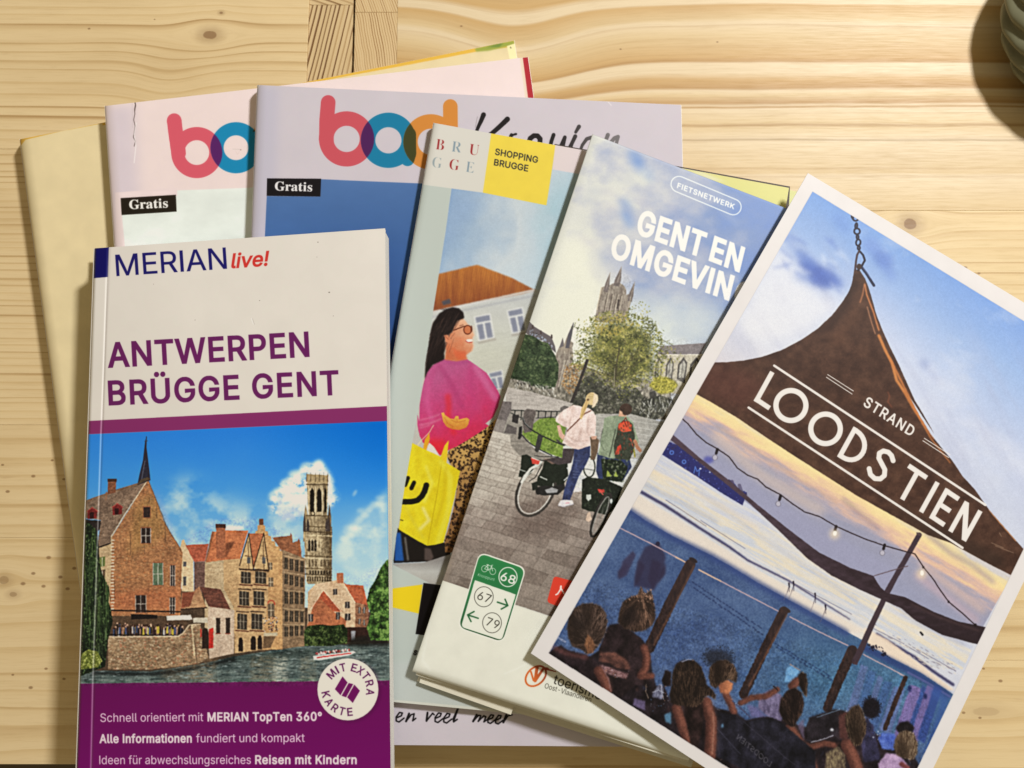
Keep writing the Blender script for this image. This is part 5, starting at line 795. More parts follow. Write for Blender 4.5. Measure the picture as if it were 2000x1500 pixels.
    C.dots(y2([(1000, 330), (1150, 300), (1250, 450), (1200, 700), (1000, 720), (940, 560)]), 260, .7, 1.6, [(70, 70, 44), (86, 80, 50)], asp=2, a=.6); C.dots(y2([(800, 100), (1100, 60), (1200, 160), (1000, 300), (800, 260)]), 380, .7, 1.8, [(190, 170, 90), (170, 150, 70)], asp=1.6, a=.7)
    C.line(y2([(1050, 400), (1020, 560), (1000, 800)]), 3, (74, 66, 50), .7); C.line(y2([(735, 520), (690, 650), (640, 790), (575, 940)]), 5.6, (62, 56, 52)); C.line(y2([(1000, 600), (1000, 790)]), 1.4, (206, 196, 160), .5)
    yb = y2([(1400, 690), (1500, 680), (1590, 720), (1620, 760), (1570, 830), (1450, 850), (1340, 770)]); C.poly(yb, (160, 150, 44), a=.8, blur=1.5); C.dots(yb, 420, .8, 1.9, [(186, 172, 60), (140, 136, 50), (112, 108, 40), (204, 190, 84)], a=.85)
    for k in range(60):
        x, y = 1250+R.rand()*300, 860+R.rand()*200; C.line(y2([(x, y), (x+R.randn()*26, y+30+R.rand()*50)]), 1.3, [(206, 202, 190), (40, 40, 38), (130, 128, 120)][R.randint(3)], .75)
    C.poly(y2([(1340, 830), (1400, 810), (1410, 870), (1350, 900)]), (60, 58, 54), a=.8)
    # square, road
    gy = lambda a, b, s: (lambda X, Y: mix(a, b, fbm(X/30, Y/4, s)))
    C.poly(y2([(-60, 780), (0, 790), (200, 830), (450, 900), (600, 940), (520, 1020), (300, 1010), (-60, 1000)]), gy((190, 180, 168), (160, 150, 140), 3))
    for y in (830, 860, 900, 940): C.line(y2([(-20, y-10), (200, y+14), (500, y+70)]), .9, (150, 140, 130), .6)
    C.poly(y2([(820, 1040), (1150, 1040), (1420, 1110), (1500, 1120), (1300, 1480), (1150, 1480), (820, 1300)]), gy((150, 146, 136), (176, 170, 158), 4))
    for k in range(8): C.line(y2([(820, 1060+k*52), (1450, 1150+k*62)]), 1.2, (206, 202, 190), .55)
    # cobbled ground with perspective courses
    gr = [(1020, 820), (1000, 862), (1010, 900), (1100, 960), (1300, 1050), (1290, 1260), (1074, 1204), (862, 1133), (770, 1133), (900, 700), (1010, 700)]
    gr = y3([(-150, 450), (60, 500), (250, 560), (250, 640), (350, 760), (700, 900), (1100, 1250), (1500, 1500)])+[(1300, 1290), (1100, 1212), (862, 1133), (820, 1120)]
    C.poly(gr, lambda X, Y: ramp((Y-840)/300+.25*(fbm(X/16, Y/12, 7)-.5), [(0, (196, 186, 170)), (.35, (178, 166, 150)), (.62, (142, 126, 114)), (1, (126, 112, 100))]))
    C.clip = C.mask(gr); jn = (96, 82, 72)
    rows = []; y = 846.0; h = 6.0
    while y < 1250: rows.append(y); y += h; h *= 1.095
    def gp(x, yb): return (x, yb+(x-930)*.30+2.0*math.sin(x/31+yb))
    for i, yb in enumerate(rows):
        C.line([gp(x, yb) for x in range(800, 1400, 20)], .8+i*.04, jn, .42); hh = (rows[i+1]-yb) if i+1 < len(rows) else 30
        x = 800+R.rand()*20
        while x < 1400:
            C.line([gp(x, yb), (gp(x, yb)[0]-hh*.55, gp(x-hh*.55, yb+hh)[1])], .8+i*.04, jn, .38); x2 = x+hh*(1.7+R.rand()*1.3)
            C.poly([gp(x, yb), gp(x2, yb), (x2-hh*.55, gp(x2-hh*.55, yb+hh)[1]), (x-hh*.55, gp(x-hh*.55, yb+hh)[1])], (255, 240, 220) if R.rand() < .5 else (60, 44, 36), a=.03+.08*R.rand()); x = x2
    C.dots(gr, 1500, .4, 1.1, [(206, 192, 170), (90, 76, 66), (160, 146, 130)], a=.35)
    C.poly([(1000, 990), (1060, 960), (1120, 980), (1130, 1010), (1080, 1040), (1010, 1045)], (84, 66, 58), a=.45, blur=12)
    C.clip = None
    # kerb, lawn, posts and railing
    C.poly(y3([(230, 560), (300, 510), (360, 560), (480, 690), (720, 800), (700, 900), (500, 840), (330, 760), (240, 650)]), gy((164, 154, 140), (120, 112, 102), 5)); 
    lw = y3([(350, 540), (360, 500), (460, 440), (520, 390), (640, 375), (700, 400), (790, 420), (760, 560), (740, 770), (640, 740), (470, 660)]); C.poly(lw, (118, 142, 58)); C.dots(lw, 700, .6, 1.5, [(138, 160, 70), (100, 124, 46), (86, 108, 44), (156, 172, 88)], asp=2, rot=80, jr=30, a=.7)
    for k in (0,): C.poly(y3([(135, 215), (245, 225), (240, 310), (200, 400), (160, 530), (60, 500), (100, 300)]), (116, 106, 102)); C.poly(y3([(100, 390), (190, 410), (160, 530), (60, 505)]), (142, 132, 124)); C.poly(y3([(205, 440), (300, 480), (290, 540), (170, 530)]), (100, 92, 88))
    pst = y3([(370, 310), (400, 292), (470, 300), (485, 330), (460, 420), (450, 510), (370, 530), (350, 420)]); C.poly(pst, lambda X, Y: mix((130, 118, 110), (78, 70, 66), fbm(X/3, Y/3, 8))); C.poly(y3([(720, 280), (760, 262), (800, 270), (790, 330), (720, 320)]), (110, 102, 96))
    k_ = (40, 42, 40)
    C.lines([y3([(240, 304), (370, 310)]), y3([(480, 312), (600, 318), (720, 316)]), y3([(235, 330), (340, 380)])], 1.5, k_); C.lines([y3([(x, 316), (x-6, 380)]) for x in (510, 580, 635, 690)]+[y3([(x, 310), (x-8, 400)]) for x in (280, 345)], 1.7, k_); C.line(y3([(480, 384), (600, 376), (690, 372)]), 1.2, k_)
    C.line(y3([(355, 380), (370, 430), (430, 490), (540, 555), (680, 620), (760, 650)]), 2.2, k_); C.line(y3([(345, 545), (400, 610), (520, 690), (640, 750)]), 2.0, k_); C.line(y3([(357, 376), (372, 424), (432, 484)]), .8, (196, 196, 190), .8)
    C.poly(y3([(320, 470), (350, 460), (345, 560), (330, 590), (308, 585)]), (44, 44, 42)); C.poly(y3([(505, 545), (555, 560), (520, 690), (500, 720), (470, 700)]), (60, 58, 54)); C.poly(y3([(255, 350), (320, 350), (305, 440), (250, 420)]), (54, 50, 48)); C.poly(y3([(310, 200), (320, 330)]+[(322, 200)]), k_, a=0)
    # second rider and bicycle (right)
    jb = (48, 58, 92)
    C.poly(y3([(1085, 720), (1220, 770), (1400, 790), (1420, 860), (1330, 1000), (1100, 990), (1070, 900)]), jb); C.poly(y3([(1120, 780), (1320, 800), (1380, 870), (1320, 1010), (1140, 980)]), (30, 40, 26)); C.dots(y3([(1130, 760), (1400, 780), (1340, 1010), (1140, 1000)]), 160, .8, 2, [(20, 26, 20), (80, 92, 60), (130, 134, 110), (44, 56, 30)], asp=2, a=.7)
    C.poly(y3([(1180, 890), (1225, 950), (1170, 960)]), (146, 160, 70)); C.poly(y3([(1265, 900), (1285, 960), (1240, 950)]), (146, 160, 70))
    sh = y3([(1150, 385), (1200, 365), (1290, 358), (1380, 372), (1430, 420), (1460, 520), (1490, 620), (1420, 700), (1400, 780), (1210, 775), (1090, 740), (1120, 600), (1140, 480)]); C.poly(sh, lambda X, Y: mix((156, 166, 136), (112, 124, 98), fbm(X/9, Y/12, 4)*1.3-.2))
    C.line(y3([(1140, 480), (1110, 620), (1150, 700)]), 1.2, (84, 92, 76), .8); C.line(y3([(1260, 500), (1230, 640), (1200, 760)]), 2.4, (70, 76, 62), .8)
    C.poly(y3([(1300, 300), (1330, 300), (1370, 370), (1290, 365)]), (196, 146, 116)); C.ell(*y3(1362, 298), 12, 11.5, (70, 52, 42)); C.poly(y3([(1300, 310), (1325, 320), (1340, 360), (1300, 356)]), (206, 156, 124))
    bp_ = y3([(1290, 440), (1330, 410), (1390, 410), (1425, 440), (1450, 560), (1440, 700), (1400, 790), (1260, 780), (1240, 660), (1270, 540)]); C.poly(bp_, (62, 66, 52)); C.poly(y3([(1290, 440), (1330, 415), (1390, 415), (1420, 450), (1415, 510), (1340, 520), (1285, 500)]), (226, 84, 52)); C.poly(y3([(1280, 660), (1310, 640), (1320, 690), (1290, 740), (1255, 740)]), (206, 66, 44)); C.poly(y3([(1390, 560), (1420, 600), (1440, 680), (1420, 640)]), (196, 76, 52))
    C.lines([y3([(1320, 430), (1360, 380), (1385, 430)]), y3([(1345, 400), (1370, 470)])], 1.6, (120, 40, 30)); C.dots(bp_, 120, .8, 2, [(44, 50, 36), (86, 90, 70), (110, 60, 44)], asp=2, rot=80, jr=20, a=.6)
    C.line(y3([(1450, 610), (1470, 660), (1500, 700)]), 7, (176, 120, 88)); C.line(y3([(1440, 690), (1450, 760)]), 3, (150, 140, 50))
    pn2 = y3([(935, 985), (980, 960), (1160, 980), (1290, 1040), (1330, 1060), (1260, 1260), (1180, 1330), (1060, 1300), (1000, 1290), (930, 1265)]); C.poly(pn2, (34, 40, 30)); C.dots(pn2, 160, .8, 2.2, [(24, 28, 24), (50, 58, 42), (66, 76, 56)], asp=2, a=.6)
    C.poly(y3([(975, 1130), (1020, 1130), (1025, 1170), (995, 1195), (975, 1170)]), (186, 190, 176)); C.poly(y3([(1085, 1075), (1150, 1080), (1155, 1110), (1100, 1115)]), (186, 60, 50)); C.line(y3([(1110, 1100), (1140, 1130)]), 2, (206, 90, 76))
    for rx, ry, w, c in ((12, 42, 4.5, (52, 48, 44)), (8.5, 36, 1.6, (150, 146, 136))):
        C.line([y3(1118+(rx*5)*math.cos(a)+(.38*-ry*5*math.sin(a)), 1330+ry*5*math.sin(a)) for a in np.linspace(0, 6.28, 28)], w, c)
    for k in range(12): a = k*.52; C.line([y3(1120, 1330), y3(1118+42*math.cos(a)-.38*180*math.sin(a), 1330+180*math.sin(a))], .6, (140, 136, 126), .6)
    C.poly(y3([(985, 1310), (1010, 1300), (1030, 1370), (1000, 1400), (970, 1380)]), (206, 176, 150)); C.ell(*y3(1218, 1195), 2.5, 5, (190, 200, 190))
    # first bicycle and rider (left)
    C.poly(y3([(345, 745), (395, 738), (440, 765), (480, 850), (430, 930), (375, 965), (312, 955), (335, 860)]), (36, 42, 32)); C.line(y3([(325, 885), (385, 905)]), 1.4, (196, 196, 184))
    C.poly(y3([(570, 790), (700, 760), (790, 810), (800, 960), (745, 1040), (735, 1085), (640, 1075), (490, 1040), (500, 960), (545, 880)]), (36, 42, 32)); C.line(y3([(525, 955), (590, 985)]), 1.8, (206, 206, 192)); C.poly(y3([(560, 780), (700, 775), (760, 800), (640, 835)]), (120, 96, 84))
    for rx, ry, w, c in ((34.0, 53, 4.6, (66, 60, 54)), (30, 48.5, 1.7, (206, 202, 190))):
        cx, cy, rt = 482, 1090, math.radians(27); C.line([y3(cx+5*(rx*math.cos(a)*math.cos(rt)-ry*math.sin(a)*math.sin(rt)), cy+5*(rx*math.cos(a)*math.sin(rt)+ry*math.sin(a)*math.cos(rt))) for a in np.linspace(0, 6.28, 44) if not (a > 3.9 and a < 5.3)] if 0 else [y3(cx+5*(rx*math.cos(a)*math.cos(rt)-ry*math.sin(a)*math.sin(rt)), cy+5*(rx*math.cos(a)*math.sin(rt)+ry*math.sin(a)*math.cos(rt))) for a in np.linspace(-.6, 3.9, 34)], w, c)
    for k in range(13): a = -.5+k*.34; rt = math.radians(27); C.line([y3(500, 1060), y3(482+5*(29*math.cos(a)*math.cos(rt)-47*math.sin(a)*math.sin(rt)), 1090+5*(29*math.cos(a)*math.sin(rt)+47*math.sin(a)*math.cos(rt)))], .5, (150, 140, 128), .7)
    C.line(y3([(345, 1010), (375, 950), (430, 880), (500, 840), (540, 800)]), 5, (206, 204, 190)); C.line(y3([(430, 770), (500, 790), (560, 800), (700, 770)]), 2.2, (60, 54, 50)); C.poly(y3([(432, 770), (470, 775), (525, 800), (510, 835), (450, 830)]), (206, 70, 56)); C.line(y3([(440, 768), (520, 800)]), 1.5, (236, 220, 206))
    C.lines([y3([(540, 840), (480, 960), (420, 1000)]), y3([(700, 760), (560, 760), (470, 750)])], 1.6, (60, 56, 52)); C.poly(y3([(490, 1060), (560, 1040), (660, 1050), (760, 1020), (770, 1070), (700, 1130), (560, 1140), (495, 1120)]), (44, 42, 40)); C.poly(y3([(570, 1085), (640, 1060), (700, 1080), (690, 1110), (590, 1115)]), (150, 148, 146)); C.ell(*y3(505, 1098), 5, 7, (40, 38, 36)); C.poly(y3([(440, 1020), (500, 1000), (500, 1080), (450, 1090)]), (40, 44, 36))
    C.line([y3(1005+55*math.cos(a), 860+100*math.sin(a)) for a in np.linspace(0, 6.28, 26)], 2.4, (50, 54, 44)); C.line(y3([(960, 880), (1050, 890)]), 1, (60, 60, 56)); C.lines([y3([(790, 870), (830, 930), (760, 990)]), y3([(830, 930), (950, 960)])], 2.2, (190, 190, 186)); C.poly(y3([(860, 1060), (920, 1060), (910, 1100), (850, 1110)]), (206, 200, 196))
    C.poly(y3([(750, 680), (870, 680), (830, 820), (700, 840), (610, 800), (640, 770), (740, 770)]), (74, 64, 64)); C.poly(y3([(860, 680), (1015, 655), (1010, 760), (960, 860), (900, 960), (870, 1040), (815, 1190), (740, 1190), (755, 1100), (790, 980), (830, 880), (850, 780)]), lambda X, Y: mix((66, 78, 122), (46, 50, 78), fbm(X/5, Y/9, 3)*1.2-.1))
    for y in (900, 930, 960, 790): C.line(y3([(845, y), (930, y+14)]), 1, (120, 132, 166), .6)
    C.poly(y3([(722, 1190), (760, 1180), (840, 1185), (852, 1225), (790, 1240), (745, 1250), (698, 1235)]), (214, 206, 206)); C.line(y3([(700, 1238), (750, 1252), (850, 1226)]), 1.4, (150, 140, 140)); C.line(y3([(770, 1215), (810, 1210)]), 1.2, (206, 110, 120))
    C.poly(y3([(690, 455), (720, 450), (745, 530), (770, 560), (745, 600), (710, 560)]), (214, 166, 140)); C.poly(y3([(1010, 570), (1060, 560), (1100, 600), (1090, 700), (1060, 790), (1020, 790), (1020, 640)]), (110, 88, 68)); C.poly(y3([(1020, 560), (1080, 556), (1070, 590), (1030, 590)]), (206, 156, 130)); C.line(y3([(690, 600), (740, 640), (820, 640)]), 3.4, (70, 66, 62))
    bl = y3([(850, 252), (905, 262), (960, 282), (1000, 285), (1045, 320), (1072, 370), (1070, 470), (1060, 555), (1010, 560), (1018, 650), (900, 692), (850, 680), (740, 625), (770, 560), (800, 480), (740, 460), (676, 415), (682, 370), (760, 300)]); C.poly(bl, lambda X, Y: mix((238, 212, 200), (206, 176, 162), fbm(X/8, Y/12, 14)*1.5-.35))
    m0 = C.clip; C.clip = C.mask(bl)
    for p in ([(990, 400), (985, 520), (1010, 560)], [(820, 380), (810, 470)], [(800, 560), (880, 610), (1000, 600)], [(780, 600), (860, 650)], [(720, 390), (780, 420)], [(930, 480), (900, 600)]): C.line(y3(p), 2.4, (186, 152, 138), .6, blur=.8)
    C.line(y3([(780, 520), (900, 400), (960, 340), (1020, 312)]), 2.0, (110, 66, 50)); C.clip = None
    C.ell(*y3(1030, 195), 12, 12.6, (206, 178, 124)); C.poly(y3([(1050, 130), (1085, 160), (1090, 210), (1060, 270), (1030, 285), (1040, 220)]), (222, 196, 160)); C.poly(y3([(980, 190), (1000, 230), (985, 270), (960, 330), (930, 400), (912, 380), (930, 290), (960, 230)]), (206, 172, 112)); C.line(y3([(985, 205), (960, 290), (930, 370)]), 1.2, (160, 124, 76), .8); C.lines([y3([(985, 170), (1040, 175)]), y3([(990, 150), (1050, 150)])], 1, (176, 144, 92), .7); C.ell(*y3(992, 203), 2.4, 2.2, (120, 90, 60))
    C.soften([(1000, 650), (1060, 665), (1110, 690), (1121, 640), (1140, 640), (1180, 560), (1190, 545), (1214, 528), (1242, 552), (1240, 590), (1310, 660), (1500, 680), (1420, 1500), (780, 1500)], .2, .02, warp=.32, detail=.18, local=.22, sat=-.15); C.soften(full, .42, .013, contrast=.10, local=.25)
    # white foot of the cover with the route sign
    C.poly([(862, 1133), (1074, 1204), (1300, 1282), (1420, 1500), (780, 1420), (780, 1105)], (226, 222, 204)); C.tint([(862, 1133), (1300, 1282), (1420, 1500), (780, 1420)], lambda X, Y: .975+.045*fbm(X/24, Y/24, 3))
    def rrect(c4, r, n=7):
        P = np.array(c4, float); out = []
        for i in range(4):
            a, b, c = P[i-1], P[i], P[(i+1) % 4]; u, v = (a-b)/np.hypot(*(a-b)), (c-b)/np.hypot(*(c-b))
            p0, p2 = b+u*r, b+v*r
            for t in np.linspace(0, 1, n): out.append((1-t)**2*p0+2*t*(1-t)*b+t*t*p2)
        return np.array(out)
    q = y4([(432, 187), (893, 345), (662, 1085), (213, 935)])
    C.poly(rrect(q, 17), (236, 233, 216))
    cen = np.array(q).mean(0); q2 = [tuple(cen+(np.array(p)-cen)*np.array([.955, .965])) for p in q]
    C.poly(rrect(q2, 15), lambda X, Y: ramp((Y-1080)/170, [(0, (44, 124, 66)), (.5, (40, 110, 62)), (1, (28, 66, 34))]))
    C.poly(rrect(y4([(388, 466), (786, 606), (650, 1052), (252, 922)]), 8), (228, 225, 208)); C.poly(y4([(388, 466), (786, 606), (770, 660), (370, 522)]), (228, 225, 208))
    wt = (238, 236, 222); C.ring(*y4(711, 435), 19.6, 17.8, wt, rox=18.6, rix=16.8); dk_ = (52, 48, 40)
    C.ring(*y4(475, 628), 20.2, 19.0, dk_, rox=19, rix=17.8); C.ring(*y4(555, 882), 20.2, 19.0, dk_, rox=19, rix=17.8)
    C.text("68", y4(632, 462), y4(768, 506), up=(5.2, -15.5), col=wt, bold=.05); C.text("67", y4(405, 650), y4(530, 690), up=(5.0, -15.5), col=dk_, bold=-0 or .0); C.text("79", y4(492, 903), y4(612, 944), up=(5.0, -15.5), col=dk_)
    g_ = (34, 92, 50); C.lines([y4([(607, 680), (708, 714)]), y4([(682, 652), (709, 714), (645, 748)])], 3.0, g_); C.lines([y4([(420, 838), (318, 805)]), y4([(380, 772), (317, 805), (350, 870)])], 3.0, g_)
    for x, y in ((482, 354), (562, 380)): C.ring(*y4(x, y), 6.6, 5.7, wt, rox=6.2, rix=5.3)
    C.lines([y4([(482, 354), (512, 318), (520, 370), (482, 354)]), y4([(512, 318), (556, 332), (520, 370)]), y4([(562, 380), (548, 322), (565, 318)]), y4([(500, 312), (522, 316)])], 1.0, wt)
    C.text("Knooppunt", y4(414, 424), y4(576, 474), up=(1.6, -5.4), col=wt, a=.8)
    rl = rrect(y4([(1160, 425), (1400, 490), (1300, 760), (1090, 680)]), 7); C.poly(rl, (214, 62, 42)); C.line(y4([(1178, 608), (1195, 600), (1215, 570), (1228, 545), (1245, 575), (1262, 600)]), 2.6, wt); C.line(y4([(1228, 525), (1226, 545)]), 3.4, wt)
    # tourist board mark
    oc = lambda X, Y: mix((206, 98, 40), (130, 50, 30), (X-1040)/24*.7-(Y-1320)/60)
    for a0, a1, w in ((0, 6.3, 3.6),): C.line([(1046.5+20*math.cos(a)*.98-4*math.sin(a), 1320.5+19.5*math.sin(a)-3*math.cos(a)) for a in np.linspace(a0, a1, 40)], w, oc)
    C.line([(1049, 1303), (1045, 1330), (1062, 1305), (1070, 1306)], 6.5, oc, taper=4); C.line([(1068, 1307), (1086, 1312)], 3.6, oc, taper=1.5); C.line([(1037, 1312), (1042, 1329), (1049, 1318)], 3.6, oc)
    C.text("toerisme", (1079.5, 1334.5), (1172, 1367), up=(5.5, -17.5), col=(52, 48, 40), bold=.02); C.text("Oost-Vlaanderen", (1063, 1343.5), (1153.5, 1371.5), up=(2.8, -9.6), col=(70, 66, 56))
    C.line([(846, 1170), (842, 1200), (825, 1290), (840, 1310)], 3, (240, 238, 224), .6, blur=1.5); C.line([(985, 1316), (1010, 1306), (1040, 1290)], 1.4, (240, 238, 226), .6, blur=.5); C.ell(920, 1489, 1.6, .8, (120, 110, 90))  # pale lines paint the highlights of small creases in the cover
    C.line([(1159, 262), (1094, 452), (994, 742), (863, 1133)], 3, (214, 212, 204), .4, blur=1)
    return C
# ------------------------------------------------------------------ print 7: the beach bar card
Q_CARD = [(1578, 338), (2204.6, 713.7), (1715.4, 1721.7), (1037, 1276)]
def print_card():
    C = Print(Q_CARD, 940, 1380, (228, 222, 216)); R = C.rng
    C.tint(Q_CARD, lambda X, Y: .985+.03*fbm(X/30, Y/30, 3))
    inner = [(1587, 374), (2165.6, 728.5), (1705, 1680), (1071, 1275.5)]; C.within(inner)
    # local axes: a along the card's short side, b down its long side
    ax = lambda X, Y: ((X-1587)*.855+(Y-374)*.519); bx = lambda X, Y: (-(X-1587)*.50+(Y-374)*.866)
    def sky(X, Y):
        a, b = ax(X, Y), bx(X, Y); n = fbm(a/90, b/60, 4, 5)
        t = b/430+.0*a; base = ramp(t, [(0, (120, 158, 218)), (.18, (146, 174, 220)), (.42, (198, 206, 226)), (.7, (214, 216, 224)), (1, (206, 196, 196))])
        s = np.clip((a-230)/300, 0, 1); far = ramp(b/480, [(0, (118, 156, 222)), (.22, (150, 178, 222)), (.5, (188, 198, 222)), (1, (206, 208, 216))])
        c = base*(1-s[..., None])+far*s[..., None]
        w = np.clip((n-.5)*2.2, 0, 1)*.5; c = c*(1-w[..., None])+np.array((224, 224, 228))*w[..., None]
        st2 = fbm((X*.5+Y*.86)/160, (X*.86-Y*.5)/26, 31, 4); w = (np.clip((.5-st2)*2.4, 0, 1)*.4*np.clip(b/160, .3, 1)); return c*(1-w[..., None])+np.array((168, 172, 196))*w[..., None]
    C.poly(inner, sky)
    for p, rx, ry, c, a, rot in [((830, 560), 34, 12, (78, 104, 182), .9, 28), ((870, 620), 30, 16, (82, 106, 182), .85, 10), ((780, 500), 26, 9, (98, 128, 200), .8, 40), ((760, 610), 20, 9, (108, 136, 204), .6, 10), ((930, 610), 26, 9, (96, 122, 194), .7, 30), ((1210, 500), 22, 15, (100, 130, 200), .75, 40), ((1150, 430), 18, 14, (112, 142, 210), .6, 30), ((1240, 560), 10, 26, (112, 140, 206), .5, -30), ((980, 300), 24, 12, (112, 146, 212), .5, 50), ((1445, 1090), 9, 6, (126, 140, 186), .8, 45), ((1500, 1160), 16, 3, (156, 164, 200), .7, 55), ((700, 420), 14, 6, (120, 146, 206), .6, 60), ((660, 380), 10, 5, (110, 136, 200), .6, 60)]:
        q = y5(*p); C.ell(q[0], q[1], rx, ry, c, rot=rot, a=a, blur=7)
    C.poly(y5([(600, 420), (780, 640), (900, 740), (1010, 720), (980, 760), (800, 900), (560, 960), (400, 900)]), (232, 230, 228), a=.55, blur=12)
    for k in range(26): q = y5(650+R.rand()*380, 380+R.rand()*330); C.ell(q[0], q[1], 16*R.rand()+6, 4, (214, 222, 236) if R.rand() < .6 else (90, 114, 190), rot=35+R.randn()*18, a=.25, blur=3)
    # sunset sky under the sail
    ss = y6([(370, 160), (340, 230), (270, 350), (215, 450), (640, 720), (1150, 1110), (1700, 1400), (1800, 1310), (1940, 1060), (1700, 920), (1200, 640), (700, 330)])
    def sun(X, Y):
        b = -(X-1200)*.50+(Y-700)*.866; a = (X-1200)*.855+(Y-700)*.519
        n = fbm(a/60, b/10, 6, 4)-.5; t = (b-(-46))/82+.55*n-(a-40)/2600
        return ramp(t, [(0, (206, 200, 196)), (.12, (226, 208, 166)), (.32, (244, 218, 150)), (.5, (240, 204, 150)), (.64, (222, 180, 156)), (.82, (170, 160, 172)), (1, (152, 152, 172)), (1.6, (150, 152, 176))])
    C.poly(ss, sun)
    C.clip = C.clip*1; m0 = C.clip; C.clip = m0*C.mask(ss)
    C.line(y6([(500, 380), (700, 560), (860, 660), (1000, 740)]), 22, (226, 196, 170), .55, blur=8); C.line(y6([(1120, 690), (1200, 760), (1290, 830)]), 7, (150, 132, 140), .8, blur=4); C.line(y6([(1520, 850), (1640, 950), (1750, 1010), (1850, 1090)]), 8, (160, 146, 150), .8, blur=4)
    C.line(y6([(1500, 1000), (1650, 1120), (1800, 1230)]), 12, (240, 190, 160), .6, blur=6); C.line(y6([(1480, 1060), (1640, 1180), (1770, 1280)]), 12, (226, 176, 172), .5, blur=6); C.line(y6([(500, 330), (700, 460), (900, 590), (1080, 700)]), 5, (170, 150, 140), .5, blur=3)
    C.poly(y6([(330, 300), (480, 470), (800, 690), (1100, 880), (1400, 1040), (1350, 1120), (1000, 950), (600, 660), (270, 400)]), (154, 154, 180), a=.75, blur=7); C.clip = m0
    # water, wet sand
    sea = y6([(240, 400), (640, 700), (1150, 1090), (1500, 1270), (1760, 1390), (1700, 1520), (1300, 1500), (500, 1010), (60, 740)])
    def wet(X, Y):
        b = -(X-1200)*.50+(Y-880)*.866; a = (X-1200)*.855+(Y-880)*.519; n = fbm(a/70, b/5, 9, 4)
        return ramp((b+40)/110+.9*(n-.5), [(0, (196, 200, 214)), (.3, (216, 212, 204)), (.5, (228, 214, 186)), (.7, (196, 202, 212)), (1, (224, 216, 204))])
    C.poly(sea, wet)
    for p, w, c, a in [([(160, 540), (330, 620), (520, 720), (700, 830)], 7, (240, 214, 172), .6), ([(120, 600), (300, 690), (500, 800)], 6, (150, 164, 196), .6), ([(400, 640), (700, 860), (1000, 1060), (1300, 1260)], 6, (170, 178, 200), .5), ([(1350, 1180), (1500, 1300), (1700, 1390)], 10, (170, 172, 186), .6), ([(1200, 1180), (1500, 1370)], 8, (238, 222, 190), .6)]: C.line(y6(p), w, c, a, blur=3)
    nv = (56, 52, 92)
    C.line(y6([(110, 640), (250, 720), (400, 818), (560, 920), (650, 985), (850, 1085), (1000, 1180), (1150, 1275)]), 6.5, nv, .9, blur=.6, taper=2); C.lines([y6([(250, 690), (450, 820)]), y6([(420, 790), (640, 930)]), y6([(880, 1100), (1160, 1250)])], 1.2, (84, 80, 112), .7)
    C.line(y8([(920, 520), (1050, 600), (1200, 690), (1330, 790), (1480, 890)]), 6.0, nv, .9, blur=.6); C.lines([y8([(900, 480), (1030, 545), (1120, 590)]), y8([(1130, 600), (1300, 700)]), y8([(1250, 650), (1500, 790)])], 1.6, (100, 92, 116), .6)
    C.dots(y8([(900, 440), (1500, 740), (1500, 880), (950, 560)]), 160, .5, 1.3, [(120, 110, 126), (236, 220, 190)], asp=5, rot=30, jr=5, a=.6)
    C.poly(y6([(110, 665), (400, 840), (650, 1005), (1150, 1290), (1240, 1340), (1130, 1340), (900, 1210), (700, 1100), (480, 970), (250, 860), (65, 735)]), (228, 214, 196), a=.92, blur=1.2); C.poly(y8([(830, 470), (1000, 560), (1490, 930), (1440, 930), (1050, 710), (820, 580)]), (236, 212, 184), a=.9, blur=1)
    hl = y6([(230, 392), (300, 420), (350, 430), (400, 500), (470, 530), (520, 580), (575, 598), (610, 640), (648, 655), (626, 718), (520, 655), (400, 575), (210, 455)]); C.poly(hl, (46, 48, 108)); C.dots(hl, 160, .6, 1.8, [(60, 70, 150), (34, 34, 80), (96, 110, 190)], a=.7); C.dots(y6([(232, 380), (640, 640), (650, 670), (240, 420)]), 60, 1, 2.2, [(46, 46, 100), (60, 52, 90)])
    for x, y in ((280, 460), (340, 505)): C.ring(*y6(x, y), 4.4, 2.4, (84, 122, 206))
    C.line(y6([(388, 560), (395, 528), (404, 552), (416, 542), (412, 572)]), 1.8, (84, 122, 206)); C.ell(*y6(420, 538), 2, 1.6, (236, 240, 250)); C.ell(*y6(466, 556), 1.6, 1.2, (200, 214, 250)); C.ell(*y6(460, 495), 10, 7, (66, 70, 160), a=.7, blur=2); C.line(y6([(575, 600), (580, 625)]), 6, (90, 80, 110), .8); C.line(y6([(610, 620), (620, 650)]), 7, (90, 84, 112), .8)
    # shaded sand behind the glass
    sd = y6([(60, 728), (150, 790), (280, 865), (480, 965), (560, 1010), (700, 1095), (900, 1205), (1130, 1332), (1240, 1390)])+y8([(860, 600), (1040, 700), (1240, 800), (1460, 945), (1900, 1300), (1460, 2300), (400, 2300), (-1400, 1500)])
    sd = sd+[(1060, 1300)]
    def sand(X, Y):
        n = fbm(X/2.6, Y/2.6, 19, 3); m = fbm(X/40, Y/30, 3); c = mix((54, 76, 120), (92, 116, 154), n*.9+.05+.8*(m-.5)); g = np.clip((X-1400)/200, 0, 1)*np.clip(1-abs(Y-1330)/160, 0, 1); return c+(g[..., None]*np.array((-4, 14, 6)))
    C.poly(sd, sand); C.dots(sd, 2200, .4, 1.0, [(110, 142, 186), (34, 56, 108), (70, 88, 140), (100, 104, 150)], a=.3)
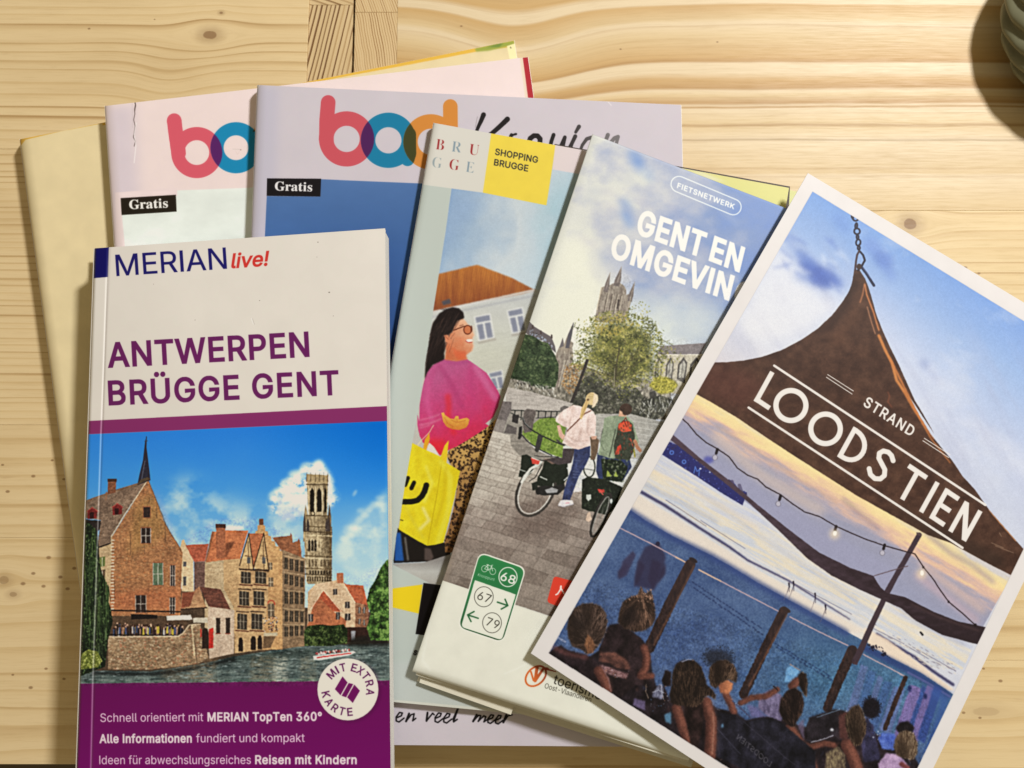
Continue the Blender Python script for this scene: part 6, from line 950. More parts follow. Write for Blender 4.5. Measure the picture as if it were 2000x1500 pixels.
    C.line(y6([(60, 735), (250, 858), (480, 970), (700, 1100), (900, 1212), (1130, 1340)]), 14, (50, 70, 126), .75, blur=3); C.line(y8([(830, 620), (1040, 725), (1240, 830), (1440, 965)]), 14, (44, 62, 118), .8, blur=3); C.line(y8([(1150, 800), (1300, 880), (1460, 980)]), 4, (90, 96, 150), .8)
    C.dots(y8([(850, 590), (940, 600), (1030, 680), (1000, 700), (850, 620)]), 50, 1, 2.6, [(30, 26, 46)], a=.95)
    for k in range(46): t = k/46; q = y7(1250+t*520, 140+t*350+(k % 2)*36); C.ell(q[0]+R.randn(), q[1], 3.2, 1.6, (34, 48, 88), rot=30, a=.6)
    for k in range(34): t = k/34; q = y8(180+t*420, 590+t*250+(k % 2)*22); C.ell(q[0]+R.randn(), q[1], 3.2, 1.6, (30, 50, 92), rot=30, a=.55)
    # slatted wall at right
    for k, (xa, xb) in enumerate([(735, 790), (790, 850), (860, 900), (905, 965), (975, 1060)]): C.poly(y8([(xa+70, 740+k*40), (xb+70, 760+k*40), (xb-40, 1130+k*30), (xa-40, 1100+k*30)]), (110, 112, 166) if k % 2 == 0 else (66, 92, 150), a=.5, blur=.8)
    for xa, xb, c in [(1170, 1255, (122, 104, 160)), (1255, 1290, (58, 84, 150)), (1290, 1345, (118, 102, 160)), (1345, 1400, (52, 76, 142))]: C.poly(y8([(xa, 890), (xb, 920), (xb-130, 1320), (xa-130, 1280)]), c, a=.9, blur=.5)
    for q in ((1160, 920), (1275, 975)): C.ell(*y8(*q), 4, 6, (40, 50, 100), blur=1)
    C.line(y8([(1340, 950), (1420, 1000), (1300, 1400)]), 16, (60, 92, 160), .7, blur=4)
    # reflections of walkers in the glass
    for p in ([(760, 0), (700, 60), (700, 110), (735, 90), (780, 20)], [(860, -20), (825, 90), (820, 180), (850, 140), (900, 20)], [(950, -30), (920, 120), (960, 200), (1000, 100), (1020, 0)], [(1050, 0), (1010, 60), (990, 150), (1050, 80)]): C.poly(y7(p), (54, 46, 70), a=.85, blur=1.6)
    C.poly(y6([(90, 940), (105, 960), (60, 1060), (20, 1080), (40, 990)]), (60, 54, 82), a=.85, blur=1.2); C.poly(y6([(150, 920), (215, 900), (250, 960), (240, 1060), (190, 1130), (100, 1110), (110, 1000)]), (52, 46, 72), a=.8, blur=1.6); C.ell(*y6(212, 905), 4, 4.5, (44, 40, 66))
    # glass rail
    rl = (206, 170, 170)
    C.lines([y6([(15, 822), (180, 905), (352, 998)]), y6([(412, 1032), (600, 1130), (808, 1238)]), y6([(856, 1262), (1000, 1335), (1140, 1402)]), y8([(822, 668), (960, 740), (1128, 828)])], 2.0, rl, .95); C.lines([y6([(300, 970), (352, 998)]), y6([(412, 1032), (520, 1088)])], 2.6, (236, 190, 150), .8)
    # posts
    wd = lambda X, Y: mix((78, 56, 50), (44, 34, 36), fbm(X/4, Y/12, 8)*1.3-.1)
    C.line(y7([(1230, 10), (1080, 300), (930, 620)]), 21, wd); C.line(y7([(1258, 20), (1110, 320), (960, 600)]), 3, (128, 92, 72), .6, blur=.8); C.ell(*y6(385, 985), 9, 4, (52, 40, 40), rot=30)
    C.line(y7([(1915, 350), (1780, 620), (1620, 960)]), 18, wd); C.line(y7([(1938, 380), (1800, 640), (1660, 900)]), 2.6, (150, 104, 76), .6, blur=.8); C.ell(*y6(840, 1228), 9, 4, (60, 46, 44), rot=30)
    C.line(y8([(740, 640), (640, 860), (560, 1060)]), 21, wd, taper=18); C.line(y8([(1130, 840), (1070, 980), (980, 1210)]), 9, wd)
    pl = (70, 54, 62); C.line(y6([(1488, 862), (1400, 1020), (1330, 1140)]), 10, pl); C.line(y8([(1100, 20), (980, 250), (880, 460), (810, 620), (760, 720)]), 9.5, pl, taper=13); C.ell(*y6(1487, 858), 6, 2.4, (96, 76, 76), rot=30)
    # low shade cloth and light string
    lo = y6([(255, 345), (420, 488), (560, 595), (645, 668), (700, 715), (860, 842), (1000, 948), (1150, 1022), (1265, 1062), (1275, 1080), (1300, 1118), (1330, 1145), (1420, 1166), (1560, 1238), (1680, 1285), (1850, 1320), (1790, 1400), (1740, 1388), (1600, 1350), (1470, 1280), (1400, 1220), (1300, 1175), (1200, 1130), (1060, 1060), (940, 975), (800, 838), (640, 690), (420, 512), (250, 380)])
    C.poly(lo, lambda X, Y: mix((84, 66, 76), (52, 38, 42), fbm(X/14, Y/7, 8)+(X-1600)/500)); C.line(y6([(1268, 1062), (1340, 1040), (1432, 1014)]), 1.6, (96, 76, 80)); C.line(y6([(1450, 1200), (1600, 1270), (1780, 1330)]), 3, (96, 72, 70), .6, blur=1.5)
    s_ = (46, 32, 36); C.line(y6([(315, 280), (360, 320), (400, 370), (450, 412), (500, 440), (560, 480), (600, 535), (650, 570), (700, 590), (740, 628), (810, 665), (870, 710), (930, 750), (1000, 772), (1080, 818), (1150, 850), (1230, 884), (1320, 915), (1430, 945), (1468, 955), (1508, 1018), (1555, 1075), (1590, 1130), (1632, 1188), (1700, 1245), (1762, 1302)]), 2.1, s_)
    for x, y, g in ((503, 452, 0), (812, 678, 0), (1083, 828, 1), (1320, 918, 0), (1508, 1022, 1), (1632, 1190, 0)):
        C.line(y6([(x, y-8), (x-6, y+12)]), 5.4, (36, 26, 30)) if x < 1400 else C.ell(*y6(x, y-2), 2.2, 2.6, (40, 28, 32))
        if g: C.ell(*y6(x-8, y+30), 10, 10, (252, 222, 170), a=.6, blur=4); C.ell(*y6(x-6, y+26), 3.6, 5, (255, 246, 220))
        elif x < 1400: C.ell(*y6(x-12, y+32), 4.2, 5.2, (196, 190, 196), a=.65); C.ring(*y6(x-12, y+32), 5.4, 4.6, (80, 70, 78), a=.7)
    C.ell(*y6(1762, 1302), 3, 3, (36, 26, 28)); C.line(y6([(1495, 1338), (1505, 1350)]), 4, (30, 26, 34))
    for x, y, h in ((852, 1118, 40), (874, 1112, 44), (980, 1170, 46), (1030, 1225, 40)): C.line(y6([(x, y-h*.5), (x+2, y)]), 3.4, (46, 36, 54), taper=2); C.lines([y6([(x, y), (x-8, y+h*.6)]), y6([(x+2, y), (x+2, y+h*.55)])], 1.2, (60, 50, 66), .8); C.line(y6([(x-8, y+h*.6), (x-24, y+h*1.5)]), 1.6, (120, 110, 120), .5)
    # the big sail
    sail = y5([(130, 1250), (180, 1180), (250, 1080), (340, 1078), (430, 1070), (540, 1048), (650, 1010), (760, 952), (850, 890), (930, 815), (985, 745), (1020, 690), (1040, 640), (1052, 565), (1080, 560), (1112, 610), (1128, 650), (1150, 720), (1175, 810), (1210, 900), (1255, 1000), (1300, 1090), (1345, 1190), (1390, 1290), (1450, 1390), (1500, 1480)])+y6([(1440, 185), (1490, 280), (1545, 370), (1600, 440), (1650, 500), (1700, 575), (1760, 640), (1830, 740), (1900, 820), (2010, 945), (1990, 1090), (1932, 1056), (1850, 1015), (1740, 955), (1640, 900), (1530, 862), (1440, 812), (1300, 735), (1180, 668), (1050, 585), (900, 490), (740, 385), (600, 290), (480, 218), (385, 166)])
    C.poly(sail, lambda X, Y: mix((96, 66, 50), (66, 42, 32), fbm(X/16, Y/14, 5, 5)*1.5-.3))
    m0 = C.clip; C.clip = m0*C.mask(sail)
    C.tint(sail, lambda X, Y: .92+.16*fbm(X/1.6, Y/1.6, 6, 2)); C.line(y5([(870, 900), (930, 870), (1000, 760), (1050, 650)]), 16, (60, 38, 30), .7, blur=5); C.line(y5([(950, 980), (1060, 800), (1090, 700)]), 22, (116, 78, 54), .45, blur=9); C.poly(y6([(400, 100), (500, 30), (640, 60), (740, 130), (640, 250), (450, 190)]), (108, 62, 52), a=.45, blur=12); C.poly(y6([(1300, 700), (1900, 960), (1900, 1040), (1500, 850)]), (54, 40, 32), a=.6, blur=8)
    for p, w, c in [([(1112, 645), (1122, 700), (1160, 800), (1190, 900)], 2.6, (222, 140, 84)), ([(1190, 930), (1225, 1010), (1262, 1080), (1290, 1180), (1330, 1240)], 5.5, (214, 136, 72)), ([(1330, 1240), (1380, 1330), (1440, 1420), (1500, 1500)], 5.5, (196, 120, 62)), ([(1110, 640), (1100, 700), (1085, 745)], 2, (200, 130, 86)), ([(1125, 770), (1150, 860), (1170, 920)], 1.6, (210, 150, 110))]: C.line(y5(p), w, c, .95, blur=.4)
    C.line(y6([(1345, 0), (1400, 110), (1440, 190), (1500, 310), (1545, 390), (1640, 510)]), 4.6, (206, 126, 66), .9, blur=.5, taper=2); C.line(y6([(1830, 740), (1880, 800), (1960, 890)]), 2.4, (206, 140, 84), .8); C.lines([y6([(1840, 900), (1900, 925)]), y6([(1860, 915), (1950, 950)]), y6([(1880, 850), (1890, 870)])], 1.3, (190, 160, 130), .5); C.line(y5([(1240, 1245), (1250, 1265), (1240, 1300), (1262, 1330)]), 2, (150, 84, 56), .7, blur=.6)
    C.clip = m0
    # chain
    ck = (34, 24, 40)
    for (x, y, rx, ry, rot) in [(1043, 262, 1.6, 5.5, 0), (1060, 275, 5.0, 6.4, -12), (1064, 318, 1.9, 6.5, 5), (1068, 348, 5.4, 6.8, 0), (1071, 380, 1.9, 5.5, 0), (1075, 410, 4.2, 7.2, 8), (1078, 440, 2, 5, 0)]:
        q = y5(x, y); C.put(C.ringp(q[0], q[1], ry+.4, ry-2.8, rot=rot, rox=rx+1.8, rix=max(rx-1.6, .2)), ck)
    C.line([y5(*p) for p in [(1082, 458), (1102, 480), (1112, 510), (1096, 540), (1074, 566)]], 3.8, ck); C.line([y5(*p) for p in [(1080, 458), (1068, 480), (1062, 520), (1058, 565)]], 3.8, (74, 52, 54)); C.line(y5([(1088, 540), (1125, 590), (1162, 650)]), 5.2, (38, 40, 66)); C.line(y5([(1100, 548), (1150, 618)]), 1.3, (92, 100, 140), .8)
    C.ell(*y5(1080, 545), 5, 6, (70, 50, 44))
    C.soften(inner, .45, .014, warp=.22, detail=.05, contrast=.10, local=.25, sat=-.12)
    # lettering
    w_ = (236, 230, 220)
    C.line(y6([(780, 35), (1300, 378), (1812, 716)]), 4.6, w_); C.line(y6([(655, 240), (1180, 584), (1700, 925)]), 4.6, w_)
    C.lines([y6([(1040, 78), (1168, 160)]), y6([(1034, 91), (1162, 175)]), y6([(1512, 389), (1640, 471)]), y6([(1505, 401), (1634, 485)])], 1.5, w_)
    C.text("STRAND", y6(1214, 229), y6(1447, 381), up=(9.8, -17.2), col=w_, bold=.07, track=.14)
    bl = lambda x: (x, 205+.667*(x-678)); B = lambda x: y6(*bl(x)); up = np.array([33.2, -60.0])*.98; wk = 9.6
    def seg(pts): # letter skeletons: (along the baseline in reading points, fraction of cap height)
        return [tuple(np.array(B(x))+up*t) for x, t in pts]
    def S(pts, w=wk): C.line(seg(pts), w, w_)
    def bar(a, b, t0, t1, w=wk):  # straight stroke with square ends
        p, q = np.array(seg([(a, t0)])[0]), np.array(seg([(b, t1)])[0]); d = (q-p)/np.hypot(*(q-p)); n_ = np.array([-d[1], d[0]])*w/2; C.poly([p+n_, q+n_, q-n_, p-n_], w_)
    bar(690, 690, 0, 1); bar(680, 752, .075, .075)
    C.ring(*y6(862, 230), 34.5, 24.0, w_); C.ring(*y6(1031, 344), 34.0, 23.6, w_)
    bar(1097, 1097, 0, 1.0); C.line(seg([(1097, .93)]+[(1110+62*math.sin(a)*1.0, .5+.43*math.cos(a)) for a in np.linspace(0, math.pi, 16)]+[(1097, .07)]), wk, w_)
    C.line(seg([(1296, .80), (1280, .90), (1262, .93), (1242, .88), (1232, .76), (1240, .63), (1262, .54), (1284, .45), (1294, .30), (1286, .15), (1266, .07), (1242, .10), (1226, .22)]), wk, w_)
    bar(1360, 1450, .93, .93); bar(1405, 1405, 0, .95); bar(1497, 1497, 0, 1)
    bar(1546, 1546, 0, 1); bar(1540, 1606, .93, .93); bar(1540, 1600, .5, .5); bar(1540, 1606, .07, .07)
    bar(1640, 1640, 0, 1); bar(1706, 1706, 0, 1); bar(1640, 1706, .97, .03, wk*1.1)
    # guests: dark heads, shoulders, lit skin
    def hair(pts, knot, base, lit, n, rim=1.0, flow=1.0):
        """hair as many strands that run to a knot; neighbouring strands share their tone, the right side catches the sun"""
        P = np.array(pts); lo, hi = P.min(0), P.max(0); C.poly(pts, np.array(base)*.62, blur=.8); m_ = C.clip; C.clip = m_*C.mask(pts, .5)
        kx, ky = knot; w = hi[0]-lo[0]
        for k in range(n):
            x, y = lo[0]+R.rand()*w, lo[1]+R.rand()*(hi[1]-lo[1]); dx, dy = kx-x, ky-y; L = math.hypot(dx, dy)+1e-3; an = math.atan2(dy, dx)
            tone = float(vnoise(an*3.6+3, L/40, 5))*1.1-.22+.22*R.randn()*.6+rim*.42*max(0, (x-lo[0])/w-.35)
            c = np.array(base)*.45+(np.array(lit)-np.array(base)*.45)*min(1, max(0, tone)); q = 5+8*R.rand(); cv = (R.rand()-.5)*2
            C.line([(x, y), (x+dx/L*q*.5+cv, y+dy/L*q*.5), (x+dx/L*q, y+dy/L*q)], 1.0, c, .34)
        C.ell(lo[0]+w*.3, lo[1]+(hi[1]-lo[1])*.62, w*.26, (hi[1]-lo[1])*.26, np.array(base)*.35, a=.4, blur=w*.1)
        C.clip = m_
        for k in range(int(n*.16)):     # loose hairs along the outline
            i_ = R.randint(len(P)); p0, p1 = P[i_-1], P[i_]; q0 = p0+(p1-p0)*R.rand(); d_ = q0-P.mean(0); d_ /= np.hypot(*d_)+1e-6
            C.line([tuple(q0-d_*1.2), tuple(q0+d_*(.4+1.6*R.rand())+R.randn(2)*.5)], .7, np.array(lit)*(.9 if d_[0] > -.2 else .5), .5)
    def limb(path, w, base=(84, 50, 44), lit=(176, 112, 88), side=.24):
        C.line(path, w, base, blur=.7); C.line([(x+w*.12, y-w*.05) for x, y in path], w*.62, lit, .6, blur=w*.2+.3); C.line([(x-w*.34, y) for x, y in path], w*.3, np.array(base)*.5, .6, blur=w*.2+.3)
    cloth = lambda c: (lambda X, Y: mix(np.array(c)*.6, np.array(c)*1.5, fbm(X/14, Y/18, 66, 4)*1.6-.3))
    mass = y7([(160, 690), (230, 660), (330, 680), (470, 700), (560, 640), (640, 450), (720, 440), (860, 540), (930, 620), (950, 780), (980, 900), (1040, 900), (1080, 1000), (1140, 1000), (1340, 1000), (1420, 1060), (1560, 1090), (1640, 1150), (1760, 1120), (1880, 1130)])+y8([(210, 1130), (330, 1180), (400, 1200), (440, 1130), (600, 1070), (680, 1080), (840, 1180), (930, 1260), (1060, 1300), (1200, 1420), (1240, 1500), (1300, 2300)])+[(400, 2300), (900, 1400)]
    C.poly(mass, cloth((34, 27, 31)), blur=1.0); m1 = C.clip; C.clip = m1*C.mask(mass)
    for k in range(520):
        x, y = 1070+R.rand()*730, 1290+R.rand()*230; c_ = [(62, 42, 42), (48, 38, 46), (22, 18, 22), (80, 52, 46), (54, 58, 80), (16, 13, 16), (40, 32, 38)][R.randint(7)]
        C.ell(x, y, 1.5+5*R.rand(), 1+2.5*R.rand(), c_, rot=R.rand()*180, a=.45, blur=.7)
    for k in range(110): x, y = 1080+R.rand()*700, 1300+R.rand()*220; C.line([(x, y), (x+R.randn()*6, y+R.randn()*5)], .8, [(170, 178, 200), (166, 116, 90), (110, 130, 170), (190, 160, 134)][R.randint(4)], .5)
    C.clip = m1
    # background guests first
    C.ell(*y7(1440, 700), 27, 17, (40, 42, 52), rot=15, a=.85, blur=3); C.ell(*y8(880, 1062), 17, 20, (24, 20, 26), a=.97, blur=1.2)
    for k in range(420): a = R.rand()*6.28; q = R.rand()**.5; p_ = y7(1440+122*q*math.cos(a), 690+84*q*math.sin(a)); C.line([p_, (p_[0]+2.2*math.cos(a), p_[1]+2.2*math.sin(a))], 1.0, [(36, 40, 50), (52, 60, 78), (28, 28, 34)][R.randint(3)], .75)
    for k in range(260): a = R.rand()*6.28; q = R.rand()**.5; p_ = y8(880+76*q*math.cos(a), 1060+88*q*math.sin(a)); C.line([p_, (p_[0]+1.8*math.cos(a), p_[1]+1.8*math.sin(a))], 1.2, [(22, 18, 24), (36, 28, 34), (14, 12, 16)][R.randint(3)], .85)
    C.poly(y8([(800, 1180), (850, 1130), (900, 1200), (920, 1300), (950, 1440), (820, 1460)]), cloth((46, 44, 66)), blur=1)
    hair(y8([(1060, 1210), (1090, 1165), (1150, 1158), (1195, 1200), (1185, 1240), (1080, 1240)]), y8(1120, 1300), (34, 28, 32), (70, 60, 62), 120)
    C.poly(y8([(930, 1280), (960, 1240), (1050, 1250), (1070, 1300), (1050, 1370), (960, 1360)]), lambda X, Y: mix((56, 78, 160), (96, 122, 200), fbm(X/6, Y/6, 4)*1.5-.2), blur=.8)
    C.poly(y8([(930, 1470), (990, 1390), (1080, 1400), (1150, 1480), (1140, 1560), (940, 1560)]), lambda X, Y: mix((150, 122, 160), (196, 166, 200), fbm(X/9, Y/9, 4)*1.5-.2), blur=.7)
    limb(y8([(1100, 1470), (1150, 1500)]), 8, (110, 56, 60), (170, 96, 90)); hair(y8([(1045, 1350), (1055, 1290), (1085, 1240), (1140, 1222), (1195, 1248), (1220, 1320), (1216, 1400), (1180, 1440), (1130, 1425), (1070, 1410)]), y8(1125, 1700), (120, 92, 70), (226, 200, 162), 420)
    # small cloth, phone, glass
    C.poly(y8([(262, 770), (300, 742), (352, 790), (300, 870), (242, 870)]), lambda X, Y: mix((84, 138, 190), (140, 186, 222), fbm(X/6, Y/5, 4)), blur=.7); C.line(y8([(285, 740), (360, 785)]), 1.6, (150, 130, 124)); limb(y8([(300, 900), (345, 860)]), 16); hair(y8([(345, 820), (368, 796), (402, 806), (414, 880), (408, 975), (385, 960), (352, 890)]), y8(385, 1100), (60, 44, 38), (170, 134, 104), 160)
    C.poly(y8([(60, 970), (140, 925), (215, 960), (250, 1040), (220, 1160), (120, 1120), (50, 1060)]), lambda X, Y: mix((80, 72, 100), (136, 126, 158), fbm(X/5, Y/16, 8)*1.5-.25), blur=.8); C.poly(y8([(-30, 1030), (50, 1060), (120, 1130), (0, 1130)]), (116, 104, 150), a=.7, blur=1.5)
    limb(y7([(1598, 1025), (1680, 985), (1790, 975), (1868, 925)]), 10.5); C.line(y7([(1840, 900), (1870, 930)]), 2.2, (40, 30, 30))
    limb(y7([(1490, 960), (1530, 1040), (1550, 1090)]), 13); C.poly(y7([(1430, 860), (1500, 850), (1545, 880), (1535, 925), (1508, 958), (1450, 950)]), lambda X, Y: mix((128, 76, 56), (206, 132, 90), (X-1400)/28), blur=.9); hair(y7([(1365, 830), (1375, 760), (1425, 715), (1495, 708), (1552, 745), (1578, 815), (1565, 875), (1510, 850), (1450, 880), (1420, 920), (1380, 890)]), y7(1440, 1000), (74, 54, 44), (196, 156, 122), 320)
    # far right pair on the deck chairs
    limb(y8([(700, 1330), (745, 1420), (785, 1530)]), 24); limb(y8([(440, 1345), (540, 1320), (610, 1335)]), 11); limb(y8([(410, 1340), (440, 1420), (470, 1530)]), 13); C.poly(y8([(550, 1390), (640, 1340), (690, 1410), (690, 1520), (540, 1520)]), lambda X, Y: mix((64, 50, 46), (150, 134, 100), fbm(X/3, Y/7, 8)*1.6-.3), blur=.8)
    C.poly(y8([(425, 1130), (545, 1098), (640, 1075), (650, 1150), (625, 1265), (410, 1300), (400, 1230)]), cloth((38, 33, 38)), blur=.8); C.line(y8([(480, 1130), (560, 1102), (650, 1072)]), 1.3, (136, 170, 200), .7); C.line(y8([(440, 1312), (520, 1292), (600, 1262)]), 1.6, (206, 206, 220), .8); C.ell(*y8(592, 1218), 3.2, 2.4, (226, 230, 240), blur=.4)
    C.poly(y8([(640, 1120), (700, 1080), (735, 1150), (725, 1230), (700, 1300), (650, 1280)]), (84, 52, 48), blur=1.2); hair(y8([(690, 1120), (735, 1055), (785, 1035), (818, 1078), (842, 1170), (842, 1240), (800, 1330), (752, 1335), (712, 1260), (690, 1190)]), y8(790, 1500), (78, 58, 46), (214, 176, 134), 420)
    C.dots(y8([(640, 1060), (740, 1030), (740, 1080), (650, 1100)]), 24, .6, 1.5, [(150, 180, 216), (60, 66, 90), (206, 214, 226)], a=.7); C.dots(y8([(860, 1180), (960, 1240), (950, 1320), (870, 1300)]), 40, .5, 1.8, [(206, 212, 226), (60, 84, 150), (120, 110, 130)], a=.75)
    limb(y8([(285, 1210), (350, 1310), (420, 1440), (450, 1540)]), 19); C.poly(y8([(0, 1150), (110, 1130), (220, 1160), (250, 1230), (240, 1400), (0, 1260)]), cloth((26, 21, 24)), blur=.8); C.poly(y8([(340, 1180), (385, 1140), (390, 1300), (360, 1240)]), (112, 98, 124), a=.7, blur=1)
    hair(y8([(205, 1080), (215, 1000), (260, 935), (320, 912), (368, 945), (388, 1020), (378, 1090), (340, 1150), (318, 1200), (280, 1195), (235, 1150)]), y8(330, 1250), (48, 34, 32), (140, 104, 84), 420)
    # near chair backs with the mirrored name
    C.poly(y7([(1400, 1080), (1560, 1110), (1640, 1160), (1760, 1130), (1870, 1150), (2010, 1260), (2150, 1380), (2150, 1700), (1600, 1500), (1390, 1400), (1420, 1200)]), cloth((32, 31, 40)), blur=.7); C.line(y7([(1540, 1010), (1620, 1080), (1680, 1140)]), 2.6, (70, 74, 104)); C.dots(y7([(1500, 960), (1560, 960), (1690, 1130), (1640, 1140)]), 40, .5, 1.6, [(200, 214, 232), (90, 136, 184), (60, 60, 80)], a=.8)
    C.line(y7([(1400, 1180), (1600, 1400)]), 1.0, (96, 96, 116), .6); C.line(y7([(1620, 1160), (1900, 1400), (2000, 1480)]), .9, (80, 76, 88), .6); C.ell(*y7(1465, 1190), 2.5, 4, (110, 158, 196), a=.8, blur=1)
    C.text("LOODSTIEN", y7(1812, 1492), y7(1568, 1285), up=(4.5, -9.5), col=(116, 112, 118), a=.7)
    # long-haired guest in the middle
    limb(y7([(1130, 1060), (1180, 1220), (1255, 1400)]), 19); limb(y7([(1345, 1020), (1385, 1150), (1382, 1300), (1372, 1420)]), 22); C.poly(y7([(1180, 1040), (1320, 1020), (1330, 1150), (1300, 1300), (1262, 1400), (1235, 1330), (1205, 1180)]), cloth((44, 31, 30)), blur=1.2); C.line(y7([(1398, 1090), (1404, 1200), (1390, 1400)]), 1.2, (226, 190, 164), .5, blur=.4)
    hair(y7([(1095, 900), (1100, 800), (1130, 735), (1190, 706), (1260, 712), (1312, 760), (1335, 830), (1350, 890), (1392, 925), (1416, 965), (1412, 1000), (1372, 968), (1340, 975), (1318, 1020), (1270, 1050), (1160, 1045), (1095, 1030), (1075, 975)]), y7(1220, 1500), (56, 42, 36), (166, 128, 98), 620); C.line(y7([(1170, 722), (1215, 703), (1240, 706)]), 1.8, (170, 178, 206), .7)
    hair(y7([(1020, 860), (1050, 780), (1092, 800), (1088, 900), (1040, 900)]), y7(1060, 1100), (50, 36, 36), (110, 80, 70), 60)
    # table with bottle
    C.poly(y7([(820, 990), (900, 1010), (900, 1080), (810, 1040)]), (98, 86, 118), blur=.8); C.poly(y7([(1010, 880), (1030, 900), (1035, 940), (1025, 1000), (950, 975), (960, 940)]), lambda X, Y: mix((60, 60, 78), (150, 152, 176), fbm(X/3, Y/5, 4)*1.6-.3), blur=.4); C.lines([y7([(1020, 885), (1018, 920), (1035, 1000)]), y7([(950, 945), (1000, 930), (1040, 950)])], 1.0, (220, 226, 238), .8)
    C.dots(y7([(880, 880), (1070, 900), (1090, 1060), (960, 1100)]), 90, .4, 1.4, [(220, 226, 238), (100, 136, 176), (40, 30, 36), (170, 126, 104)], a=.7); C.line(y7([(910, 880), (905, 940), (925, 990)]), 1.3, (190, 166, 140), .7); C.poly(y7([(1040, 1110), (1090, 1090), (1090, 1180), (1050, 1160)]), (84, 124, 152), blur=1)
    # two guests at the left
    C.poly(y7([(625, 470), (700, 448), (800, 500), (870, 560), (915, 610), (940, 680), (935, 880), (820, 900), (700, 1000), (570, 760), (560, 650)]), cloth((40, 30, 32)), blur=.7); limb(y7([(892, 618), (912, 690), (902, 770), (868, 822)]), 14); limb(y7([(870, 830), (950, 825)]), 11); C.poly(y7([(570, 650), (680, 655), (760, 700), (800, 780), (700, 770), (640, 730), (560, 720)]), lambda X, Y: mix((62, 42, 40), (120, 78, 66), fbm(X/9, Y/6, 3)*1.5-.2), blur=1.2)
    C.poly(y7([(150, 700), (210, 640), (280, 600), (340, 640), (470, 670), (540, 720), (600, 780), (648, 945), (600, 960), (300, 900), (100, 760)]), cloth((36, 27, 30)), blur=.8); C.line(y7([(235, 620), (330, 665), (470, 690)]), 9, (96, 60, 58), .8, blur=2.2); limb(y7([(560, 790), (600, 860), (622, 930)]), 19); C.line(y7([(588, 765), (636, 860), (650, 940)]), 1.2, (206, 170, 180), .55, blur=.3)
    C.poly(y7([(560, 742), (640, 762), (700, 786), (782, 812), (760, 846), (690, 832), (620, 808)]), lambda X, Y: mix((96, 62, 62), (190, 150, 150), fbm(X/5, Y/3, 5)*1.7-.4), a=.85, blur=.7); C.dots(y7([(600, 760), (790, 790), (780, 850), (620, 840)]), 60, .4, 1.4, [(226, 212, 222), (190, 130, 80), (80, 46, 46)], a=.75)
    C.lines([y7([(255, 535), (320, 575)]), y7([(255, 545), (318, 582)])], .9, (206, 206, 224), .9)
    hair(y7([(328, 480), (340, 400), (380, 330), (440, 298), (510, 290), (572, 312), (610, 360), (624, 430), (614, 500), (580, 570), (545, 620), (505, 660), (470, 664), (430, 630), (370, 610), (338, 550)]), y7(487, 590), (84, 64, 54), (178, 144, 124), 900); C.poly(y7([(478, 520), (505, 545), (535, 600), (520, 650), (480, 662), (455, 600)]), lambda X, Y: mix((100, 66, 46), (176, 120, 80), fbm(X/2, Y/9, 5)*1.8-.4), a=.8, blur=.8); C.ell(*y7(420, 420), 15, 17, (40, 32, 30), a=.45, blur=5)
    hair(y7([(700, 430), (715, 350), (740, 285), (785, 250), (845, 235), (868, 172), (884, 205), (905, 225), (942, 196), (955, 250), (972, 330), (976, 410), (950, 455), (900, 490), (820, 505), (745, 475)]), y7(875, 235), (78, 58, 48), (190, 144, 116), 820, rim=1.3); C.ell(*y7(790, 400), 17, 20, (34, 26, 26), a=.55, blur=5)
    C.dots(y7([(750, 290), (868, 168), (950, 190), (968, 300), (880, 280)]), 90, .5, 1.3, [(206, 160, 130), (150, 110, 86), (96, 70, 56)], asp=3, rot=70, jr=40, a=.7)
    C.soften([(1040, 1290), (1150, 1130), (1800, 1330), (1900, 1700), (1040, 1700)], .4, .018, warp=.5, detail=.20, contrast=.08, local=.3, sat=-.08)
    C.within(None); C.line(inner, .8, (180, 176, 176), .5, closed=True)
    return C

# === BUILD ===
# ------------------------------------------------------------------ object helpers
def link(o, parent=None, **props):
    scene.collection.objects.link(o)
    if parent: o.parent = parent
    for k, v in props.items(): o[k] = v
    return o
def thing(name, label, category, loc, group=None):
    o = bpy.data.objects.new(name, None); o.empty_display_size = 0.01; o.location = loc
    link(o, None, label=label, category=category)
    if group: o['group'] = group
    return o
def mesh_obj(name, verts, faces, mat, parent=None, uvs=None, smooth=False):
    me = bpy.data.meshes.new(name); base = parent.location if parent else Vector((0, 0, 0))
    me.from_pydata([(x-base[0], y-base[1], z-base[2]) for x, y, z in verts], [], faces)
    if uvs is not None:
        ul = me.uv_layers.new(name='print'); li = np.empty(len(me.loops), np.int32); me.loops.foreach_get('vertex_index', li)
        ul.data.foreach_set('uv', np.asarray(uvs, np.float32)[li].ravel())
    if mat: me.materials.append(mat)
    if smooth: me.polygons.foreach_set('use_smooth', [True]*len(me.polygons))
    me.update(); o = bpy.data.objects.new(name, me); return link(o, parent)

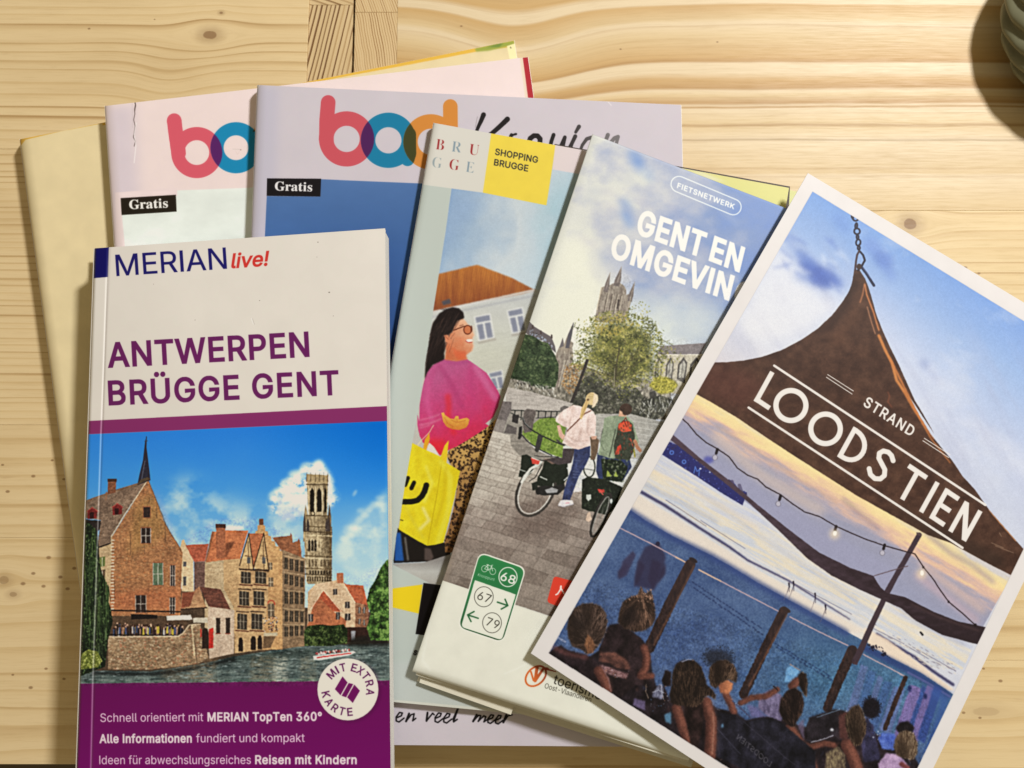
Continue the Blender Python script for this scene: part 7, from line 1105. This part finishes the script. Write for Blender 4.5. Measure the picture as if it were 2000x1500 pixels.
def plain(name, col, rough=0.6, noise=None, spec=0.3):
    m = bpy.data.materials.new(name); m.use_nodes = True; nt = m.node_tree; b = nt.nodes['Principled BSDF']
    b.inputs['Roughness'].default_value = rough; b.inputs['Specular IOR Level'].default_value = spec
    n = nt.nodes.new('ShaderNodeTexNoise'); n.inputs['Scale'].default_value = noise or 300; n.inputs['Detail'].default_value = 4
    tc = nt.nodes.new('ShaderNodeTexCoord'); nt.links.new(tc.outputs['Object'], n.inputs['Vector'])
    r = nt.nodes.new('ShaderNodeValToRGB'); r.color_ramp.elements[0].color = tuple(c*.9 for c in col)+(1,); r.color_ramp.elements[1].color = tuple(min(1, c*1.06) for c in col)+(1,)
    nt.links.new(n.outputs[0], r.inputs[0]); nt.links.new(r.outputs[0], b.inputs['Base Color'])
    bp = nt.nodes.new('ShaderNodeBump'); bp.inputs['Strength'].default_value = .15; bp.inputs['Distance'].default_value = .0002
    nt.links.new(n.outputs[0], bp.inputs['Height']); nt.links.new(bp.outputs[0], b.inputs['Normal'])
    return m
def leaves_mat(name, c0, c1, scale):
    """cut edges of a stack of pages: fine lines along the height"""
    m = bpy.data.materials.new(name); m.use_nodes = True; nt = m.node_tree; b = nt.nodes['Principled BSDF']; b.inputs['Roughness'].default_value = .8
    tc = nt.nodes.new('ShaderNodeTexCoord'); mp = nt.nodes.new('ShaderNodeMapping'); mp.inputs['Scale'].default_value = (6, 6, scale)
    n = nt.nodes.new('ShaderNodeTexNoise'); n.inputs['Scale'].default_value = 1; n.inputs['Detail'].default_value = 3
    r = nt.nodes.new('ShaderNodeValToRGB'); r.color_ramp.elements[0].position = .35; r.color_ramp.elements[1].position = .62
    r.color_ramp.elements[0].color = c0+(1,); r.color_ramp.elements[1].color = c1+(1,)
    nt.links.new(tc.outputs['Object'], mp.inputs[0]); nt.links.new(mp.outputs[0], n.inputs['Vector']); nt.links.new(n.outputs[0], r.inputs[0]); nt.links.new(r.outputs[0], b.inputs['Base Color'])
    return m

# ------------------------------------------------------------------ the table: pine boards and two end-grain rails
class Nodes:
    def __init__(self, nt): self.nt = nt
    def lk(self, v, sock):
        if hasattr(v, 'is_output'): self.nt.links.new(v, sock)
        else: sock.default_value = v
    def m(self, op, a, b=0.0, c=0.0, clamp=False):
        n = self.nt.nodes.new('ShaderNodeMath'); n.operation = op; n.use_clamp = clamp
        self.lk(a, n.inputs[0]); self.lk(b, n.inputs[1]); self.lk(c, n.inputs[2]); return n.outputs[0]
    def vec(self, x, y, z=0.0):
        n = self.nt.nodes.new('ShaderNodeCombineXYZ'); self.lk(x, n.inputs[0]); self.lk(y, n.inputs[1]); self.lk(z, n.inputs[2]); return n.outputs[0]
    def noise(self, v, scale=1.0, detail=2.0, rough=.5, dim='3D'):
        n = self.nt.nodes.new('ShaderNodeTexNoise'); n.noise_dimensions = dim; n.inputs['Scale'].default_value = scale; n.inputs['Detail'].default_value = detail; n.inputs['Roughness'].default_value = rough
        self.lk(v, n.inputs['W'] if dim == '1D' else n.inputs['Vector']); return n.outputs[0]
    def rng(self, v, a, b, c=0.0, d=1.0, smooth=True):
        n = self.nt.nodes.new('ShaderNodeMapRange'); n.interpolation_type = 'SMOOTHSTEP' if smooth else 'LINEAR'
        for k, q in enumerate((v, a, b, c, d)): self.lk(q, n.inputs[k])
        return n.outputs[0]
    def mixc(self, f, a, b, mode='MIX'):
        n = self.nt.nodes.new('ShaderNodeMix'); n.data_type = 'RGBA'; n.blend_type = mode
        self.lk(f, n.inputs[0]); self.lk(a, n.inputs[6]); self.lk(b, n.inputs[7]); return n.outputs[2]
    def ramp(self, f, stops):
        n = self.nt.nodes.new('ShaderNodeValToRGB'); cr = n.color_ramp
        while len(cr.elements) < len(stops): cr.elements.new(0.5)
        for e, (p, c) in zip(cr.elements, stops): e.position = p; e.color = tuple(c)+(1,)
        self.lk(f, n.inputs[0]); return n.outputs[0]
LIGHT, MID, LATE, KNOT = (0.745, 0.590, 0.345), (0.670, 0.500, 0.255), (0.390, 0.230, 0.088), (0.21, 0.105, 0.042)
def wood(name, freq, warp=0.004, wscale=(9, 40), seed=0.0, late=0.8, knots=(), specks=(), vertical=False, slope=0.0, bands=None, dips=(), irreg=1.5, lw=(.70, .92, .93), light=LIGHT, mid=MID, latec=LATE, bumps=0.25, bend=0.0):
    m = bpy.data.materials.new(name); m.use_nodes = True; nt = m.node_tree; b = nt.nodes['Principled BSDF']; N = Nodes(nt)
    tc = nt.nodes.new('ShaderNodeTexCoord'); sp = nt.nodes.new('ShaderNodeSeparateXYZ'); nt.links.new(tc.outputs['Object'], sp.inputs[0])
    x, y = sp.outputs[0], sp.outputs[1]
    if vertical: x, y = y, x
    x = N.m('ADD', x, 0.0); P = N.vec(x, y, seed)
    w = N.noise(N.vec(N.m('MULTIPLY', x, wscale[0]), N.m('MULTIPLY', y, wscale[1]), seed), 1.0, 2.0)
    w2 = N.noise(N.vec(N.m('MULTIPLY', x, wscale[0]*5), N.m('MULTIPLY', y, wscale[1]*2.5), seed+7), 1.0, 2.0)
    f = N.m('ADD', y, N.m('MULTIPLY', N.m('SUBTRACT', w, .5), warp)); f = N.m('ADD', f, N.m('MULTIPLY', N.m('SUBTRACT', w2, .5), warp*.12))
    f = N.m('ADD', f, N.m('MULTIPLY', x, slope))
    if bend: f = N.m('ADD', f, N.m('MULTIPLY', N.m('MULTIPLY', x, x), bend))
    for cx_, cy_, sx_, sy_, am_ in dips:
        gx = N.m('DIVIDE', N.m('SUBTRACT', x, cx_), sx_); gy = N.m('DIVIDE', N.m('SUBTRACT', y, cy_), sy_)
        f = N.m('ADD', f, N.m('MULTIPLY', N.m('POWER', 2.718, N.m('MULTIPLY', N.m('ADD', N.m('MULTIPLY', gx, gx), N.m('MULTIPLY', gy, gy)), -1.0)), am_))
    kmask = None
    for kx, ky, rx, ry, amp, dark in knots:
        dx, dy = N.m('SUBTRACT', x, kx), N.m('SUBTRACT', y, ky)
        gx = N.m('DIVIDE', dx, rx*4.2); gy = N.m('DIVIDE', dy, ry*5.0); r2 = N.m('ADD', N.m('MULTIPLY', gx, gx), N.m('MULTIPLY', gy, gy))
        g = N.m('POWER', 2.718, N.m('MULTIPLY', r2, -1.0)); th = N.m('TANH', N.m('DIVIDE', dy, ry*.9))
        f = N.m('SUBTRACT', f, N.m('MULTIPLY', N.m('MULTIPLY', g, th), amp))
        wob = N.noise(N.vec(N.m('MULTIPLY', x, 300), N.m('MULTIPLY', y, 300), seed), 1.0, 2.0)
        ex = N.m('DIVIDE', dx, rx); ey = N.m('DIVIDE', dy, ry); d = N.m('SQRT', N.m('ADD', N.m('MULTIPLY', ex, ex), N.m('MULTIPLY', ey, ey))); d = N.m('ADD', d, N.m('MULTIPLY', N.m('SUBTRACT', wob, .5), .5))
        core = N.m('MULTIPLY', N.rng(d, 1.12, .80), dark); halo = N.m('MULTIPLY', N.rng(d, 3.0, .8), dark*.42)
        k = N.m('MAXIMUM', core, halo); kmask = k if kmask is None else N.m('MAXIMUM', kmask, k)
    for kx, ky, r, dark in specks:
        dx, dy = N.m('DIVIDE', N.m('SUBTRACT', x, kx), r*1.5), N.m('DIVIDE', N.m('SUBTRACT', y, ky), r); d = N.m('SQRT', N.m('ADD', N.m('MULTIPLY', dx, dx), N.m('MULTIPLY', dy, dy)))
        k = N.m('MULTIPLY', N.rng(d, 1.3, .5), dark); kmask = k if kmask is None else N.m('MAXIMUM', kmask, k)
    ph = N.m('MULTIPLY', f, freq); irr = N.noise(N.m('MULTIPLY', ph, .37), 1.0, 2.0, .6, '1D'); ph = N.m('ADD', ph, N.m('MULTIPLY', irr, irreg)); ph = N.m('ADD', ph, seed*3.1)
    saw = N.m('FRACT', ph); idn = N.noise(N.m('MULTIPLY', N.m('FLOOR', ph), 5.13), 1.0, 0.0, .5, '1D')
    strength = N.m('MULTIPLY', N.rng(idn, .28, .72, .15, 1.0), late)
    fade = N.rng(N.noise(N.vec(N.m('MULTIPLY', x, 14), N.m('MULTIPLY', y, 60), seed+3), 1.0, 2.0), .25, .7, .45, 1.0); strength = N.m('MULTIPLY', strength, fade)
    early = N.mixc(N.m('MULTIPLY', N.m('POWER', saw, 2.5), .75), light+(1,), mid+(1,))
    line = N.m('MULTIPLY', N.m('MULTIPLY', N.rng(saw, lw[0], lw[1]), N.rng(saw, 1.0, lw[2])), strength); col = N.mixc(line, early, latec+(1,))
    if bands:      # wide flame figure: measured positions of the growth rings across the board
        bp0, bp1, stops = bands; bc = N.ramp(N.rng(f, bp0, bp1, smooth=False), stops)
        line = N.m('MULTIPLY', line, .35); col = N.mixc(line, bc, latec+(1,))
    big = N.noise(N.vec(N.m('MULTIPLY', x, 11), N.m('MULTIPLY', y, 34), seed+11), 1.0, 3.0)
    col = N.mixc(1.0, col, N.ramp(big, [(.25, (.90, .875, .84)), (.5, (1, 1, 1)), (.78, (1.0, 1.0, 1.0))]), 'MULTIPLY')
    fib = N.noise(N.vec(N.m('MULTIPLY', x, 70), N.m('MULTIPLY', f, 1500), seed+5), 1.0, 4.0, .65)
    col = N.mixc(1.0, col, N.ramp(fib, [(.25, (.90, .88, .84)), (.50, (1, 1, 1)), (.75, (1.0, 1.0, 1.0))]), 'MULTIPLY')
    strk = N.noise(N.vec(N.m('MULTIPLY', x, 9), N.m('MULTIPLY', f, 420), seed+15), 1.0, 3.0, .6)
    col = N.mixc(1.0, col, N.ramp(strk, [(.28, (.93, .905, .865)), (.50, (1, 1, 1)), (.8, (1, 1, 1))]), 'MULTIPLY')
    stain = N.noise(N.vec(N.m('MULTIPLY', x, 60), N.m('MULTIPLY', y, 420), seed+9), 1.0, 2.0)
    col = N.mixc(N.rng(stain, .70, .80, 0, .28), col, (.46, .31, .16, 1))
    if kmask is not None: col = N.mixc(kmask, col, KNOT+(1,))
    nt.links.new(col, b.inputs['Base Color'])
    N.lk(N.rng(fib, .2, .8, .60, .44), b.inputs['Roughness']); b.inputs['Specular IOR Level'].default_value = .35
    h = N.m('ADD', N.m('MULTIPLY', fib, .4), N.m('MULTIPLY', line, -.8)); bp = nt.nodes.new('ShaderNodeBump'); bp.inputs['Strength'].default_value = bumps; bp.inputs['Distance'].default_value = .00025
    nt.links.new(h, bp.inputs['Height']); nt.links.new(bp.outputs[0], b.inputs['Normal'])
    return m

px = lambda u, v=750: at(u, v, 0.0)[0]
py = lambda v: at(1000, v, 0.0)[1]
K = lambda u, v: at(u, v, 0.0)[:2]
def board(name, x0, x1, y0, y1, mat, parent, top=0.0, thick=0.020, ch=0.00012):
    g = 0.00003; x0 += g; x1 -= g; y0 += g; y1 -= g
    v = []; 
    for (a, z) in ((0, -thick), (0, top-ch), (ch, top)):
        v += [(x0+a, y0+a, z), (x1-a, y0+a, z), (x1-a, y1-a, z), (x0+a, y1-a, z)]
    f = [(3, 2, 1, 0), (8, 9, 10, 11)]
    for k in (0, 4): f += [(k+i, k+(i+1) % 4, k+4+(i+1) % 4, k+4+i) for i in range(4)]
    return mesh_obj(name, v, f, mat, parent)
table = thing('pine_table', 'pale pine table top of glued boards with knots, lying under the whole pile of brochures', 'table', (0, 0, 0))
XL, XR = px(-260, 0), px(2500, 0); xa, xb, xc, xd = px(601.5, 60), px(688, 60), px(692.5, 60), px(775.5, 60)
YT, YB = py(-420), py(1493)
kk = lambda u, v, rx, ry, amp, dark: K(u, v)+(rx/5000, ry/5000, amp, dark)
sk = lambda u, v, r=2.2, d=.75: K(u, v)+(r/5000, d)
Lb = [(YT, py(291), dict(freq=205, warp=.006, wscale=(5, 18), seed=1.3, late=.85, dips=[K(330, 158)+(.015, .017, .0045)], knots=[kk(410, 68, 15, 10, .0045, .8), kk(432, 25, 4, 3, .0012, .8)], specks=[sk(174, 56), sk(302, 38, 1.4)])),
      (py(291), py(830), dict(freq=330, warp=.0035, wscale=(4, 14), seed=4.1, late=.8)),
      (py(830), py(1050), dict(freq=150, warp=.003, wscale=(3, 14), seed=6.4, late=.6, specks=[sk(65, 930, 3), sk(125, 936, 2.5), sk(5, 908), sk(15, 960, 3), sk(102, 899)])),
      (py(1050), YB, dict(freq=130, warp=.012, wscale=(7, 22), seed=8.8, late=.6, knots=[kk(8, 1133, 9, 8, .003, .55), kk(26, 1161, 8, 5, .002, .6)], specks=[sk(65, 1120, 3), sk(118, 1127, 3), sk(45, 1140, 3.4), sk(85, 1145, 3), sk(132, 1150, 3), sk(95, 1089, 3.4), sk(145, 1110, 3), sk(60, 1343, 3), sk(90, 1306, 2.4), sk(125, 1326, 2.4), sk(25, 1318, 2)]))]
for k, (y1_, y0_, kw) in enumerate(Lb): board('plank', XL, xa, y0_, y1_, wood('pine_left_%d' % k, **kw), table)
RL, RM = (0.720, 0.570, 0.325), (0.645, 0.475, 0.235)
B1, B2, B3, B4 = (.80, .665, .450), (.720, .555, .310), (.610, .395, .160), (.490, .285, .100)
_v = [(-60, B2), (-8, B3), (0, B1), (12, B1), (16, B3), (44, B2), (52, B1), (78, B2), (118, B3), (126, B4), (129, B1), (146, B1), (160, B3), (176, B4), (181, B1), (190, B2), (205, B4), (209, B1), (213, B4), (216, B1), (244, B2), (249, (.47, .30, .13)), (252, B2), (274, B1), (277, (.42, .30, .16)), (280, B1), (340, B2), (344, B1), (400, B2)]
SOFT = lambda c: tuple((.92*a+.08*b)*.90 for a, b in zip(c, (.725, .56, .31)))
BANDS = (py(-60), py(400), [((v+60)/460.0, SOFT(c)) for v, c in _v])
Rb = [(YT, py(411), dict(freq=230, warp=.0022, wscale=(14, 30), seed=2.0, late=.9, bands=BANDS, dips=[K(1000, 110)+(.030, .028, .0110), K(1560, 60)+(.05, .016, -.0012)], specks=[sk(1401, 82, 1.8), sk(1212, 96, 1.8), sk(901, 51, 2)])),
      (py(411), py(855), dict(light=RL, mid=RM, freq=210, warp=.006, wscale=(4, 14), seed=5.5, late=.6, knots=[kk(1778, 437, 14, 12, .004, .85)], specks=[sk(1885, 523, 3.4), sk(1912, 534, 2.4)])),
      (py(855), py(1290), dict(light=RL, mid=RM, freq=110, warp=.004, wscale=(3, 12), seed=7.2, late=.6)),
      (py(1290), py(1504), dict(light=RL, mid=RM, freq=120, warp=.006, wscale=(5, 16), seed=9.9, late=.55, knots=[kk(1925, 1390, 26, 9, .002, .30)], specks=[sk(1921, 1306, 2), sk(1954, 1330, 3), sk(1882, 1392, 2.6), sk(1914, 1402, 2.4)]))]
for k, (y1_, y0_, kw) in enumerate(Rb): board('plank', xd, XR, y0_, y1_, wood('pine_right_%d' % k, **kw), table)
HL, HM, HD = (0.66, 0.51, 0.29), (0.58, 0.37, 0.16), (0.17, 0.08, 0.025)
board('rail', xa, xb, py(8), YT, wood('end_grain_upper_left', lw=(.42, .78, .86), freq= 420, warp=.003, wscale=(10, 30), seed=3.3, late=1.0, slope=.35, irreg=.6, light=HL, mid=HM, latec=HD), table, top=-.0006)
board('rail', xa, xb, YB, py(8), wood('end_grain_left', lw=(.42, .78, .86), freq= 520, warp=.0022, wscale=(22, 30), seed=4.7, late=1.5, vertical=True, slope=-.20, bend=0, irreg=.6, light=HL, mid=HM, latec=HD, bumps=.5), table, top=-.0006)
board('rail', xc, xd, py(24), YT, wood('end_grain_upper_right', lw=(.42, .78, .86), freq= 1000, warp=.002, wscale=(16, 10), seed=5.9, late=1.2, vertical=True, slope=.36, irreg=.6, light=HL, mid=HM, latec=(.34, .19, .075)), table)
board('rail', xc, xd, py(1504), py(24), wood('end_grain_right', lw=(.42, .78, .86), freq= 980, warp=.004, wscale=(40, 30), seed=7.9, late=1.3, vertical=True, slope=.20, irreg=.6, light=HL, mid=HM, latec=(.34, .19, .075)), table)
board('frame_rail', xa-.01, xd+.01, YB+.02, YT-.01, plain('dark_gap', (.05, .022, .012), .9), table, top=-.0205, thick=.045)
fl = mesh_obj('floor', [(-2, -2, -.74), (2, -2, -.74), (2, 2, -.74), (-2, 2, -.74)], [(0, 1, 2, 3)], plain('dark_floor', (.10, .075, .05), .6, 8)); fl['kind'] = 'structure'

# ------------------------------------------------------------------ sheets and booklets
def grid_px(quad, ss, tt):
    M = homog([(0, 0), (1, 0), (1, 1), (0, 1)], quad)
    g = np.array([(s, t) for t in tt for s in ss]); return g, happly(M, g)
def sheet(name, quad, zf, mat, parent, th=0.00018, ss=None, tt=None, uv=None):
    ss = np.linspace(0, 1, 40) if ss is None else ss; tt = np.linspace(0, 1, 48) if tt is None else tt
    g, P = grid_px(quad, ss, tt); v = [at(u, w, zf(s, t)) for (s, t), (u, w) in zip(g, P)]
    n = len(ss); f = [(j*n+i, (j+1)*n+i, (j+1)*n+i+1, j*n+i+1) for j in range(len(tt)-1) for i in range(n-1)]
    o = mesh_obj(name, v, f, mat, parent, uvs=[(s, 1-t) for s, t in g], smooth=True)
    md = o.modifiers.new('thickness', 'SOLIDIFY'); md.thickness = th; md.offset = -1; es = o.modifiers.new('crisp_edges', 'EDGE_SPLIT'); es.split_angle = math.radians(40); return o
def block(name, quad, zt, zb, mat, parent, inset=(.004, .004, .004, .004), n=14):
    """a stack of pages: closed solid between two heights"""
    l, t_, r, b_ = inset; ss = np.linspace(l, 1-r, n); tt = np.linspace(t_, 1-b_, n); g, P = grid_px(quad, ss, tt)
    top = [at(u, w, zt(s, t)) for (s, t), (u, w) in zip(g, P)]; bot = [(p[0], p[1], zb(s, t)) for p, (s, t) in zip(top, g)]
    v = top+bot; m = n*n; f = []
    for j in range(n-1):
        for i in range(n-1): a = j*n+i; f += [(a, a+n, a+n+1, a+1), (m+a, m+a+1, m+a+n+1, m+a+n)]
    for i in range(n-1):
        f += [(i, i+1, m+i+1, m+i), ((n-1)*n+i+1, (n-1)*n+i, m+(n-1)*n+i, m+(n-1)*n+i+1), ((i+1)*n, i*n, m+i*n, m+(i+1)*n), (i*n+n-1, (i+1)*n+n-1, m+(i+1)*n+n-1, m+i*n+n-1)]
    return mesh_obj(name, v, f, mat, parent)
def spined(zt, zb, rs, lo=.74):
    """top half of a rounded spine: from full height down to the fold at the left edge"""
    def f(s, t):
        a, b = zt(s, t), zb(s, t)
        return a if s >= rs else a-(a-b)*(1-lo)*(1-math.sqrt(max(0, 1-(1-s/rs)**2)))
    return f
def under(zt, zb, rs, lo=.74):
    def f(s, t):
        a, b = zt(s, t), zb(s, t)
        return b+.0002 if s >= rs else b+.0002+(a-b-.0004)*lo*(1-math.sqrt(max(0, 1-(1-s/rs)**2)))
    return f
def sgrid(rs, n=36):
    return np.concatenate([rs*(1-np.cos(np.linspace(0, math.pi/2, 12)))[:-1], np.linspace(rs, 1, n)])
def wav(seed, amp):
    def f(s, t): return amp*float(vnoise(s*2.6, t*3.4, seed)+.5*vnoise(s*6, t*7, seed+1)-.75)
    return f
def base_of(quad, z): u = sum(p[0] for p in quad)/4; v = sum(p[1] for p in quad)/4; return at(u, v, z)
paper = leaves_mat('page_edges', (.50, .49, .46), (.86, .85, .82), 2600); paper_y = leaves_mat('page_edges_cream', (.45, .40, .26), (.74, .68, .48), 2600)
white_leaf = plain('inside_page', (.80, .79, .76), .7)
def shift(quad, dx, dy): return [(u+dx, v+dy) for u, v in quad]
def booklet(name, label, cat, quad, printer, gain, zt, zb, rs, rough, edge, seed, inset=(.01, .0016, .0022, .0016), th=.00016, amp=.00035, npages=3, bump=.25, back=None, coat=0.0):
    t = thing(name, label, cat, base_of(quad, zb(.5, .5))); w = wav(seed, amp); top = lambda s, t_: zt(s, t_)+w(s, t_)
    C = printer(); m = C.material('print_on_'+name+'_'+str(seed), gain, rough, coat=coat)
    sheet('front_cover', quad, spined(top, lambda s, t_: zb(s, t_)+.0002, rs), m, t, th, sgrid(rs), np.linspace(0, 1, 52))
    zt2 = lambda s, t_: top(s, t_)-th-.00012; zb2 = lambda s, t_: zb(s, t_)+.0003
    block('page_block', quad, spined(zt2, lambda s, t_: zb(s, t_)+.0004, rs*1.2), under(zt2, zb2, rs*1.2), edge, t, inset)
    R = np.random.RandomState(seed)
    for k in range(npages):   # a few leaves that stand a little proud of the rest
        f_ = (k+1)/(npages+1); dx, dy = (R.rand()*.7+.2), (R.rand()*1.0-.2); q = [quad[0], (quad[1][0]+dx, quad[1][1]-dy*.3), (quad[2][0]+dx, quad[2][1]+dy), (quad[3][0], quad[3][1]+dy*.5)]
        sheet('page', q, (lambda f_: lambda s, t_: zt2(s, t_)*(1-f_)+zb2(s, t_)*f_)(f_), white_leaf, t, .00008, np.linspace(.05, 1, 12), np.linspace(0, 1, 12))
    sheet('back_cover', back or quad, under(top, zb, rs), white_leaf, t, .00014, sgrid(rs, 12), np.linspace(0, 1, 14))
    return t
c_ = lambda z: (lambda s, t: z)
G = 1.12
GW = (1.0, 1.0, 1.0); GL = (.82, .84, .88); GS = (.80, .84, .86)
booklet('magazine', 'cream-backed magazine with orange top edge, lowest of the pile, sticking out at far left', 'magazine', Q_CREAM, print_cream, (1.10, 1.20, 1.34), lambda s, t: .0058+.0042*math.exp(-s/.30), c_(.0003), .022, .55, paper_y, 31)
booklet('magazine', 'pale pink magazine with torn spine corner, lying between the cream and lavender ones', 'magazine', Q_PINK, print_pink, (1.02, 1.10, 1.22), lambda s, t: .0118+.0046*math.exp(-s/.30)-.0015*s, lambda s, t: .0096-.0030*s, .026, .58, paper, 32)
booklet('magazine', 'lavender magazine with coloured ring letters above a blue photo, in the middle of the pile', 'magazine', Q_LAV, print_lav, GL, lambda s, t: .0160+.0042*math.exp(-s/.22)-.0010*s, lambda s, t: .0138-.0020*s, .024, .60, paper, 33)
# shopping brochure: thin, with a dark inside leaf along its top edge
zts, zbs = lambda s, t: .0198-.0010*s+.0016*math.exp(-s/.1), lambda s, t: .0174-.0014*s
shop = booklet('brochure', 'shopping brochure with yellow square and woman in pink jumper carrying a yellow bag', 'brochure', Q_SHOP, print_shop, GS, zts, zbs, .020, .42, paper, 34, npages=1, inset=(.012, .004, .004, .002))
dark_leaf = plain('dark_inside_leaf', (.045, .03, .022), .5); lime_leaf = plain('lime_inside_leaf', (.66, .68, .30), .5)
sheet('inside_leaf', [(1083, 281), (1543, 364.2), (1540, 420), (1083, 340)], c_(.0176), dark_leaf, shop, .00012, np.linspace(0, 1, 8), np.linspace(0, 1, 4))
sheet('inside_leaf', [(1380, 337), (1556, 374), (1470, 900), (1300, 880)], c_(.0168), lime_leaf, shop, .00012, np.linspace(0, 1, 8), np.linspace(0, 1, 8))
# cycling map: a thick folded sheet, so panels instead of pages
gent = thing('folded_map', 'grey-sky cycling map folder with church tower, two cyclists and green route sign', 'folded map', base_of(Q_GENT, .0190)); wg = wav(44, .0005)
zg = lambda s, t: .0250+.0010*math.sin(math.pi*s)*(.4+.6*t)+wg(s, t)-.0016*max(0, (s-.6)/.4)*t
Cg = print_gent(); mg = Cg.material('print_on_folded_map', (1.02, 1.10, 1.22), .45)
def zgent(s, t):
    z = spined(zg, c_(.0202), .028, .86)(s, t)
    e = max(0.0, (t-.985)/.015); return z-(z-.0222)*.45*(1-math.sqrt(max(0, 1-e*e)))
sheet('front_panel', Q_GENT, zgent, mg, gent, .00022, sgrid(.035), np.concatenate([np.linspace(0, .98, 48), np.linspace(.983, 1, 9)]))
map_paper = plain('map_paper', (.70, .68, .57), .6)
sheet('inner_panel', [(1010, 700), (1190, 768), (998, 1396), (819, 1333)], c_(.0218), map_paper, gent, .00016, np.linspace(0, 1, 10), np.linspace(0, 1, 20))
sheet('inner_panel', [(1168, 290), (1660, 478), (1343, 1490), (812, 1318)], c_(.0230), map_paper, gent, .00016, np.linspace(0, 1, 12), np.linspace(0, 1, 20))
sheet('back_panel', [(1168, 296), (1664, 486), (1350, 1499), (814, 1330)], c_(.0203), map_paper, gent, .00016, np.linspace(0, 1, 12), np.linspace(0, 1, 20))
# beach bar card
card = thing('printed_card', 'white-edged card with brown sail over a beach at dusk, topmost at the right', 'card', base_of(Q_CARD, .0235)); wc = wav(51, .0004)
Cc = print_card(); mc = Cc.material('print_on_card', (.92, .965, 1.06), .48)
sheet('card_face', Q_CARD, lambda s, t: .0296-.0042*s+.0004*t*(1-s)+wc(s, t), mc, card, .00038, np.linspace(0, 1, 40), np.linspace(0, 1, 52))
# guide book: thick, leaning a little because it lies across the magazines
zbb = lambda s, t: .0146+.0076*s; ztb = lambda s, t: zbb(s, t)+.0124-.0003*s+.0008*math.exp(-((s-.2)/.25)**2)
book = thing('guide_book', 'thick paperback guide book with purple bands and canal town photo at lower left', 'book', base_of(Q_BOOK, .012)); wb = wav(61, .0002)
Cb = print_book(); mb = Cb.material('print_on_guide_book', (1.10, 1.19, 1.35), .34)
def zbook(s, t):
    z = ztb(s, t)+wb(s, t); r = .010
    if s < r: z -= .0010*(1-math.sqrt(max(0, 1-(1-s/r)**2)))
    z -= .00022*math.exp(-((s-.047)/.0035)**2); return z
sheet('front_cover', Q_BOOK, zbook, mb, book, .00032, np.concatenate([np.linspace(0, .012, 9), np.linspace(.014, .036, 5), np.linspace(.039, .055, 13), np.linspace(.06, 1, 32)]), np.linspace(0, 1, 60))
block('page_block', Q_BOOK, lambda s, t: ztb(s, t)-.0005-(.0012 if s < .01 else 0), lambda s, t: zbb(s, t)+.0004, paper, book, (.0035, .0012, .004, .001), 30)
purple = plain('purple_card', (.23, .03, .13), .4); sp_v = plain('spine_card', (.66, .62, .56), .4)
sheet('back_cover', Q_BOOK, lambda s, t: zbb(s, t)+.00035, sp_v, book, .00032, np.linspace(0, 1.0, 20), np.linspace(0, 1, 20))
R = np.random.RandomState(9)
for k in range(9):
    f_ = (k+.6)/9.5; q = [Q_BOOK[0], (Q_BOOK[1][0]+R.rand()*1.6-.6, Q_BOOK[1][1]+1.0+R.rand()*2), (Q_BOOK[2][0]+R.rand()*1.8-.6, Q_BOOK[2][1]), Q_BOOK[3]]
    sheet('page', q, (lambda f_: lambda s, t: (ztb(s, t)-.0006)*(1-f_)+(zbb(s, t)+.0005)*f_)(f_), white_leaf, book, .0001, np.linspace(.02, 1, 12), np.linspace(.002, 1, 16))
# the book's square back (spine)
gq, Pq = grid_px(Q_BOOK, [0.0], np.linspace(0, 1, 30)); vt = [at(u, w, zbook(0, t)-.0001) for (s, t), (u, w) in zip(gq, Pq)]
vs = [(p[0]-.0001, p[1], p[2]) for p in vt]+[(p[0]-.0001, p[1], zbb(0, 0)+.0003) for p in vt]; nn = len(vt)
spn = mesh_obj('spine', vs, [(i, nn+i, nn+i+1, i+1) for i in range(nn-1)], sp_v, book); md = spn.modifiers.new('thickness', 'SOLIDIFY'); md.thickness = .0003; md.offset = 1

# ------------------------------------------------------------------ ribbed pot at the top right corner
pc = at(2158, 52, .0115); pot = thing('ribbed_pot', 'dark olive ribbed pot cut off by the top right corner', 'pot', (pc[0], pc[1], 0))
glaze = plain('olive_glaze', (.150, .150, .090), .42, 120, .5)
prof = [(.0, .001), (.026, .0004), (.030, .002), (.034, .006), (.0385, .008), (.0400, .0115), (.0390, .0150), (.0355, .0190), (.031, .0212), (.0285, .0218), (.0270, .0212), (.0262, .017), (.0, .016)]
from bisect import bisect
pv, pf = [], []; NA, NZ = 306, 72
tpar = np.linspace(0, len(prof)-1, NZ)
for t in tpar:
    i = min(int(t), len(prof)-2); q = t-i; q = q*q*(3-2*q) if False else q; r = prof[i][0]*(1-q)+prof[i+1][0]*q; z = prof[i][1]*(1-q)+prof[i+1][1]*q
    amt = 0.085 if i < 9 else 0.0; amt *= min(1, r/.03)
    for a in range(NA):
        th_ = a/NA*2*math.pi; w_ = abs(math.cos(9*(th_-(t-5)*.25))); rr = r*(1-amt*.5+amt*w_**.7)
        pv.append((pc[0]+rr*math.cos(th_), pc[1]+rr*math.sin(th_), z))
for j in range(NZ-1):
    for a in range(NA): b2 = (a+1) % NA; pf.append((j*NA+a, j*NA+b2, (j+1)*NA+b2, (j+1)*NA+a))
nb = int(NZ*9/12.0)
mesh_obj('pot_body', pv, pf, glaze, pot, smooth=True)
so = [(pc[0]+.0262*math.cos(a/40*2*math.pi), pc[1]+.0262*math.sin(a/40*2*math.pi), .0175) for a in range(40)]; mesh_obj('soil', so, [tuple(range(40))], plain('dark_soil', (.03, .02, .012), .95, 600), pot)
